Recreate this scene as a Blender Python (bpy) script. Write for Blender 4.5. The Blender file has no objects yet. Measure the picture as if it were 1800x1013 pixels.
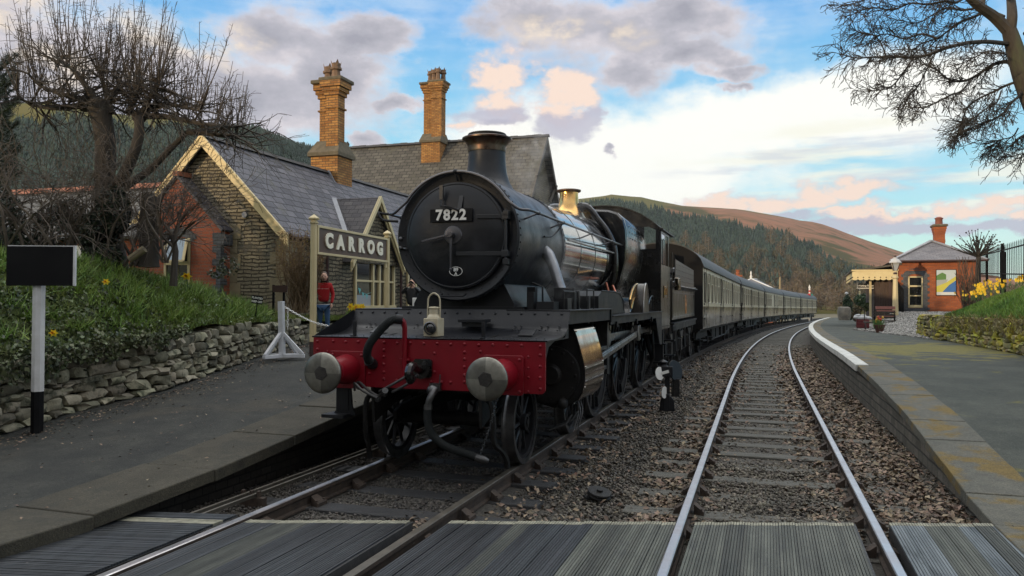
import bpy, bmesh, math, random
import numpy as np
from mathutils import Vector, Matrix
from math import sin, cos, pi, radians, atan2, sqrt
SC = bpy.context.scene
COL = SC.collection
random.seed(7)
RNG = np.random.default_rng(11)

# ---------------------------------------------------------------- camera
CAM_F, CAM_AL, CAM_RO, CAM_H = 1388.0, 0.016, 0.005, 1.79
cam_d = bpy.data.cameras.new('camera')
cam = bpy.data.objects.new('camera', cam_d); COL.objects.link(cam)
cam_d.sensor_width = 36.0; cam_d.lens = CAM_F / 1800 * 36
cam_d.clip_start = 0.1; cam_d.clip_end = 12000
_r = Vector((1, 0, 0)); _u = Vector((0, -sin(CAM_AL), cos(CAM_AL)))
_r2 = _r * cos(CAM_RO) + _u * sin(CAM_RO); _u2 = _u * cos(CAM_RO) - _r * sin(CAM_RO)
_b = _r2.cross(_u2)
cam.matrix_world = Matrix(((_r2.x, _u2.x, _b.x, 0), (_r2.y, _u2.y, _b.y, 0), (_r2.z, _u2.z, _b.z, CAM_H), (0, 0, 0, 1)))
SC.camera = cam
def ray(px, py):
    dx, dy = px - 900, py - 506.5
    x = dx * cos(CAM_RO) + dy * sin(CAM_RO); y = -dx * sin(CAM_RO) + dy * cos(CAM_RO)
    a = x / CAM_F; u = -y / CAM_F
    Y = cos(CAM_AL) - u * sin(CAM_AL); Z = sin(CAM_AL) + u * cos(CAM_AL)
    return a / Y, Z / Y
def at(px, py, Y):
    a, b = ray(px, py); return Vector((a * Y, Y, CAM_H + b * Y))
def gz(px, py, z=0):
    a, b = ray(px, py); Y = (z - CAM_H) / b; return Vector((a * Y, Y, z))
TH, X0, Y0 = 0.313, -1.064, 7.585
S_, C_ = sin(TH), cos(TH)
def W(l, s, z=0): return Vector((X0 + s * S_ + l * C_, Y0 + s * C_ - l * S_, z))
def LS(x, y): return ((x - X0) * C_ - (y - Y0) * S_, (x - X0) * S_ + (y - Y0) * C_)
def inv_s(px, py, s):
    a, b = ray(px, py); Y = (s + X0 * S_ + Y0 * C_) / (a * S_ + C_)
    l, s2 = LS(a * Y, Y); return l, CAM_H + b * Y
def inv_l(px, py, l):
    a, b = ray(px, py); Y = (l + X0 * C_ - Y0 * S_) / (a * C_ - S_)
    l2, s = LS(a * Y, Y); return s, CAM_H + b * Y

# ---------------------------------------------------------------- render look
SC.view_settings.view_transform = 'Standard'; SC.view_settings.look = 'None'
SC.view_settings.gamma = 1.0; SC.view_settings.exposure = EXPOSURE = 0.34
SC.cycles.use_denoising = True
SC.cycles.max_bounces = 6; SC.cycles.diffuse_bounces = 3; SC.cycles.glossy_bounces = 3
SC.cycles.transparent_max_bounces = 6
SC.cycles.sample_clamp_indirect = 4.0

# ---------------------------------------------------------------- sun
SUN_EL = radians(5.5); SUN_AZ = radians(229)      # azimuth clockwise from +Y: behind the camera, on its left
sun_d = bpy.data.lights.new('sun', 'SUN'); sun_d.energy = 2.6; sun_d.angle = radians(0.6)
sun_d.color = (1.0, 0.76, 0.48)
sun = bpy.data.objects.new('sun', sun_d); COL.objects.link(sun)
sdir = Vector((sin(SUN_AZ) * cos(SUN_EL), cos(SUN_AZ) * cos(SUN_EL), sin(SUN_EL)))
sun.rotation_euler = sdir.to_track_quat('Z', 'Y').to_euler()
sun.location = sdir * 60

# ---------------------------------------------------------------- node helpers
class NT:
    def __init__(s, nt): s.nt = nt; s.n = nt.nodes; s.l = nt.links
    def new(s, t, **k):
        n = s.n.new(t)
        for a, b in k.items(): setattr(n, a, b)
        return n
    def put(s, sock, v):
        if isinstance(v, bpy.types.NodeSocket): s.l.new(v, sock)
        elif v is not None:
            if sock.type == 'RGBA' and len(v) == 3: v = (*v, 1)
            sock.default_value = v
    def math(s, op, a, b=None, c=None, clamp=False):
        n = s.new('ShaderNodeMath', operation=op); n.use_clamp = clamp
        s.put(n.inputs[0], a)
        if b is not None: s.put(n.inputs[1], b)
        if c is not None: s.put(n.inputs[2], c)
        return n.outputs[0]
    def vmath(s, op, a, b=None, c=None):
        n = s.new('ShaderNodeVectorMath', operation=op); s.put(n.inputs[0], a)
        if b is not None: s.put(n.inputs[1], b)
        if c is not None: s.put(n.inputs[2], c)
        return n.outputs['Value'] if op in ('LENGTH', 'DOT_PRODUCT') else n.outputs[0]
    def noise(s, vec, scale, detail=4, rough=0.55, out=0, lac=2.0, dist=0.0):
        n = s.new('ShaderNodeTexNoise'); s.put(n.inputs['Vector'], vec); s.put(n.inputs['Scale'], scale)
        n.inputs['Detail'].default_value = detail; n.inputs['Roughness'].default_value = rough
        n.inputs['Lacunarity'].default_value = lac; n.inputs['Distortion'].default_value = dist
        return n.outputs[out]
    def ramp(s, fac, stops, interp='LINEAR'):
        n = s.new('ShaderNodeValToRGB'); s.put(n.inputs[0], fac); cr = n.color_ramp; cr.interpolation = interp
        while len(cr.elements) < len(stops): cr.elements.new(0.5)
        for e, (p, c) in zip(cr.elements, stops):
            e.position = p; e.color = (*c, 1) if len(c) == 3 else c
        return n.outputs[0]
    def mix(s, fac, a, b, blend='MIX'):
        n = s.new('ShaderNodeMix', data_type='RGBA', blend_type=blend)
        s.put(n.inputs[0], fac); s.put(n.inputs[6], a); s.put(n.inputs[7], b); return n.outputs[2]
    def smooth(s, v, a, b, lo=0, hi=1):
        n = s.new('ShaderNodeMapRange', interpolation_type='SMOOTHSTEP')
        s.put(n.inputs[0], v); n.inputs[1].default_value = a; n.inputs[2].default_value = b
        n.inputs[3].default_value = lo; n.inputs[4].default_value = hi; return n.outputs[0]
    def comb(s, x, y, z):
        n = s.new('ShaderNodeCombineXYZ'); s.put(n.inputs[0], x); s.put(n.inputs[1], y); s.put(n.inputs[2], z); return n.outputs[0]
    def sep(s, v):
        n = s.new('ShaderNodeSeparateXYZ'); s.put(n.inputs[0], v); return n.outputs

# ---------------------------------------------------------------- world: sky with clouds
def build_world():
    w = bpy.data.worlds.new("World"); SC.world = w; w.use_nodes = True
    t = NT(w.node_tree); t.n.clear()
    tc = t.new('ShaderNodeTexCoord').outputs['Generated']
    x, y, z = t.sep(tc)
    u = t.math('ARCTAN2', x, y)
    hyp = t.math('SQRT', t.math('ADD', t.math('MULTIPLY', x, x), t.math('MULTIPLY', y, y)))
    v = t.math('DIVIDE', z, t.math('MAXIMUM', hyp, 0.001))
    uv = t.comb(u, v, 0)
    sky = t.new('ShaderNodeTexSky', sky_type='NISHITA'); sky.sun_disc = False
    sky.sun_elevation = SUN_EL; sky.sun_rotation = SUN_AZ; sky.air_density = 1.0; sky.dust_density = 1.0; sky.ozone_density = 2.0
    K = 10.0
    base = t.ramp(v, [(0.0, (.70, .82, .66)), (.07, (.52, .80, .74)), (.13, (.33, .70, .82)), (.24, (.22, .56, .80)), (.36, (.13, .40, .76)), (.75, (.30, .45, .70)), (1, (.35, .45, .62))])
    skyc = t.mix(1.0, sky.outputs[0], (.55, .55, .55), 'MULTIPLY')
    base10 = t.mix(1.0, base, (K, K, K), 'MULTIPLY')
    col = t.mix(0.9, skyc, base10)
    # cloud plane coordinates
    zz = t.math('ADD', t.math('MAXIMUM', z, 0.0), 0.22)
    cp = t.comb(t.math('DIVIDE', x, zz), t.math('DIVIDE', y, zz), t.math('MULTIPLY', z, 1.5))
    uvs = t.comb(t.math('MULTIPLY', u, 1.0), t.math('MULTIPLY', v, 1.5), 0)
    n1 = t.noise(uvs, 5.0, 7, 0.62)
    n2 = t.noise(uvs, 13.0, 6, 0.6)
    n3 = t.noise(t.comb(t.math('MULTIPLY', u, 1.5), t.math('MULTIPLY', v, 10), 3.0), 3.0, 5, 0.55)
    n4 = t.noise(uvs, 42.0, 4, 0.6)
    wob = t.noise(uvs, 8.0, 7, 0.62, out=1)
    uvd = t.vmath('ADD', uv, t.vmath('MULTIPLY', t.vmath('SUBTRACT', wob, (.5, .5, .5)), (.15, .09, 0)))
    def blobs(lst):
        tot = None
        for (px, py, rx, ry) in lst:
            a, b = ray(px, py); uu = math.atan(a); vv = b / sqrt(1 + a * a)
            d = t.vmath('LENGTH', t.vmath('MULTIPLY', t.vmath('SUBTRACT', uvd, (uu, vv, 0)), (CAM_F / rx, CAM_F / ry, 0)))
            m = t.math('SUBTRACT', 1.0, d)
            tot = m if tot is None else t.math('MAXIMUM', tot, m)
        return t.math('MAXIMUM', tot, -1.0)
    def over(col, mask, c): return t.mix(mask, col, c)
    def k(c): return (c[0] * K, c[1] * K, c[2] * K)
    # thin high veil
    veil = t.smooth(t.math('ADD', n1, t.math('MULTIPLY', n3, .6)), .66, 1.08, 0, .55)
    col = over(col, veil, k((.70, .74, .78)))
    # white glow in the middle of the sky
    g = blobs([(1080, 300, 330, 130), (1330, 220, 380, 75), (950, 260, 220, 110), (1540, 160, 260, 60)])
    gm = t.smooth(t.math('ADD', g, t.math('MULTIPLY', t.math('SUBTRACT', n1, .5), .9)), -.15, .45, 0, 1)
    col = over(col, gm, k((.85, .85, .80)))
    # cirrus streaks on the right
    st = blobs([(1560, 290, 420, 75), (1500, 270, 300, 60), (1700, 350, 300, 30)])
    sm = t.math('MULTIPLY', t.smooth(st, -.1, .5), t.smooth(n3, .46, .62, 0, .8))
    col = over(col, sm, k((.80, .79, .68)))
    sm2 = t.math('MULTIPLY', t.smooth(st, -.1, .6), t.smooth(t.noise(t.comb(u, t.math('MULTIPLY', v, 7), 9), 5.0, 5), .52, .66, 0, .6))
    col = over(col, sm2, k((.47, .52, .60)))
    # big lilac grey clouds
    gb = blobs([(40, 130, 300, 150), (430, 165, 300, 95), (590, 125, 120, 95), (650, 60, 90, 45), (470, 70, 110, 60),
                (1070, 55, 220, 80), (930, 40, 120, 60), (1200, 30, 120, 45), (1110, 115, 90, 50), (1215, 95, 70, 34), (1262, 124, 46, 20),
                (650, 245, 55, 22), (875, 212, 40, 14), (1078, 258, 17, 11), (-200, 50, 300, 260),
                (1275, 150, 30, 12), (700, 180, 60, 22)])
    gd = t.math('ADD', gb, t.math('ADD', t.math('MULTIPLY', t.math('SUBTRACT', n1, .5), 1.0), t.math('MULTIPLY', t.math('SUBTRACT', n2, .5), .9)))
    gmask = t.smooth(gd, -.18, .42)
    shade = t.math('ADD', t.math('MULTIPLY', gd, .55), t.math('MULTIPLY', n2, .75))
    gcol = t.ramp(shade, [(.25, (.82, .77, .76)), (.44, (.60, .56, .59)), (.68, (.42, .41, .46)), (1.0, (.30, .30, .35))])
    # warmer creamy light in the grey on far left and top
    wl = t.smooth(blobs([(60, 40, 260, 110), (380, 80, 90, 50), (1010, 60, 160, 40)]), -.1, .5, 0, .7)
    gcol = t.mix(t.math('MULTIPLY', wl, t.smooth(n2, .42, .6)), gcol, (.86, .72, .56))
    col = over(col, gmask, t.mix(1.0, gcol, (K, K, K), 'MULTIPLY'))
    # peach cumulus puffs
    pb = blobs([(885, 135, 75, 40), (870, 165, 55, 38), (1000, 160, 70, 36), (990, 190, 40, 35), (900, 200, 30, 15), (820, 220, 30, 18),
                (1500, 340, 75, 22), (1420, 352, 60, 34), (1385, 365, 75, 26), (1260, 352, 60, 16), (1250, 362, 95, 18), (1330, 366, 80, 20),
                (1480, 378, 80, 14), (1560, 390, 100, 12), (1640, 378, 30, 17), (1700, 375, 60, 18), (1790, 385, 60, 16), (1760, 350, 40, 14), (1900, 380, 90, 20),
                (1990, 350, 90, 60), (2200, 330, 150, 80)])
    pd = t.math('ADD', pb, t.math('ADD', t.math('MULTIPLY', t.math('SUBTRACT', n2, .5), 1.3), t.math('MULTIPLY', t.math('SUBTRACT', n4, .5), .9)))
    pm = t.smooth(pd, -.10, .62)
    # lit from the upper left: compare noise a little below
    lowv = t.smooth(t.math('ADD', pd, t.math('MULTIPLY', n2, .4)), .2, .8)
    pcol = t.mix(lowv, (.56, .49, .54), (.80, .63, .53))
    # underside of each puff turns lilac grey
    und = blobs([(870, 195, 80, 26), (990, 218, 60, 30), (1030, 200, 30, 30), (1500, 402, 110, 13), (1620, 410, 120, 12), (1760, 410, 120, 14), (1340, 392, 110, 10)])
    um = t.smooth(t.math('ADD', und, t.math('MULTIPLY', t.math('SUBTRACT', n2, .5), .8)), -.15, .45, 0, .85)
    col = over(col, pm, t.mix(1.0, pcol, (K, K, K), 'MULTIPLY'))
    col = over(col, um, k((.42, .41, .50)))
    # contrail
    a, b = ray(1500, 290)
    # sky seen by everything behind the camera is the same cloud noise
    rear = t.smooth(y, .1, -.4)
    col = over(col, t.smooth(v, .55, .95), t.mix(1.0, t.ramp(n1, [(.3, (1.35, 1.42, 1.5)), (.6, (1.95, 1.92, 1.84))]), (K, K, K), 'MULTIPLY'))  # unseen overhead sky, made brighter than the visible sky to light the ground
    rc = t.ramp(n1, [(.35, (.42, .52, .68)), (.5, (.66, .67, .68)), (.7, (.74, .66, .56))])
    col = over(col, rear, t.mix(1.0, rc, (K, K, K), 'MULTIPLY'))
    # below the horizon
    col = over(col, t.smooth(v, 0.0, -.03), k((.10, .10, .09)))
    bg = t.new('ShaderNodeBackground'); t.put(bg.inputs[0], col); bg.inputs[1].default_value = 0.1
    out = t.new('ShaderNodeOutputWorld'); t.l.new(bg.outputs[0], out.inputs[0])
    w.cycles.sampling_method = 'MANUAL'; w.cycles.sample_map_resolution = 1024
build_world()

# ---------------------------------------------------------------- materials
MATS = {}
def mat(name, col, col2=None, rough=.6, metal=0., scale=4., bump=0., bscale=40., coat=0., spec=.5, col3=None, patch=.6, pscale=1.5,
        isl=0., vec=None, attr=None, grit=0., stretch=(1, 1, 1), rough2=None, trans=0., sub=None, emit=None):
    if name in MATS: return MATS[name]
    m = bpy.data.materials.new(name); MATS[name] = m; m.use_nodes = True
    t = NT(m.node_tree); bs = t.n['Principled BSDF']
    tc = t.new('ShaderNodeTexCoord').outputs['Object']
    if stretch != (1, 1, 1): tc = t.vmath('MULTIPLY', tc, stretch)
    c = col
    n = None
    if col2 is not None or rough2 is not None:
        n = t.noise(tc, scale, 6, .6)
        nf = t.smooth(n, .3, .7)
    if col2 is not None: c = t.mix(nf, col, col2)
    if col3 is not None:
        p = t.noise(tc, pscale, 7, .65, dist=.3)
        if attr: p = t.math('ADD', p, t.new('ShaderNodeAttribute', attribute_name=attr).outputs['Fac'])
        c = t.mix(t.smooth(p, patch, patch + .12), c if isinstance(c, bpy.types.NodeSocket) else (*c, 1), col3)
    if grit:
        g1 = t.noise(tc, 55, 3, .7); g2 = t.noise(tc, 9, 5, .7)
        c = t.mix(grit, c if isinstance(c, bpy.types.NodeSocket) else (*c, 1), t.mix(1.0, c, t.mix(1.0, t.ramp(g1, [(.30, (.45, .45, .45)), (.5, (1, 1, 1)), (.68, (1.9, 1.9, 1.85))]), t.ramp(g2, [(.3, (.7, .7, .7)), (.7, (1.35, 1.35, 1.3))]), 'MULTIPLY'), 'MULTIPLY'))
    if isl:
        g = t.new('ShaderNodeNewGeometry').outputs['Random Per Island']
        hs = t.new('ShaderNodeHueSaturation'); t.put(hs.inputs['Color'], c)
        t.put(hs.inputs['Value'], t.math('ADD', t.math('MULTIPLY', g, 2 * isl), 1 - isl))
        g2 = t.math('FRACT', t.math('MULTIPLY', g, 37.7))
        t.put(hs.inputs['Hue'], t.math('ADD', t.math('MULTIPLY', g2, .05 * min(1, isl * 2)), .5 - .025 * min(1, isl * 2)))
        c = hs.outputs[0]
    t.put(bs.inputs['Base Color'], c)
    if rough2 is not None: t.put(bs.inputs['Roughness'], t.math('ADD', t.math('MULTIPLY', nf, rough2 - rough), rough))
    else: bs.inputs['Roughness'].default_value = rough
    bs.inputs['Metallic'].default_value = metal
    bs.inputs['Coat Weight'].default_value = coat; bs.inputs['Coat Roughness'].default_value = .08
    bs.inputs['Specular IOR Level'].default_value = spec
    if trans: bs.inputs['Transmission Weight'].default_value = trans
    if bump:
        b = t.new('ShaderNodeBump'); b.inputs['Strength'].default_value = bump; b.inputs['Distance'].default_value = .02
        t.put(b.inputs['Height'], t.noise(tc, bscale, 5, .65)); t.put(bs.inputs['Normal'], b.outputs[0])
    return m
def brick(name, c1, c2, mortar, bw=.225, bh=.075, ms=.010, mode='xz', bump=.5, dist=0., rough=.85, off=.5, col3=None, bias=0., dark=None, spec=.3, pitch=1., ns=3., bumpd=.01):
    """mode: which object axes run along / up the courses"""
    if name in MATS: return MATS[name]
    m = bpy.data.materials.new(name); MATS[name] = m; m.use_nodes = True
    t = NT(m.node_tree); bs = t.n['Principled BSDF']
    tc = t.new('ShaderNodeTexCoord').outputs['Object']
    x, y, z = t.sep(tc)
    if mode == 'wall': v = t.comb(t.math('ADD', x, y), z, 0)
    elif mode == 'roof_y': v = t.comb(y, t.math('MULTIPLY', z, pitch), 0)
    elif mode == 'roof_x': v = t.comb(x, t.math('MULTIPLY', z, pitch), 0)
    elif mode == 'flat': v = t.comb(x, y, 0)
    if dist:
        wob = t.noise(tc, ns, 4, .6, out=1)
        v = t.vmath('ADD', v, t.vmath('MULTIPLY', t.vmath('SUBTRACT', wob, (.5, .5, .5)), (dist, dist, 0)))
    b = t.new('ShaderNodeTexBrick'); b.offset = off; t.put(b.inputs['Vector'], v)
    b.inputs['Scale'].default_value = 1; b.inputs['Brick Width'].default_value = bw; b.inputs['Row Height'].default_value = bh
    b.inputs['Mortar Size'].default_value = ms; b.inputs['Mortar Smooth'].default_value = .3; b.inputs['Bias'].default_value = bias
    t.put(b.inputs['Color1'], c1); t.put(b.inputs['Color2'], c2); t.put(b.inputs['Mortar'], mortar)
    n = t.noise(tc, 2.2, 6, .6)
    c = t.mix(t.smooth(n, .35, .75, 0, .55), b.outputs[0], dark or tuple(q * .5 for q in c1))
    n6 = t.noise(tc, 38, 4, .6)
    c = t.mix(1.0, c, t.ramp(n6, [(.25, (.72, .72, .72)), (.75, (1.28, 1.28, 1.28))]), 'MULTIPLY')
    if col3 is not None:
        p = t.noise(tc, 1.1, 8, .7); c = t.mix(t.smooth(p, .54, .66, 0, .8), c, col3)
    t.put(bs.inputs['Base Color'], c); bs.inputs['Roughness'].default_value = rough; bs.inputs['Specular IOR Level'].default_value = spec
    hgt = t.math('ADD', t.math('MULTIPLY', b.outputs['Fac'], -1.0), t.math('MULTIPLY', n6, .6))
    bp = t.new('ShaderNodeBump'); bp.inputs['Strength'].default_value = bump; bp.inputs['Distance'].default_value = bumpd
    t.put(bp.inputs['Height'], hgt); t.put(bs.inputs['Normal'], bp.outputs[0])
    return m

# ---------------------------------------------------------------- object helpers
class Fr:
    """a frame: l/s axes of the railway (or any other rotation)"""
    def __init__(s, x, y, rot): s.x, s.y, s.rot = x, y, rot
    def w(s, p):
        c, n = cos(s.rot), sin(s.rot)
        return Vector((s.x + p[0] * c - p[1] * n, s.y + p[0] * n + p[1] * c, p[2]))
TR = Fr(X0, Y0, -TH)
WO = Fr(0, 0, 0)
ORG = {}
def tag(o, label=None, cat=None, group=None, kind=None):
    if label: o['label'] = label
    if cat: o['category'] = cat
    if group: o['group'] = group
    if kind: o['kind'] = kind
    return o
def thing(name, label, cat, fr=WO, org=(0, 0, 0), group=None):
    e = bpy.data.objects.new(name, None); COL.objects.link(e); e.empty_display_size = .3
    e.location = fr.w(org); e.rotation_euler = (0, 0, fr.rot)
    ORG[e.name] = (Vector(org), fr)
    return tag(e, label, cat, group)
class MB:
    def __init__(s): s.v = []; s.f = []; s.m = []; s.cur = 0
    def add(s, vs, fs, m=None):
        k = len(s.v); s.v += [tuple(v) for v in vs]
        mi = s.cur if m is None else m
        for f in fs: s.f.append(tuple(i + k for i in f)); s.m.append(mi)
    def box(s, a, b, m=None):
        x0, y0, z0 = a; x1, y1, z1 = b
        s.add([(x0, y0, z0), (x1, y0, z0), (x1, y1, z0), (x0, y1, z0), (x0, y0, z1), (x1, y0, z1), (x1, y1, z1), (x0, y1, z1)],
              [(0, 3, 2, 1), (4, 5, 6, 7), (0, 1, 5, 4), (1, 2, 6, 5), (2, 3, 7, 6), (3, 0, 4, 7)], m)
    def beam(s, p0, p1, w, h, up=(0, 0, 1), m=None):
        p0, p1 = Vector(p0), Vector(p1); d = (p1 - p0).normalized(); u = Vector(up)
        r = d.cross(u)
        if r.length < 1e-4: r = d.cross(Vector((1, 0, 0)))
        r.normalize(); u = r.cross(d)
        r = r * w / 2; u = u * h / 2
        vs = [p0 - r - u, p0 + r - u, p0 + r + u, p0 - r + u, p1 - r - u, p1 + r - u, p1 + r + u, p1 - r + u]
        s.add(vs, [(0, 1, 2, 3), (7, 6, 5, 4), (0, 4, 5, 1), (1, 5, 6, 2), (2, 6, 7, 3), (3, 7, 4, 0)], m)
    def tube(s, pts, rad, n=8, caps=True, m=None):
        pts = [Vector(p) for p in pts]; K = len(pts)
        if not hasattr(rad, '__len__'): rad = [rad] * K
        t0 = (pts[1] - pts[0]).normalized()
        ref = Vector((0, 0, 1)) if abs(t0.z) < .9 else Vector((1, 0, 0))
        a = t0.cross(ref).normalized(); vs = []
        for i in range(K):
            t = (pts[min(i + 1, K - 1)] - pts[max(i - 1, 0)])
            if t.length < 1e-9: t = t0
            t.normalize(); a = (a - t * a.dot(t))
            if a.length < 1e-6: a = t.orthogonal()
            a.normalize(); b = t.cross(a)
            for j in range(n):
                q = 2 * pi * j / n; vs.append(pts[i] + (a * cos(q) + b * sin(q)) * rad[i])
        fs = [(i * n + j, i * n + (j + 1) % n, (i + 1) * n + (j + 1) % n, (i + 1) * n + j) for i in range(K - 1) for j in range(n)]
        if caps: fs += [tuple(range(n))[::-1], tuple((K - 1) * n + j for j in range(n))]
        s.add(vs, fs, m)
    def cyl(s, p0, p1, r0, r1=None, n=24, m=None): s.tube([p0, p1], [r0, r0 if r1 is None else r1], n, True, m)
    def lathe(s, prof, o, axis=(0, 0, 1), n=32, m=None, caps=True):
        """prof: (radius, height) list"""
        ax = Vector(axis).normalized(); a = ax.orthogonal().normalized(); b = ax.cross(a); o = Vector(o)
        vs = []; K = len(prof)
        for r, h in prof:
            for j in range(n):
                q = 2 * pi * j / n; vs.append(o + ax * h + (a * cos(q) + b * sin(q)) * r)
        fs = [(i * n + j, i * n + (j + 1) % n, (i + 1) * n + (j + 1) % n, (i + 1) * n + j) for i in range(K - 1) for j in range(n)]
        if caps: fs += [tuple(range(n))[::-1], tuple((K - 1) * n + j for j in range(n))]
        s.add(vs, fs, m)
    def prism(s, poly, f, m=None, ends=True):
        """poly: 2D outline; f(p,k) -> 3D point for k=0,1"""
        n = len(poly); vs = [f(p, 0) for p in poly] + [f(p, 1) for p in poly]
        fs = [(i, (i + 1) % n, n + (i + 1) % n, n + i) for i in range(n)]
        if ends: fs += [tuple(range(n))[::-1], tuple(n + i for i in range(n))]
        s.add(vs, fs, m)
    def ext_y(s, poly, y0, y1, m=None): s.prism(poly, lambda p, k: (p[0], y1 if k else y0, p[1]), m)
    def ext_x(s, poly, x0, x1, m=None): s.prism(poly, lambda p, k: (x1 if k else x0, p[0], p[1]), m)
    def ext_z(s, poly, z0, z1, m=None): s.prism(poly, lambda p, k: (p[0], p[1], z1 if k else z0), m)
    def sph(s, c, r, n=8, k=6, sc=(1, 1, 1), m=None):
        c = Vector(c); vs = []; 
        for i in range(1, k):
            for j in range(n):
                a = pi * i / k; b = 2 * pi * j / n
                vs.append(c + Vector((sin(a) * cos(b) * sc[0], sin(a) * sin(b) * sc[1], cos(a) * sc[2])) * r)
        vs += [c + Vector((0, 0, r * sc[2])), c - Vector((0, 0, r * sc[2]))]; T, B = len(vs) - 2, len(vs) - 1
        fs = [(i * n + j, (i + 1) * n + j, (i + 1) * n + (j + 1) % n, i * n + (j + 1) % n) for i in range(k - 2) for j in range(n)]
        fs += [(T, j, (j + 1) % n) for j in range(n)] + [(B, (k - 2) * n + (j + 1) % n, (k - 2) * n + j) for j in range(n)]
        s.add(vs, fs, m)
    def torus(s, c, R, r, axis=(0, 0, 1), n=32, k=8, a0=0, a1=2 * pi, m=None):
        ax = Vector(axis).normalized(); a = ax.orthogonal().normalized(); b = ax.cross(a); c = Vector(c)
        full = abs(a1 - a0 - 2 * pi) < 1e-6
        pts = [c + (a * cos(q) + b * sin(q)) * R for q in [a0 + (a1 - a0) * i / n for i in range(n + 1)]]
        s.tube(pts, r, k, not full, m)
    def rivet(s, p, nrm, r=.012, m=None):
        nrm = Vector(nrm).normalized(); p = Vector(p)
        s.lathe([(r, 0), (r * .85, r * .45), (r * .4, r * .75)], p, nrm, 6, m)
    def build(s, name, mt, parent=None, fr=None, org=None, smooth=True, bevel=0, angle=38, **tg):
        me = bpy.data.meshes.new(name)
        if parent is not None: o0, fr_ = ORG[parent.name]
        else:
            fr_ = fr or WO; o0 = Vector(org or (0, 0, 0))
        me.from_pydata([(v[0] - o0[0], v[1] - o0[1], v[2] - o0[2]) for v in s.v], [], s.f)
        for q in (mt if isinstance(mt, (list, tuple)) else [mt]): me.materials.append(q)
        if any(s.m): me.polygons.foreach_set('material_index', s.m)
        bm = bmesh.new(); bm.from_mesh(me); bmesh.ops.recalc_face_normals(bm, faces=bm.faces); bm.to_mesh(me); bm.free()
        if smooth:
            me.polygons.foreach_set('use_smooth', [True] * len(me.polygons)); me.set_sharp_from_angle(angle=radians(angle))
        me.update()
        o = bpy.data.objects.new(name, me); COL.objects.link(o)
        ORG[o.name] = (o0, fr_)
        if parent is not None: o.parent = parent
        else:
            o.location = fr_.w(o0); o.rotation_euler = (0, 0, fr_.rot)
        if bevel:
            b = o.modifiers.new('bevel', 'BEVEL'); b.width = bevel; b.segments = 2; b.limit_method = 'ANGLE'; b.angle_limit = radians(40)
        tag(o, **tg)
        return o
def copy_tree(o, parent=None, loc=None, rotz=None):
    c = o.copy(); COL.objects.link(c); ORG[c.name] = ORG[o.name]
    if parent is not None: c.parent = parent
    for ch in [q for q in KIDS(o)]: copy_tree(ch, c)
    if loc is not None: c.location = loc
    if rotz is not None: c.rotation_euler = (c.rotation_euler[0], c.rotation_euler[1], rotz)
    return c
def KIDS(o): return [q for q in COL.objects if q.parent == o]
def fast(name, V, F, mt, mi=None, smooth=False, **tg):
    """big numpy mesh, world coordinates"""
    me = bpy.data.meshes.new(name); nv = len(V); F = np.asarray(F); k = F.shape[1]
    me.vertices.add(nv); me.vertices.foreach_set('co', np.asarray(V, dtype=np.float32).ravel())
    me.loops.add(F.size); me.loops.foreach_set('vertex_index', F.ravel().astype(np.int32))
    me.polygons.add(len(F)); me.polygons.foreach_set('loop_start', np.arange(0, F.size, k, dtype=np.int32))
    me.polygons.foreach_set('loop_total', np.full(len(F), k, dtype=np.int32))
    for q in (mt if isinstance(mt, (list, tuple)) else [mt]): me.materials.append(q)
    if mi is not None: me.polygons.foreach_set('material_index', np.asarray(mi, dtype=np.int32))
    if smooth: me.polygons.foreach_set('use_smooth', [True] * len(F))
    me.update(calc_edges=True); me.validate()
    o = bpy.data.objects.new(name, me); COL.objects.link(o); ORG[o.name] = (Vector((0, 0, 0)), WO)
    return tag(o, **tg)
def inst(bv, bf, pos, rot, scl):
    """bv (n,3) base, pos (m,3), rot (m,3,3), scl (m,3) -> V,F"""
    bv = np.asarray(bv, float); bf = np.asarray(bf); m = len(pos)
    V = np.einsum('mij,mnj->mni', rot, bv[None] * scl[:, None, :]) + pos[:, None, :]
    F = (bf[None] + (np.arange(m) * len(bv))[:, None, None]).reshape(-1, bf.shape[1])
    return V.reshape(-1, 3), F
def rrot(m, tilt=1.0):
    a = RNG.uniform(0, 2 * pi, m); b = RNG.uniform(-1, 1, m) * tilt; c = RNG.uniform(-1, 1, m) * tilt
    z = np.zeros(m); o = np.ones(m)
    Rz = np.stack([np.cos(a), -np.sin(a), z, np.sin(a), np.cos(a), z, z, z, o], 1).reshape(-1, 3, 3)
    Rx = np.stack([o, z, z, z, np.cos(b), -np.sin(b), z, np.sin(b), np.cos(b)], 1).reshape(-1, 3, 3)
    Ry = np.stack([np.cos(c), z, np.sin(c), z, o, z, -np.sin(c), z, np.cos(c)], 1).reshape(-1, 3, 3)
    return Rz @ Rx @ Ry
def text_geo(txt, size, ext, bold=0., space=1.0, align='CENTER'):
    cu = bpy.data.curves.new('lettering', 'FONT'); cu.body = txt; cu.size = size; cu.extrude = ext; cu.offset = bold
    cu.space_character = space; cu.align_x = align; cu.align_y = 'CENTER'; cu.resolution_u = 4
    o = bpy.data.objects.new('lettering', cu); COL.objects.link(o)
    bpy.context.view_layer.update()
    me = bpy.data.meshes.new_from_object(o.evaluated_get(bpy.context.evaluated_depsgraph_get()))
    vs = [tuple(v.co) for v in me.vertices]; fs = [tuple(p.vertices) for p in me.polygons]
    bpy.data.objects.remove(o); bpy.data.curves.remove(cu); bpy.data.meshes.remove(me)
    return vs, fs
def add_text(mb, txt, size, ext, f, bold=0., space=1.0, m=None, align='CENTER'):
    vs, fs = text_geo(txt, size, ext, bold, space, align); mb.add([f(*v) for v in vs], fs, m)
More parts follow.
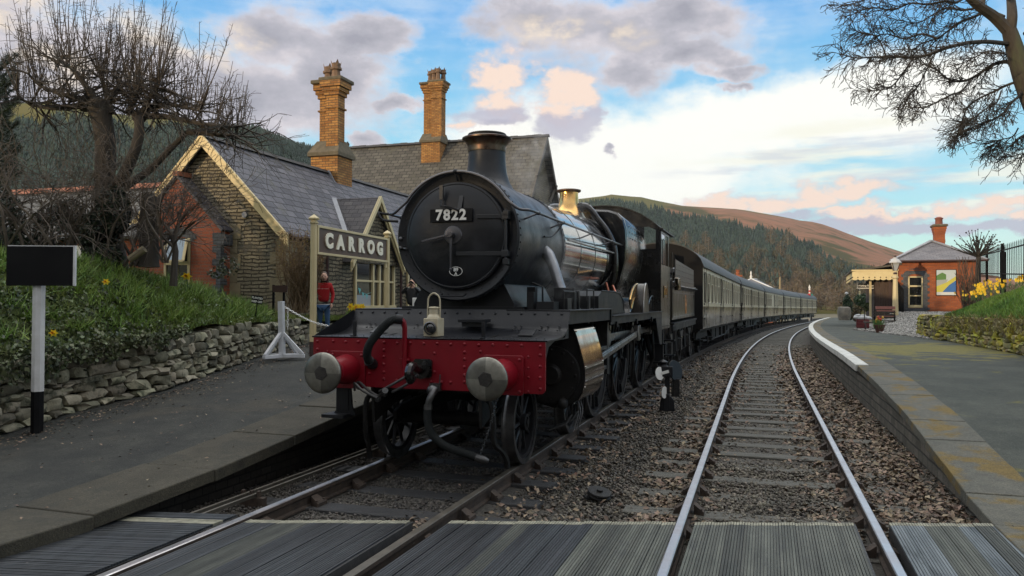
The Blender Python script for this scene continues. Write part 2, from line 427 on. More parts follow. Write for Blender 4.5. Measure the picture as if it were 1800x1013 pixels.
def hnoise(x, y, s=1., seed=0):
    return (sin(x * 1.7 * s + seed) * cos(y * 2.3 * s + seed * 2) + .5 * sin(x * 4.1 * s - y * 3.3 * s + seed) + .25 * sin(x * 9.2 * s + y * 7.7 * s)) / 1.75
# ================================================================ materials of the setting
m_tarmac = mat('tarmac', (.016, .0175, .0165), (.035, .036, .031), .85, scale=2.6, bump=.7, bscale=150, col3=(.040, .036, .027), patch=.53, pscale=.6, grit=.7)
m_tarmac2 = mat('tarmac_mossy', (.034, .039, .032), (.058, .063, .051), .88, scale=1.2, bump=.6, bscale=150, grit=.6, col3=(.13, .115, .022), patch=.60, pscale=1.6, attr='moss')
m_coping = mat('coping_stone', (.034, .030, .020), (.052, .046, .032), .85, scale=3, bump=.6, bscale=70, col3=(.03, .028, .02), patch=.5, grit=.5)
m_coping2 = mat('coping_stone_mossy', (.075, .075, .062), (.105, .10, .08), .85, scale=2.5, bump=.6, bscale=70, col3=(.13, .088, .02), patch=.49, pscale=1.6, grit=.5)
m_ballast = mat('ballast_bed', (.045, .040, .034), (.09, .082, .07), .95, scale=25, bump=1., bscale=45)
m_stone = mat('ballast_stone', (.066, .058, .046), (.15, .132, .105), .8, scale=3, isl=.6)
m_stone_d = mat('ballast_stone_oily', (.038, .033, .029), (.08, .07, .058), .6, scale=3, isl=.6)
m_leaf = mat('dead_leaf', (.115, .075, .048), (.21, .158, .11), .7, scale=2, isl=.7)
m_steel = mat('rail_steel', (.62, .60, .60), (.45, .42, .42), .28, metal=1, scale=3, rough2=.42, stretch=(1, 1, 1))
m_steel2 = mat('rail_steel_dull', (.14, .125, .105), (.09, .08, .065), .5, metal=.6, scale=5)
m_rust = mat('rail_rust', (.030, .022, .017), (.060, .040, .028), .85, scale=14, bump=.3, bscale=90)
m_sleeper = mat('sleeper_timber', (.075, .073, .062), (.13, .125, .108), .85, scale=4, bump=.8, bscale=30, stretch=(1, 6, 6))
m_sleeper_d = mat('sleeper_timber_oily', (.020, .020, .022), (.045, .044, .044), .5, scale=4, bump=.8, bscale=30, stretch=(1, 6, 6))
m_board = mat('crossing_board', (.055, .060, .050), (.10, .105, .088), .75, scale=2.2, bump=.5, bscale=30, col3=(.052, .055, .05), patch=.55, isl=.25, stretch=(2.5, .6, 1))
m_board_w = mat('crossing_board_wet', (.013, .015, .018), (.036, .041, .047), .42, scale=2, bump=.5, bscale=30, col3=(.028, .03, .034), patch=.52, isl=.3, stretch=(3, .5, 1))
m_board3 = mat('crossing_board_dark', (.028, .031, .027), (.060, .063, .052), .7, scale=2.4, bump=.5, bscale=30, isl=.25, stretch=(2.5, .6, 1))
m_board4 = mat('crossing_board_pale', (.075, .085, .090), (.14, .155, .16), .45, scale=1.6, bump=.4, bscale=30, col3=(.04, .045, .045), patch=.5, isl=.2, stretch=(2.5, .5, 1))
m_paint = mat('worn_white_line', (.30, .29, .22), (.15, .145, .11), .8, scale=12)
m_wallbrick = brick('shaded_platform_brickwork', (.022, .019, .016), (.035, .03, .026), (.012, .011, .01), .23, .08, mode='wall', bump=.7)  # near black: deep shade under the coping is put into the brick colour
m_kerbw = mat('white_edge_paint', (.62, .62, .58), (.42, .42, .38), .7, scale=5, bump=.3)
m_grassground = mat('grass_ground', (.055, .085, .020), (.09, .11, .03), .95, scale=3, bump=1, bscale=30, col3=(.07, .055, .035), patch=.6, pscale=1.4)
m_far = mat('field_ground', (.08, .075, .035), (.12, .095, .05), .95, scale=.02)

def lp_z(s): # ramp up from the crossing
    return float(np.interp(s, [-12, -3, -1.9, -.8, .5, 1.4, 3, 5, 6.6, 40], [.0, .075, .10, .20, .31, .40, .53, .70, .82, .86]))
WALL = WALLP = [(-9.6, 4.2), (-7.4, 6.2), (-6.2, 7.6), (-5.72, 8.65), (-5.5, 9.9), (-4.92, 11.3), (-4.75, 13), (-4.54, 14.7), (-4.42, 17.9), (-3.6, 21.5), (-1.5, 29)]
# ================================================================ track paths
def Zg(Y): return -.008 * max(0., Y - 18)
def make_path(x0, y0, hd, s0, k, k2=None, s1=60, S=150, s_start=-12, ds=.5):
    pts = []; n = int((S - s_start) / ds); x = y = 0; h = hd; acc = []
    hs = lambda s: hd + (k * (min(s, s1) - s0) if s > s0 else 0) + ((k2 or k) * (s - s1) if s > s1 else 0)
    # integrate from s=0 both ways
    out = {0: (x0, y0, hd)}
    x, y = x0, y0; s = 0
    while s < S:
        h = hs(s + ds / 2); x += sin(h) * ds; y += cos(h) * ds; s += ds; out[s] = (x, y, hs(s))
    x, y = x0, y0; s = 0
    while s > s_start:
        h = hs(s - ds / 2); x -= sin(h) * ds; y -= cos(h) * ds; s -= ds; out[s] = (x, y, hs(s))
    ks = sorted(out); return ks, [out[q] for q in ks]
PL = make_path(X0, Y0, TH, 10, .0015)
PR = make_path(2.35, 7.03, .303, 10, .0020, .0012, 55)
def pt(P, s, lat=0, z=None):
    ks, a = P; i = (s - ks[0]) / .5; i0 = int(max(0, min(len(a) - 2, math.floor(i)))); f = i - i0
    x = a[i0][0] * (1 - f) + a[i0 + 1][0] * f; y = a[i0][1] * (1 - f) + a[i0 + 1][1] * f; h = a[i0][2] * (1 - f) + a[i0 + 1][2] * f
    x += lat * cos(h); y -= lat * sin(h)
    return Vector((x, y, Zg(y) + (z or 0)))
def head(P, s):
    ks, a = P; i = (s - ks[0]) / .5; i0 = int(max(0, min(len(a) - 2, math.floor(i)))); f = i - i0
    return a[i0][2] * (1 - f) + a[i0 + 1][2] * f
def steps(a, b, grow=.5, mx=4.):
    s = a; out = [a]; d = grow
    while s < b: s += d; out.append(min(s, b)); d = min(mx, d * 1.08)
    return out

# ================================================================ big ground sheet and ballast
def sheet(name, fn, us, vs, mt, **tg):
    """grid surface from fn(u,v)->Vector"""
    V = [tuple(fn(u, v)) for u in us for v in vs]; n = len(vs)
    F = [(i * n + j, (i + 1) * n + j, (i + 1) * n + j + 1, i * n + j + 1) for i in range(len(us) - 1) for j in range(n - 1)]
    me = bpy.data.meshes.new(name); me.from_pydata(V, [], F); me.materials.append(mt)
    bm = bmesh.new(); bm.from_mesh(me); bmesh.ops.recalc_face_normals(bm, faces=bm.faces)
    if sum(f.normal.z for f in bm.faces) < 0: bmesh.ops.reverse_faces(bm, faces=bm.faces)
    bm.to_mesh(me); bm.free()
    me.polygons.foreach_set('use_smooth', [True] * len(F))
    o = bpy.data.objects.new(name, me); COL.objects.link(o); ORG[o.name] = (Vector((0, 0, 0)), WO); return tag(o, **tg)
gx = [-6000, -3000, -1000, -400, -150, -60, -30, -15, 0, 15, 30, 60, 150, 400, 1000, 3000, 6000]
gy = [-3000, -500, -100, -20, 0, 18, 40, 80, 120, 200, 400, 1000, 3000, 8000]
sheet('ground', lambda x, y: Vector((x, y, Zg(min(y, 160)) - .75)), gx, gy, m_far, kind='structure')
def ballast_z(l, s): return -.165 + .012 * hnoise(l * 3, s * 3) + (-.05 if False else 0)
ss = [-12 + .5 * i for i in range(60)] + steps(18, 148, .6)
lats = [-2.1, -1.7, -1.3, -.9, -.5, 0, .5, .9, 1.3, 1.75]
def bal(P, lo, hi):
    def fn(s, q): p = pt(P, s, q); p.z += ballast_z(q, s); return p
    return fn
# one sheet that spans both tracks
def bal2(s, q):
    a = pt(PL, s, -1.95); b = pt(PR, s, 1.95); p = a.lerp(b, q); p.z = Zg(p.y) + ballast_z(q * 7, s) - (.03 if abs(q - .5) < .1 else 0); return p
sheet('ballast', bal2, ss, [i / 24 for i in range(25)], m_ballast, kind='structure')

# ================================================================ rails and sleepers
RAILP = [(-.035, 0), (-.028, .006), (.028, .006), (.035, 0), (.035, -.03), (.012, -.045), (.010, -.115), (.035, -.128), (.035, -.145), (-.035, -.145), (-.035, -.128), (-.010, -.115), (-.012, -.045), (-.035, -.03)]
def rail_mb(P, lat, s0, s1, mb):
    st = [s0 + .5 * i for i in range(int((40 - s0) / .5))] + steps(40, s1, .8, 3)
    n = len(RAILP); vs = []
    for s in st:
        for (a, b) in RAILP:
            p = pt(P, s, lat + a); vs.append((p.x, p.y, p.z + b - .006))
    for i in range(len(st) - 1):
        for j in range(n):
            mb.m.append(0 if j in (0, 1, 2) else 1); k = i * n
            mb.f.append((k + j, k + (j + 1) % n, k + n + (j + 1) % n, k + n + j))
    mb.v += vs
SLEEPERS = []
def track(P, name, label, top_left, top_right, sl_mat, soff=0, s1=145, vis=None):
    org = pt(P, 0); fr = Fr(0, 0, 0)
    e = thing(name, label, 'railway track', WO, (org.x, org.y, 0))
    for lat, mt in ((-.7525, top_left), (.7525, top_right)):
        mb = MB(); rail_mb(P, lat, -11.5, s1, mb); mb.build('rail', [mt, m_rust], e)
    rest = MB(); n = 0; s = -1.15 + soff; cnt = 0
    while s < 110:
        h = head(P, s); j = (hash((name, cnt)) % 100) / 100
        random.seed(cnt * 13 + len(name)); jz = random.uniform(-.012, .008); jl = random.uniform(-.07, .07); ja = random.uniform(-.025, .025)
        mb = MB() if cnt < 95 else rest
        c = pt(P, s, jl); d = Vector((cos(h + ja), -sin(h + ja), 0)); t = Vector((d.y, -d.x, 0)) * -1
        L = 1.3; wv = .127; z1 = c.z - .138 + jz; z0 = z1 - .12
        prof = []
        for q in (-1, -.5, 0, .5, 1):
            for (a, zz) in ((-wv, z0), (-wv, z1 - .008), (-wv + .01, z1), (wv - .01, z1), (wv, z1 - .008), (wv, z0)):
                p = c + d * (L * q) + t * (a + .004 * hnoise(s * 9, q * 5)); prof.append((p.x, p.y, zz))
        fs = [(i * 6 + k, i * 6 + k + 1, (i + 1) * 6 + k + 1, (i + 1) * 6 + k) for i in range(4) for k in range(5)] + [(0, 1, 2, 3, 4, 5), (24, 25, 26, 27, 28, 29)]
        mb.add(prof, fs)
        if s < 34: SLEEPERS.append(((c.x, c.y), (d.x, d.y)))
        if cnt < 95:
            so = mb.build('sleeper', sl_mat, e)
            if s < 16:
                for lat in (-.7525, .7525):
                    cb = MB(); q = pt(P, s, lat)
                    for sg in (-1, 1):
                        a = q + d * (.045 * sg); b = q + d * (.135 * sg)
                        cb.add([(a.x - t.x * .05, a.y - t.y * .05, z1), (a.x + t.x * .05, a.y + t.y * .05, z1), (b.x + t.x * .09, b.y + t.y * .09, z1), (b.x - t.x * .09, b.y - t.y * .09, z1),
                                (a.x - t.x * .05, a.y - t.y * .05, z1 + .09), (a.x + t.x * .05, a.y + t.y * .05, z1 + .09), (b.x + t.x * .08, b.y + t.y * .08, z1 + .03), (b.x - t.x * .08, b.y - t.y * .08, z1 + .03)],
                               [(4, 5, 6, 7), (0, 1, 5, 4), (1, 2, 6, 5), (2, 3, 7, 6), (3, 0, 4, 7)])
                        for tt in (-.06, .06):
                            bb = q + d * (.11 * sg) + t * tt; cb.cyl((bb.x, bb.y, z1 + .02), (bb.x, bb.y, z1 + .055), .012, n=8)
                    cb.build('rail_chair', m_rust, so)
        cnt += 1; s += .76 + random.uniform(-.03, .03)
    rest.build('sleeper', sl_mat, e, kind='stuff')
    return e
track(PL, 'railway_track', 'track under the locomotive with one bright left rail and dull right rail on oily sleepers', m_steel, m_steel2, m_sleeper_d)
track(PR, 'railway_track', 'empty right hand track with two shiny rails curving past the white edged platform', m_steel, m_steel, m_sleeper, .35)

# ================================================================ ballast stones and leaves (uncountable)
OCT = np.array([(1, 0, 0), (-1, 0, 0), (0, 1, 0), (0, -1, 0), (0, 0, 1), (0, 0, -1)], float)
CUB = np.array([(-1, -1, -1), (1, -.8, -1), (.9, 1, -.9), (-1, .8, -1), (-.8, -.9, .9), (.9, -.7, 1), (.6, .9, .8), (-.9, .7, 1)], float) * .8
CUBF = np.array([(0, 3, 2, 1), (4, 5, 6, 7), (0, 1, 5, 4), (1, 2, 6, 5), (2, 3, 7, 6), (3, 0, 4, 7)])
def corridor(n, smin, smax, pw, qlo, qhi):
    """random positions across the two-track corridor, denser near the camera"""
    s = smin + (smax - smin) * RNG.uniform(0, 1, n) ** pw; q = RNG.uniform(qlo, qhi, n)
    out = np.zeros((n, 3))
    for i in range(n):
        a = pt(PL, s[i], -1.95); b = pt(PR, s[i], 1.95); p = a.lerp(b, q[i]); out[i] = (p.x, p.y, Zg(p.y))
    return s, q, out
def keep(s, q, P):
    w = 7.2 * q   # metres from the left edge
    lw = w - 1.95; rw = w - (7.2 - 1.95)
    m = P[:, 1] > 6.35
    for c in (-.7525, .7525):
        m &= ~(np.abs(lw - c) < .055); m &= ~(np.abs(rw - c) < .055)
    return m, lw, rw
s, q, P = corridor(135000, -1.5, 34, 1.7, .03, .97)
m, lw, rw = keep(s, q, P)
s, q, P, lw, rw = s[m], q[m], P[m], lw[m], rw[m]
# fewer stones on the sleepers of the right track near the middle
bz = np.array([ballast_z(a, b) for a, b in zip(q * 7, s)])
P[:, 2] += bz + RNG.uniform(-.026, .004, len(P)) + np.where(np.abs(rw) > .8, .012, 0)
def near_sleeper(Pp, x0, slp):
    m = np.zeros(len(Pp), bool)
    for (c, d) in slp:
        r = Pp[:, :2] - np.array(c); t = r[:, 0] * d[1] - r[:, 1] * -d[0] * -1; a = r @ np.array(d); b = r @ np.array((-d[1], d[0])); m |= (np.abs(b) < .125) & (np.abs(a) < 1.28)
    return m
on = near_sleeper(P, 0, SLEEPERS) & (rw < .75) & (RNG.uniform(0, 1, len(P)) < np.where(rw < -.8, .8, .93)) & ~((np.abs(rw) < .6) & (s < 2.6) & (s > -.6))
s, q, P, lw, rw = s[~on], q[~on], P[~on], lw[~on], rw[~on]; P[:, 2] += np.where((np.abs(rw) < .62) & (s < 2.6), .03, 0) - np.where((lw > .8) & (lw < 1.5) & (s < 14), .03, 0)
sc = (RNG.uniform(.008, .022, (len(P), 3)) * np.array([1, 1, .7]) * (1 + np.clip(s, 0, 30)[:, None] * .05))
m = RNG.uniform(0, 1, len(s)) < np.clip((36 - s) / 12, 0, 1); s, q, P, lw, rw, sc = s[m], q[m], P[m], lw[m], rw[m], sc[m]
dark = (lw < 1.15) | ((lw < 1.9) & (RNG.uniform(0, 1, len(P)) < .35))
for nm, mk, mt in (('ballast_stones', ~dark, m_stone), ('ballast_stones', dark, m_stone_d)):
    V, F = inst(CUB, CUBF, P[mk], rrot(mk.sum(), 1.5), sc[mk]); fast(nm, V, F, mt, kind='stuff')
# dead leaves along the right track
s, q, P = corridor(72000, -1.4, 30, 1.6, .3, .985)
m, lw, rw = keep(s, q, P)
on = near_sleeper(P, 0, SLEEPERS) & (rw < .75) & (RNG.uniform(0, 1, len(P)) < .8)
dens = ~on * np.clip(1.9 * np.exp(-((rw - 1.25) / .42) ** 2) + 1.1 * np.exp(-((rw + .9) / .3) ** 2) + .9 * np.exp(-((rw - .55) / .25) ** 2) + .25 * np.exp(-((lw - 1.2) / .4) ** 2) + .3 * (s < -.5), 0, 1)
dens *= np.array([.35 + .65 * (hnoise(a * 6, b * .7, 1, 3) > -.35) for a, b in zip(q * 7, s)])
m &= RNG.uniform(0, 1, len(s)) < dens
m &= RNG.uniform(0, 1, len(s)) < np.clip((31 - s) / 16, 0, 1)
s, q, P, rw = s[m], q[m], P[m], rw[m]
P[:, 2] += -.145 + RNG.uniform(-.01, .025, len(P))
LV = np.array([(-1, 0, 0), (0, -.55, .25), (1, 0, .1), (0, .55, .3)]) ; LF = np.array([(0, 1, 2), (0, 2, 3)])
V, F = inst(LV, LF, P, rrot(len(P), .7), RNG.uniform(.018, .042, (len(P), 1)) * np.ones((1, 3)) * (1 + np.clip(s, 0, 30)[:, None] * .04))
fast('dead_leaves', V, F, m_leaf, kind='stuff')
n = 1500; pp = []
for i in range(n):
    k_ = RNG.uniform(-2, 9); l_ = np.interp(k_, [LS(*w_)[1] for w_ in WALLP], [LS(*w_)[0] for w_ in WALLP]) + abs(RNG.normal(0, .28)) + .12; v = W(l_, k_, lp_z(k_) + .012); pp.append(tuple(v))
for i in range(500): k_ = RNG.uniform(-3, 8); l_ = RNG.uniform(-5, -1.6); pp.append(tuple(W(l_, k_, lp_z(k_) + .02)))
V, F = inst(LV, LF, np.array(pp), rrot(len(pp), .4), RNG.uniform(.006, .026, (len(pp), 1)) * np.ones((1, 3))); fast('leaf_litter', V, F, m_leaf, kind='stuff')
# dead leaves and grit lying on the crossing and platforms
n = 260; pp = np.stack([RNG.uniform(-4, 5, n), RNG.uniform(2, 6.4, n), np.full(n, .016)], 1)
V, F = inst(LV, LF, pp, rrot(n, .3), RNG.uniform(.006, .016, (n, 1)) * np.ones((1, 3))); fast('grit', V, F, m_stone_d, kind='stuff')

# ================================================================ crossing boards
def clip_y(l0, l1, far, near=.9, fr=TR):
    """polygon between two lines parallel to the rails, cut at constant world Y"""
    def s_at(l, Y): return (Y - Y0 + l * S_) / C_
    return [(l0, s_at(l0, near)), (l1, s_at(l1, near)), (l1, s_at(l1, far)), (l0, s_at(l0, far))]
def panel(l0, l1, mt, far=6.46, label=None, white=True):
    mb = MB(); w = .0215; n = max(1, int((l1 - l0) / w)); rnd = random.Random(int(l0 * 100))
    tone = 0
    for i in range(n):
        a = l0 + i * w; b = a + w - (.0045 if i % 6 != 5 else .007)
        if i % 6 == 0: tone = rnd.choice([0, 0, 0, 0, 3] if l0 < 3.9 else [0, 3, 4, 4]); dzb = rnd.uniform(-.004, .003)
        mb.cur = tone; fy = far + (rnd.uniform(-.012, .012) if i % 6 == 0 else 0)
        poly = clip_y(a, b, fy - (.085 if white else 0)); z = -.004 + dzb + rnd.uniform(-.001, .001)
        mb.ext_z(poly, z - .05, z)
        if white:
            c = clip_y(a, b, fy, fy - .083); mb.cur = 1; mb.ext_z(c, z - .05, z + .0005); mb.cur = tone
    c = clip_y(l0 - .002, l1, far - .004); mb.cur = 2; mb.ext_z(c, -.12, -.016); mb.cur = 0
    return mb.build('crossing', [mt, m_paint, m_sleeper_d, m_board3, m_board4], None, fr=TR, org=(0, 0, 0), smooth=False, kind='structure')
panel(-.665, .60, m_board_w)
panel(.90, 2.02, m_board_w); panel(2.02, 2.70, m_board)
panel(2.70, 2.70 + .01, m_board) if False else None
# between and beyond the rails of the right track
def lat_r(x): return (2.35 - X0) * C_ - (7.03 - Y0) * S_ + x
RC = lat_r(0) + .01
print('right track centre l', RC)
panel(RC - .64, RC + .60, m_board)
panel(RC + .86, RC + 1.72, m_board)
# left panel: grooves run across
mb = MB(); rnd = random.Random(5)
dirx = Vector((1, -.10, 0)).normalized(); nrm = Vector((.10, 1, 0)).normalized()
for i in range(260):
    y = .8 + i * .0245
    # each ridge is a strip clipped between the platform edge and the left rail
    def hit(l, yy):   # point on line l=const with y + .1*x = yy + const
        # world: (X0+s S + l C, Y0 + s C - l S); solve y + .1 x = yy
        s = (yy - Y0 + l * S_ - .10 * (X0 + l * C_)) / (C_ + .10 * S_); return W(l, s)
    a = hit(-1.80, y); b = hit(-.86, y); c = hit(-.86, y + .019); d = hit(-1.80, y + .019)
    if c.y > 6.62 + rnd.uniform(0, .04): break
    z = -.002 + rnd.uniform(-.002, .001)
    k = 1 if c.y > 6.34 and c.y < 6.46 else 0
    mb.cur = k
    mb.add([(a.x, a.y, z), (b.x, b.y, z), (c.x, c.y, z), (d.x, d.y, z), (a.x, a.y, z - .02), (b.x, b.y, z - .02), (c.x, c.y, z - .02), (d.x, d.y, z - .02)],
           [(0, 1, 2, 3), (4, 5, 1, 0), (5, 6, 2, 1), (6, 7, 3, 2), (7, 4, 0, 3)])
mb.cur = 2
a, b, c, d = W(-1.82, -7), W(-.85, -7), W(-.85, -1.30), W(-1.82, -1.60)
mb.add([(a.x, a.y, -.02), (b.x, b.y, -.02), (c.x, c.y, -.02), (d.x, d.y, -.02)], [(0, 1, 2, 3)])
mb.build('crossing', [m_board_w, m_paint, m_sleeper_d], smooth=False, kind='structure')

# ================================================================ left platform
def wall_l(s):
    ls = [LS(*p) for p in WALL]; return float(np.interp(s, [q[1] for q in ls], [q[0] for q in ls]))
ss = [-9 + .3 * i for i in range(60)] + steps(9, 60, .6)
def edge_l(s): return -1.72 + .22 * min(1, max(0, (s + 3) / 2))
def fn(s, q):
    l = edge_l(s) - .14 - q * (12 if s > 4 else 12); p = W(l, s, lp_z(s) + .004 * hnoise(l, s * 2)); p.z -= .0; return p
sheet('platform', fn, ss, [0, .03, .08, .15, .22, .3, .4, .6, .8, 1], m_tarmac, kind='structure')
# coping slabs
pe = MB(); s = -4.6; random.seed(3); mb = MB()
while s < 45:
    Ls = 1.28 if s > -1.0 else 1.28
    dz = random.uniform(-.006, .008); dl = random.uniform(-.02, .02); g = .012
    a, b = s + g, s + Ls
    e0, e1 = edge_l(a) + dl, edge_l(b) + dl
    za, zb = lp_z(a) + .014 + dz, lp_z(b) + .014 + dz
    if s > -.9 and s < .3: e0 += -.03; e1 -= .03
    w = .80
    pts = [W(e0, a, za), W(e1, b, zb), W(e1 - w, b, zb + .002), W(e0 - w, a, za + .002)]
    low = [W(e0, a, za - .11), W(e1, b, zb - .11), W(e1 - w, b, zb - .11), W(e0 - w, a, za - .11)]
    mb.add(pts + low, [(0, 1, 2, 3), (4, 5, 1, 0), (5, 6, 2, 1), (6, 7, 3, 2), (7, 4, 0, 3)])
    s += Ls
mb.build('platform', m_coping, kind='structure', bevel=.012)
mb = MB()
for a, b in zip(ss[:-1], ss[1:]):
    p, q = W(edge_l(a) - .26, a, lp_z(a) - .05), W(edge_l(b) - .26, b, lp_z(b) - .05)
    mb.add([p, q, (q.x, q.y, -.4), (p.x, p.y, -.4)], [(0, 1, 2, 3)])
mb.build('platform', m_wallbrick, kind='structure')
# point rodding beside the left track
e = thing('point_rodding', 'pair of steel point rods running low between left platform and the bright rail', 'point rods', TR, (-1.25, 0, -.1))
for l in (-1.32, -1.22):
    mb = MB(); mb.beam((l, -1.45, -.045), (l - .06, 8, -.06), .028, .03); mb.build('rod', m_steel2, e)
for s in (-.55, 1.9, 4.4):
    mb = MB(); mb.box((-1.40, s - .03, -.17), (-1.12, s + .03, -.065)); mb.box((-1.37, s - .02, -.065), (-1.345, s + .02, -.005)); mb.box((-1.275, s - .02, -.065), (-1.25, s + .02, -.005)); mb.box((-1.2, s - .02, -.065), (-1.175, s + .02, -.005)); mb.build('rod_stool', m_rust, e)

# ================================================================ right platform
RPE = 1.66
def rp_z(Y): return float(np.interp(Y, [0, 6.9, 8.05, 10.3, 13, 15.4, 19, 200], [-.02, 0, .13, .36, .50, .58, .62, .62]))
def rp(s, lat, dz=0):
    e = pt(PR, s, RPE); p = pt(PR, s, lat); p.z = Zg(p.y) + rp_z(e.y) + dz; return p
ss = [-7 + .35 * i for i in range(70)] + steps(17.5, 90, .7)
def width_r(s): return float(np.interp(s, [-7, 6, 12, 20, 60, 90], [9, 9, 9, 12, 12, 6]))
def fn(s, q):
    lat = RPE + .10 + q * width_r(s); return rp(s, lat, .003 * hnoise(lat, s * 2))
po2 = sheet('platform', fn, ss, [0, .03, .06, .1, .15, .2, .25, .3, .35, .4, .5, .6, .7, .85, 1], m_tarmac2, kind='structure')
def mossf(x, y):
    px = 900 + CAM_F * x / max(y, .5); d1 = abs(y - 20.5) / 5.5; w = x - pt(PR, y * 1.02 - 6.5).x
    return max(0, 1 - d1) * .30 + max(0, 1 - abs(w - .7) / .25) * .10
att = po2.data.attributes.new('moss', 'FLOAT', 'POINT'); att.data.foreach_set('value', [mossf(v.co.x, v.co.y) for v in po2.data.vertices])
mb = MB(); s = -2.0; random.seed(9); mw = MB()
while s < 88:
    L = .92 if s < 17 else 1.4
    a, b = s + .008, s + L; dz = random.uniform(-.004, .006) + .012; mbb = mb
    w = .62
    top = [rp(a, RPE, dz), rp(b, RPE, dz), rp(b, RPE + w, dz + .002), rp(a, RPE + w, dz + .002)]
    low = [Vector((p.x, p.y, p.z - .10)) for p in top]
    mb.add(top + low, [(0, 1, 2, 3), (4, 5, 1, 0), (5, 6, 2, 1), (6, 7, 3, 2), (7, 4, 0, 3)])
    if s > 8.3: # white painted nosing
        t2 = [rp(a, RPE - .035, dz + .012), rp(b, RPE - .035, dz + .012), rp(b, RPE + .20, dz + .012), rp(a, RPE + .20, dz + .012)]
        l2 = [Vector((p.x, p.y, p.z - .125)) for p in t2]
        mw.add(t2 + l2, [(0, 1, 2, 3), (4, 5, 1, 0), (5, 6, 2, 1), (6, 7, 3, 2), (7, 4, 0, 3)])
    s += L
mb.build('platform', m_coping2, kind='structure', bevel=.01)
mw.build('platform', m_kerbw, kind='structure', bevel=.012)
mb = MB()
for a, b in zip(ss[:-1], ss[1:]):
    p, q = rp(a, RPE + .05, -.07), rp(b, RPE + .05, -.07)
    mb.add([p, q, (q.x, q.y, Zg(q.y) - .4), (p.x, p.y, Zg(p.y) - .4)], [(0, 1, 2, 3)])
mb.build('platform', brick('platform_stonework', (.10, .095, .08), (.17, .155, .13), (.05, .05, .045), .34, .13, ms=.014, mode='wall', bump=1, dist=.03), kind='structure')
mb = MB(); n = 14
for x0, x1 in ((-24, -4), (-2, 8), (10, 34)): pass
arch = lambda c, w, h: [(c - w, -.7), (c - w, h)] + [(c - w * cos(pi * i / n), h + w * .7 * sin(pi * i / n)) for i in range(1, n)] + [(c + w, h), (c + w, -.7)]
mb.ext_y([(-26, -.7)] + arch(-.5, 4.6, 2.4) + [(34, -.7), (34, 8.2), (-26, 8.2)], -22, -15); mb.ext_y([(-26, 8.2), (34, 8.2), (34, 9.2), (-26, 9.2)], -15.4, -15)
mb.build('unseen_bridge', brick('bridge_stone', (.10, .09, .07), (.16, .14, .11), (.05, .05, .04), .5, .2, ms=.02, mode='wall', bump=.5), kind='structure', smooth=False)  # unseen bridge behind the camera, added to darken reflections on front faces
# hill behind the photographer on the left: the low sun comes over it
# crest height so that the shadow edge passes about 3.7 m up at the station house
HTOP = 3.7 + 2 + (290 - (SV0 := Vector((sin(SUN_AZ), cos(SUN_AZ), 0))).dot(Vector((-5, 17, 0)))) * math.tan(SUN_EL)
SV = Vector((sin(SUN_AZ), cos(SUN_AZ), 0)); SP = Vector((SV.y, -SV.x, 0))
def fn(tt, d):
    p = SV * d + SP * tt; p.z = -2 + HTOP * max(0, 1 - abs(d - 290) / 210) + (0 if abs(d - 290) > 1 else 0); return p
sheet('hills', fn, [-600, -300, -100, 0, 100, 300, 600], [80, 130, 180, 230, 290, 340, 400, 500], m_far, kind='structure')
# ================================================================ locomotive materials
m_blk = mat('loco_satin_black', (.007, .0075, .009), (.012, .0125, .015), .42, scale=3, rough2=.55, coat=.05, spec=.3, bump=.08, bscale=60)
m_smk = mat('smokebox_black', (.0055, .0065, .009), (.013, .014, .018), .30, scale=3.2, rough2=.52, spec=.4, bump=.12, bscale=14, col3=(.019, .019, .021), patch=.55, pscale=2.5)
m_gloss = mat('loco_gloss_black', (.006, .006, .008), None, .09, coat=1., spec=.9, bump=.03, bscale=2.5)
m_gloss2 = mat('loco_gloss_grimy', (.004, .004, .005), (.010, .0095, .009), .16, scale=4, rough2=.3, coat=.35, spec=.5, bump=.05, bscale=12)
m_red = mat('buffer_beam_red', (.165, .0025, .009), (.20, .004, .012), .36, scale=4, coat=.1, spec=.35, bump=.04, bscale=60)
m_brass = mat('polished_brass', (.80, .50, .18), (.60, .34, .11), .16, metal=1, scale=4, rough2=.3)
m_copper = mat('copper_cap', (.13, .065, .045), (.17, .15, .12), .30, metal=1, scale=7, rough2=.5, col3=(.06, .04, .035), patch=.48, pscale=4)
m_cpipe = mat('copper_pipe', (.30, .11, .07), None, .35, metal=1)
m_bright = mat('bright_steel', (.40, .40, .40), (.24, .23, .22), .25, metal=1, scale=8, rough2=.42)
m_oily = mat('oily_steel', (.16, .16, .165), (.07, .07, .07), .30, metal=.9, scale=5, rough2=.5)
m_grime = mat('running_gear_grime', (.006, .0055, .0055), (.014, .013, .012), .6, spec=.3, scale=8, bump=.4, bscale=30)
m_clad = mat('polished_cylinder_clad', (.50, .47, .43), (.20, .15, .09), .07, metal=1, scale=2.6, rough2=.16, stretch=(1, 1, .6))
m_white = mat('white_paint', (.75, .75, .72), None, .5)
m_cream = mat('cream_paint', (.60, .50, .28), (.54, .45, .25), .5, scale=3, bump=.05)
m_lampw = mat('lamp_cream', (.50, .45, .33), (.42, .36, .24), .45, scale=14, bump=.1, bscale=60)
m_glass = mat('dark_glass', (.01, .012, .014), None, .04, spec=.9, coat=1)
m_rubber = mat('hose_rubber', (.008, .010, .0105), (.018, .020, .020), .8, spec=.25, scale=10, bump=.4, bscale=80)
m_bufl = mat('buffer_steel_light', (.34, .33, .29), (.22, .21, .18), .42, metal=1, scale=9, rough2=.55)
m_bufd = mat('buffer_steel_dark', (.20, .195, .17), (.13, .125, .11), .42, metal=1, scale=9, rough2=.55)
m_grease = mat('buffer_grease', (.012, .010, .009), (.03, .026, .022), .4, scale=30, bump=.4)
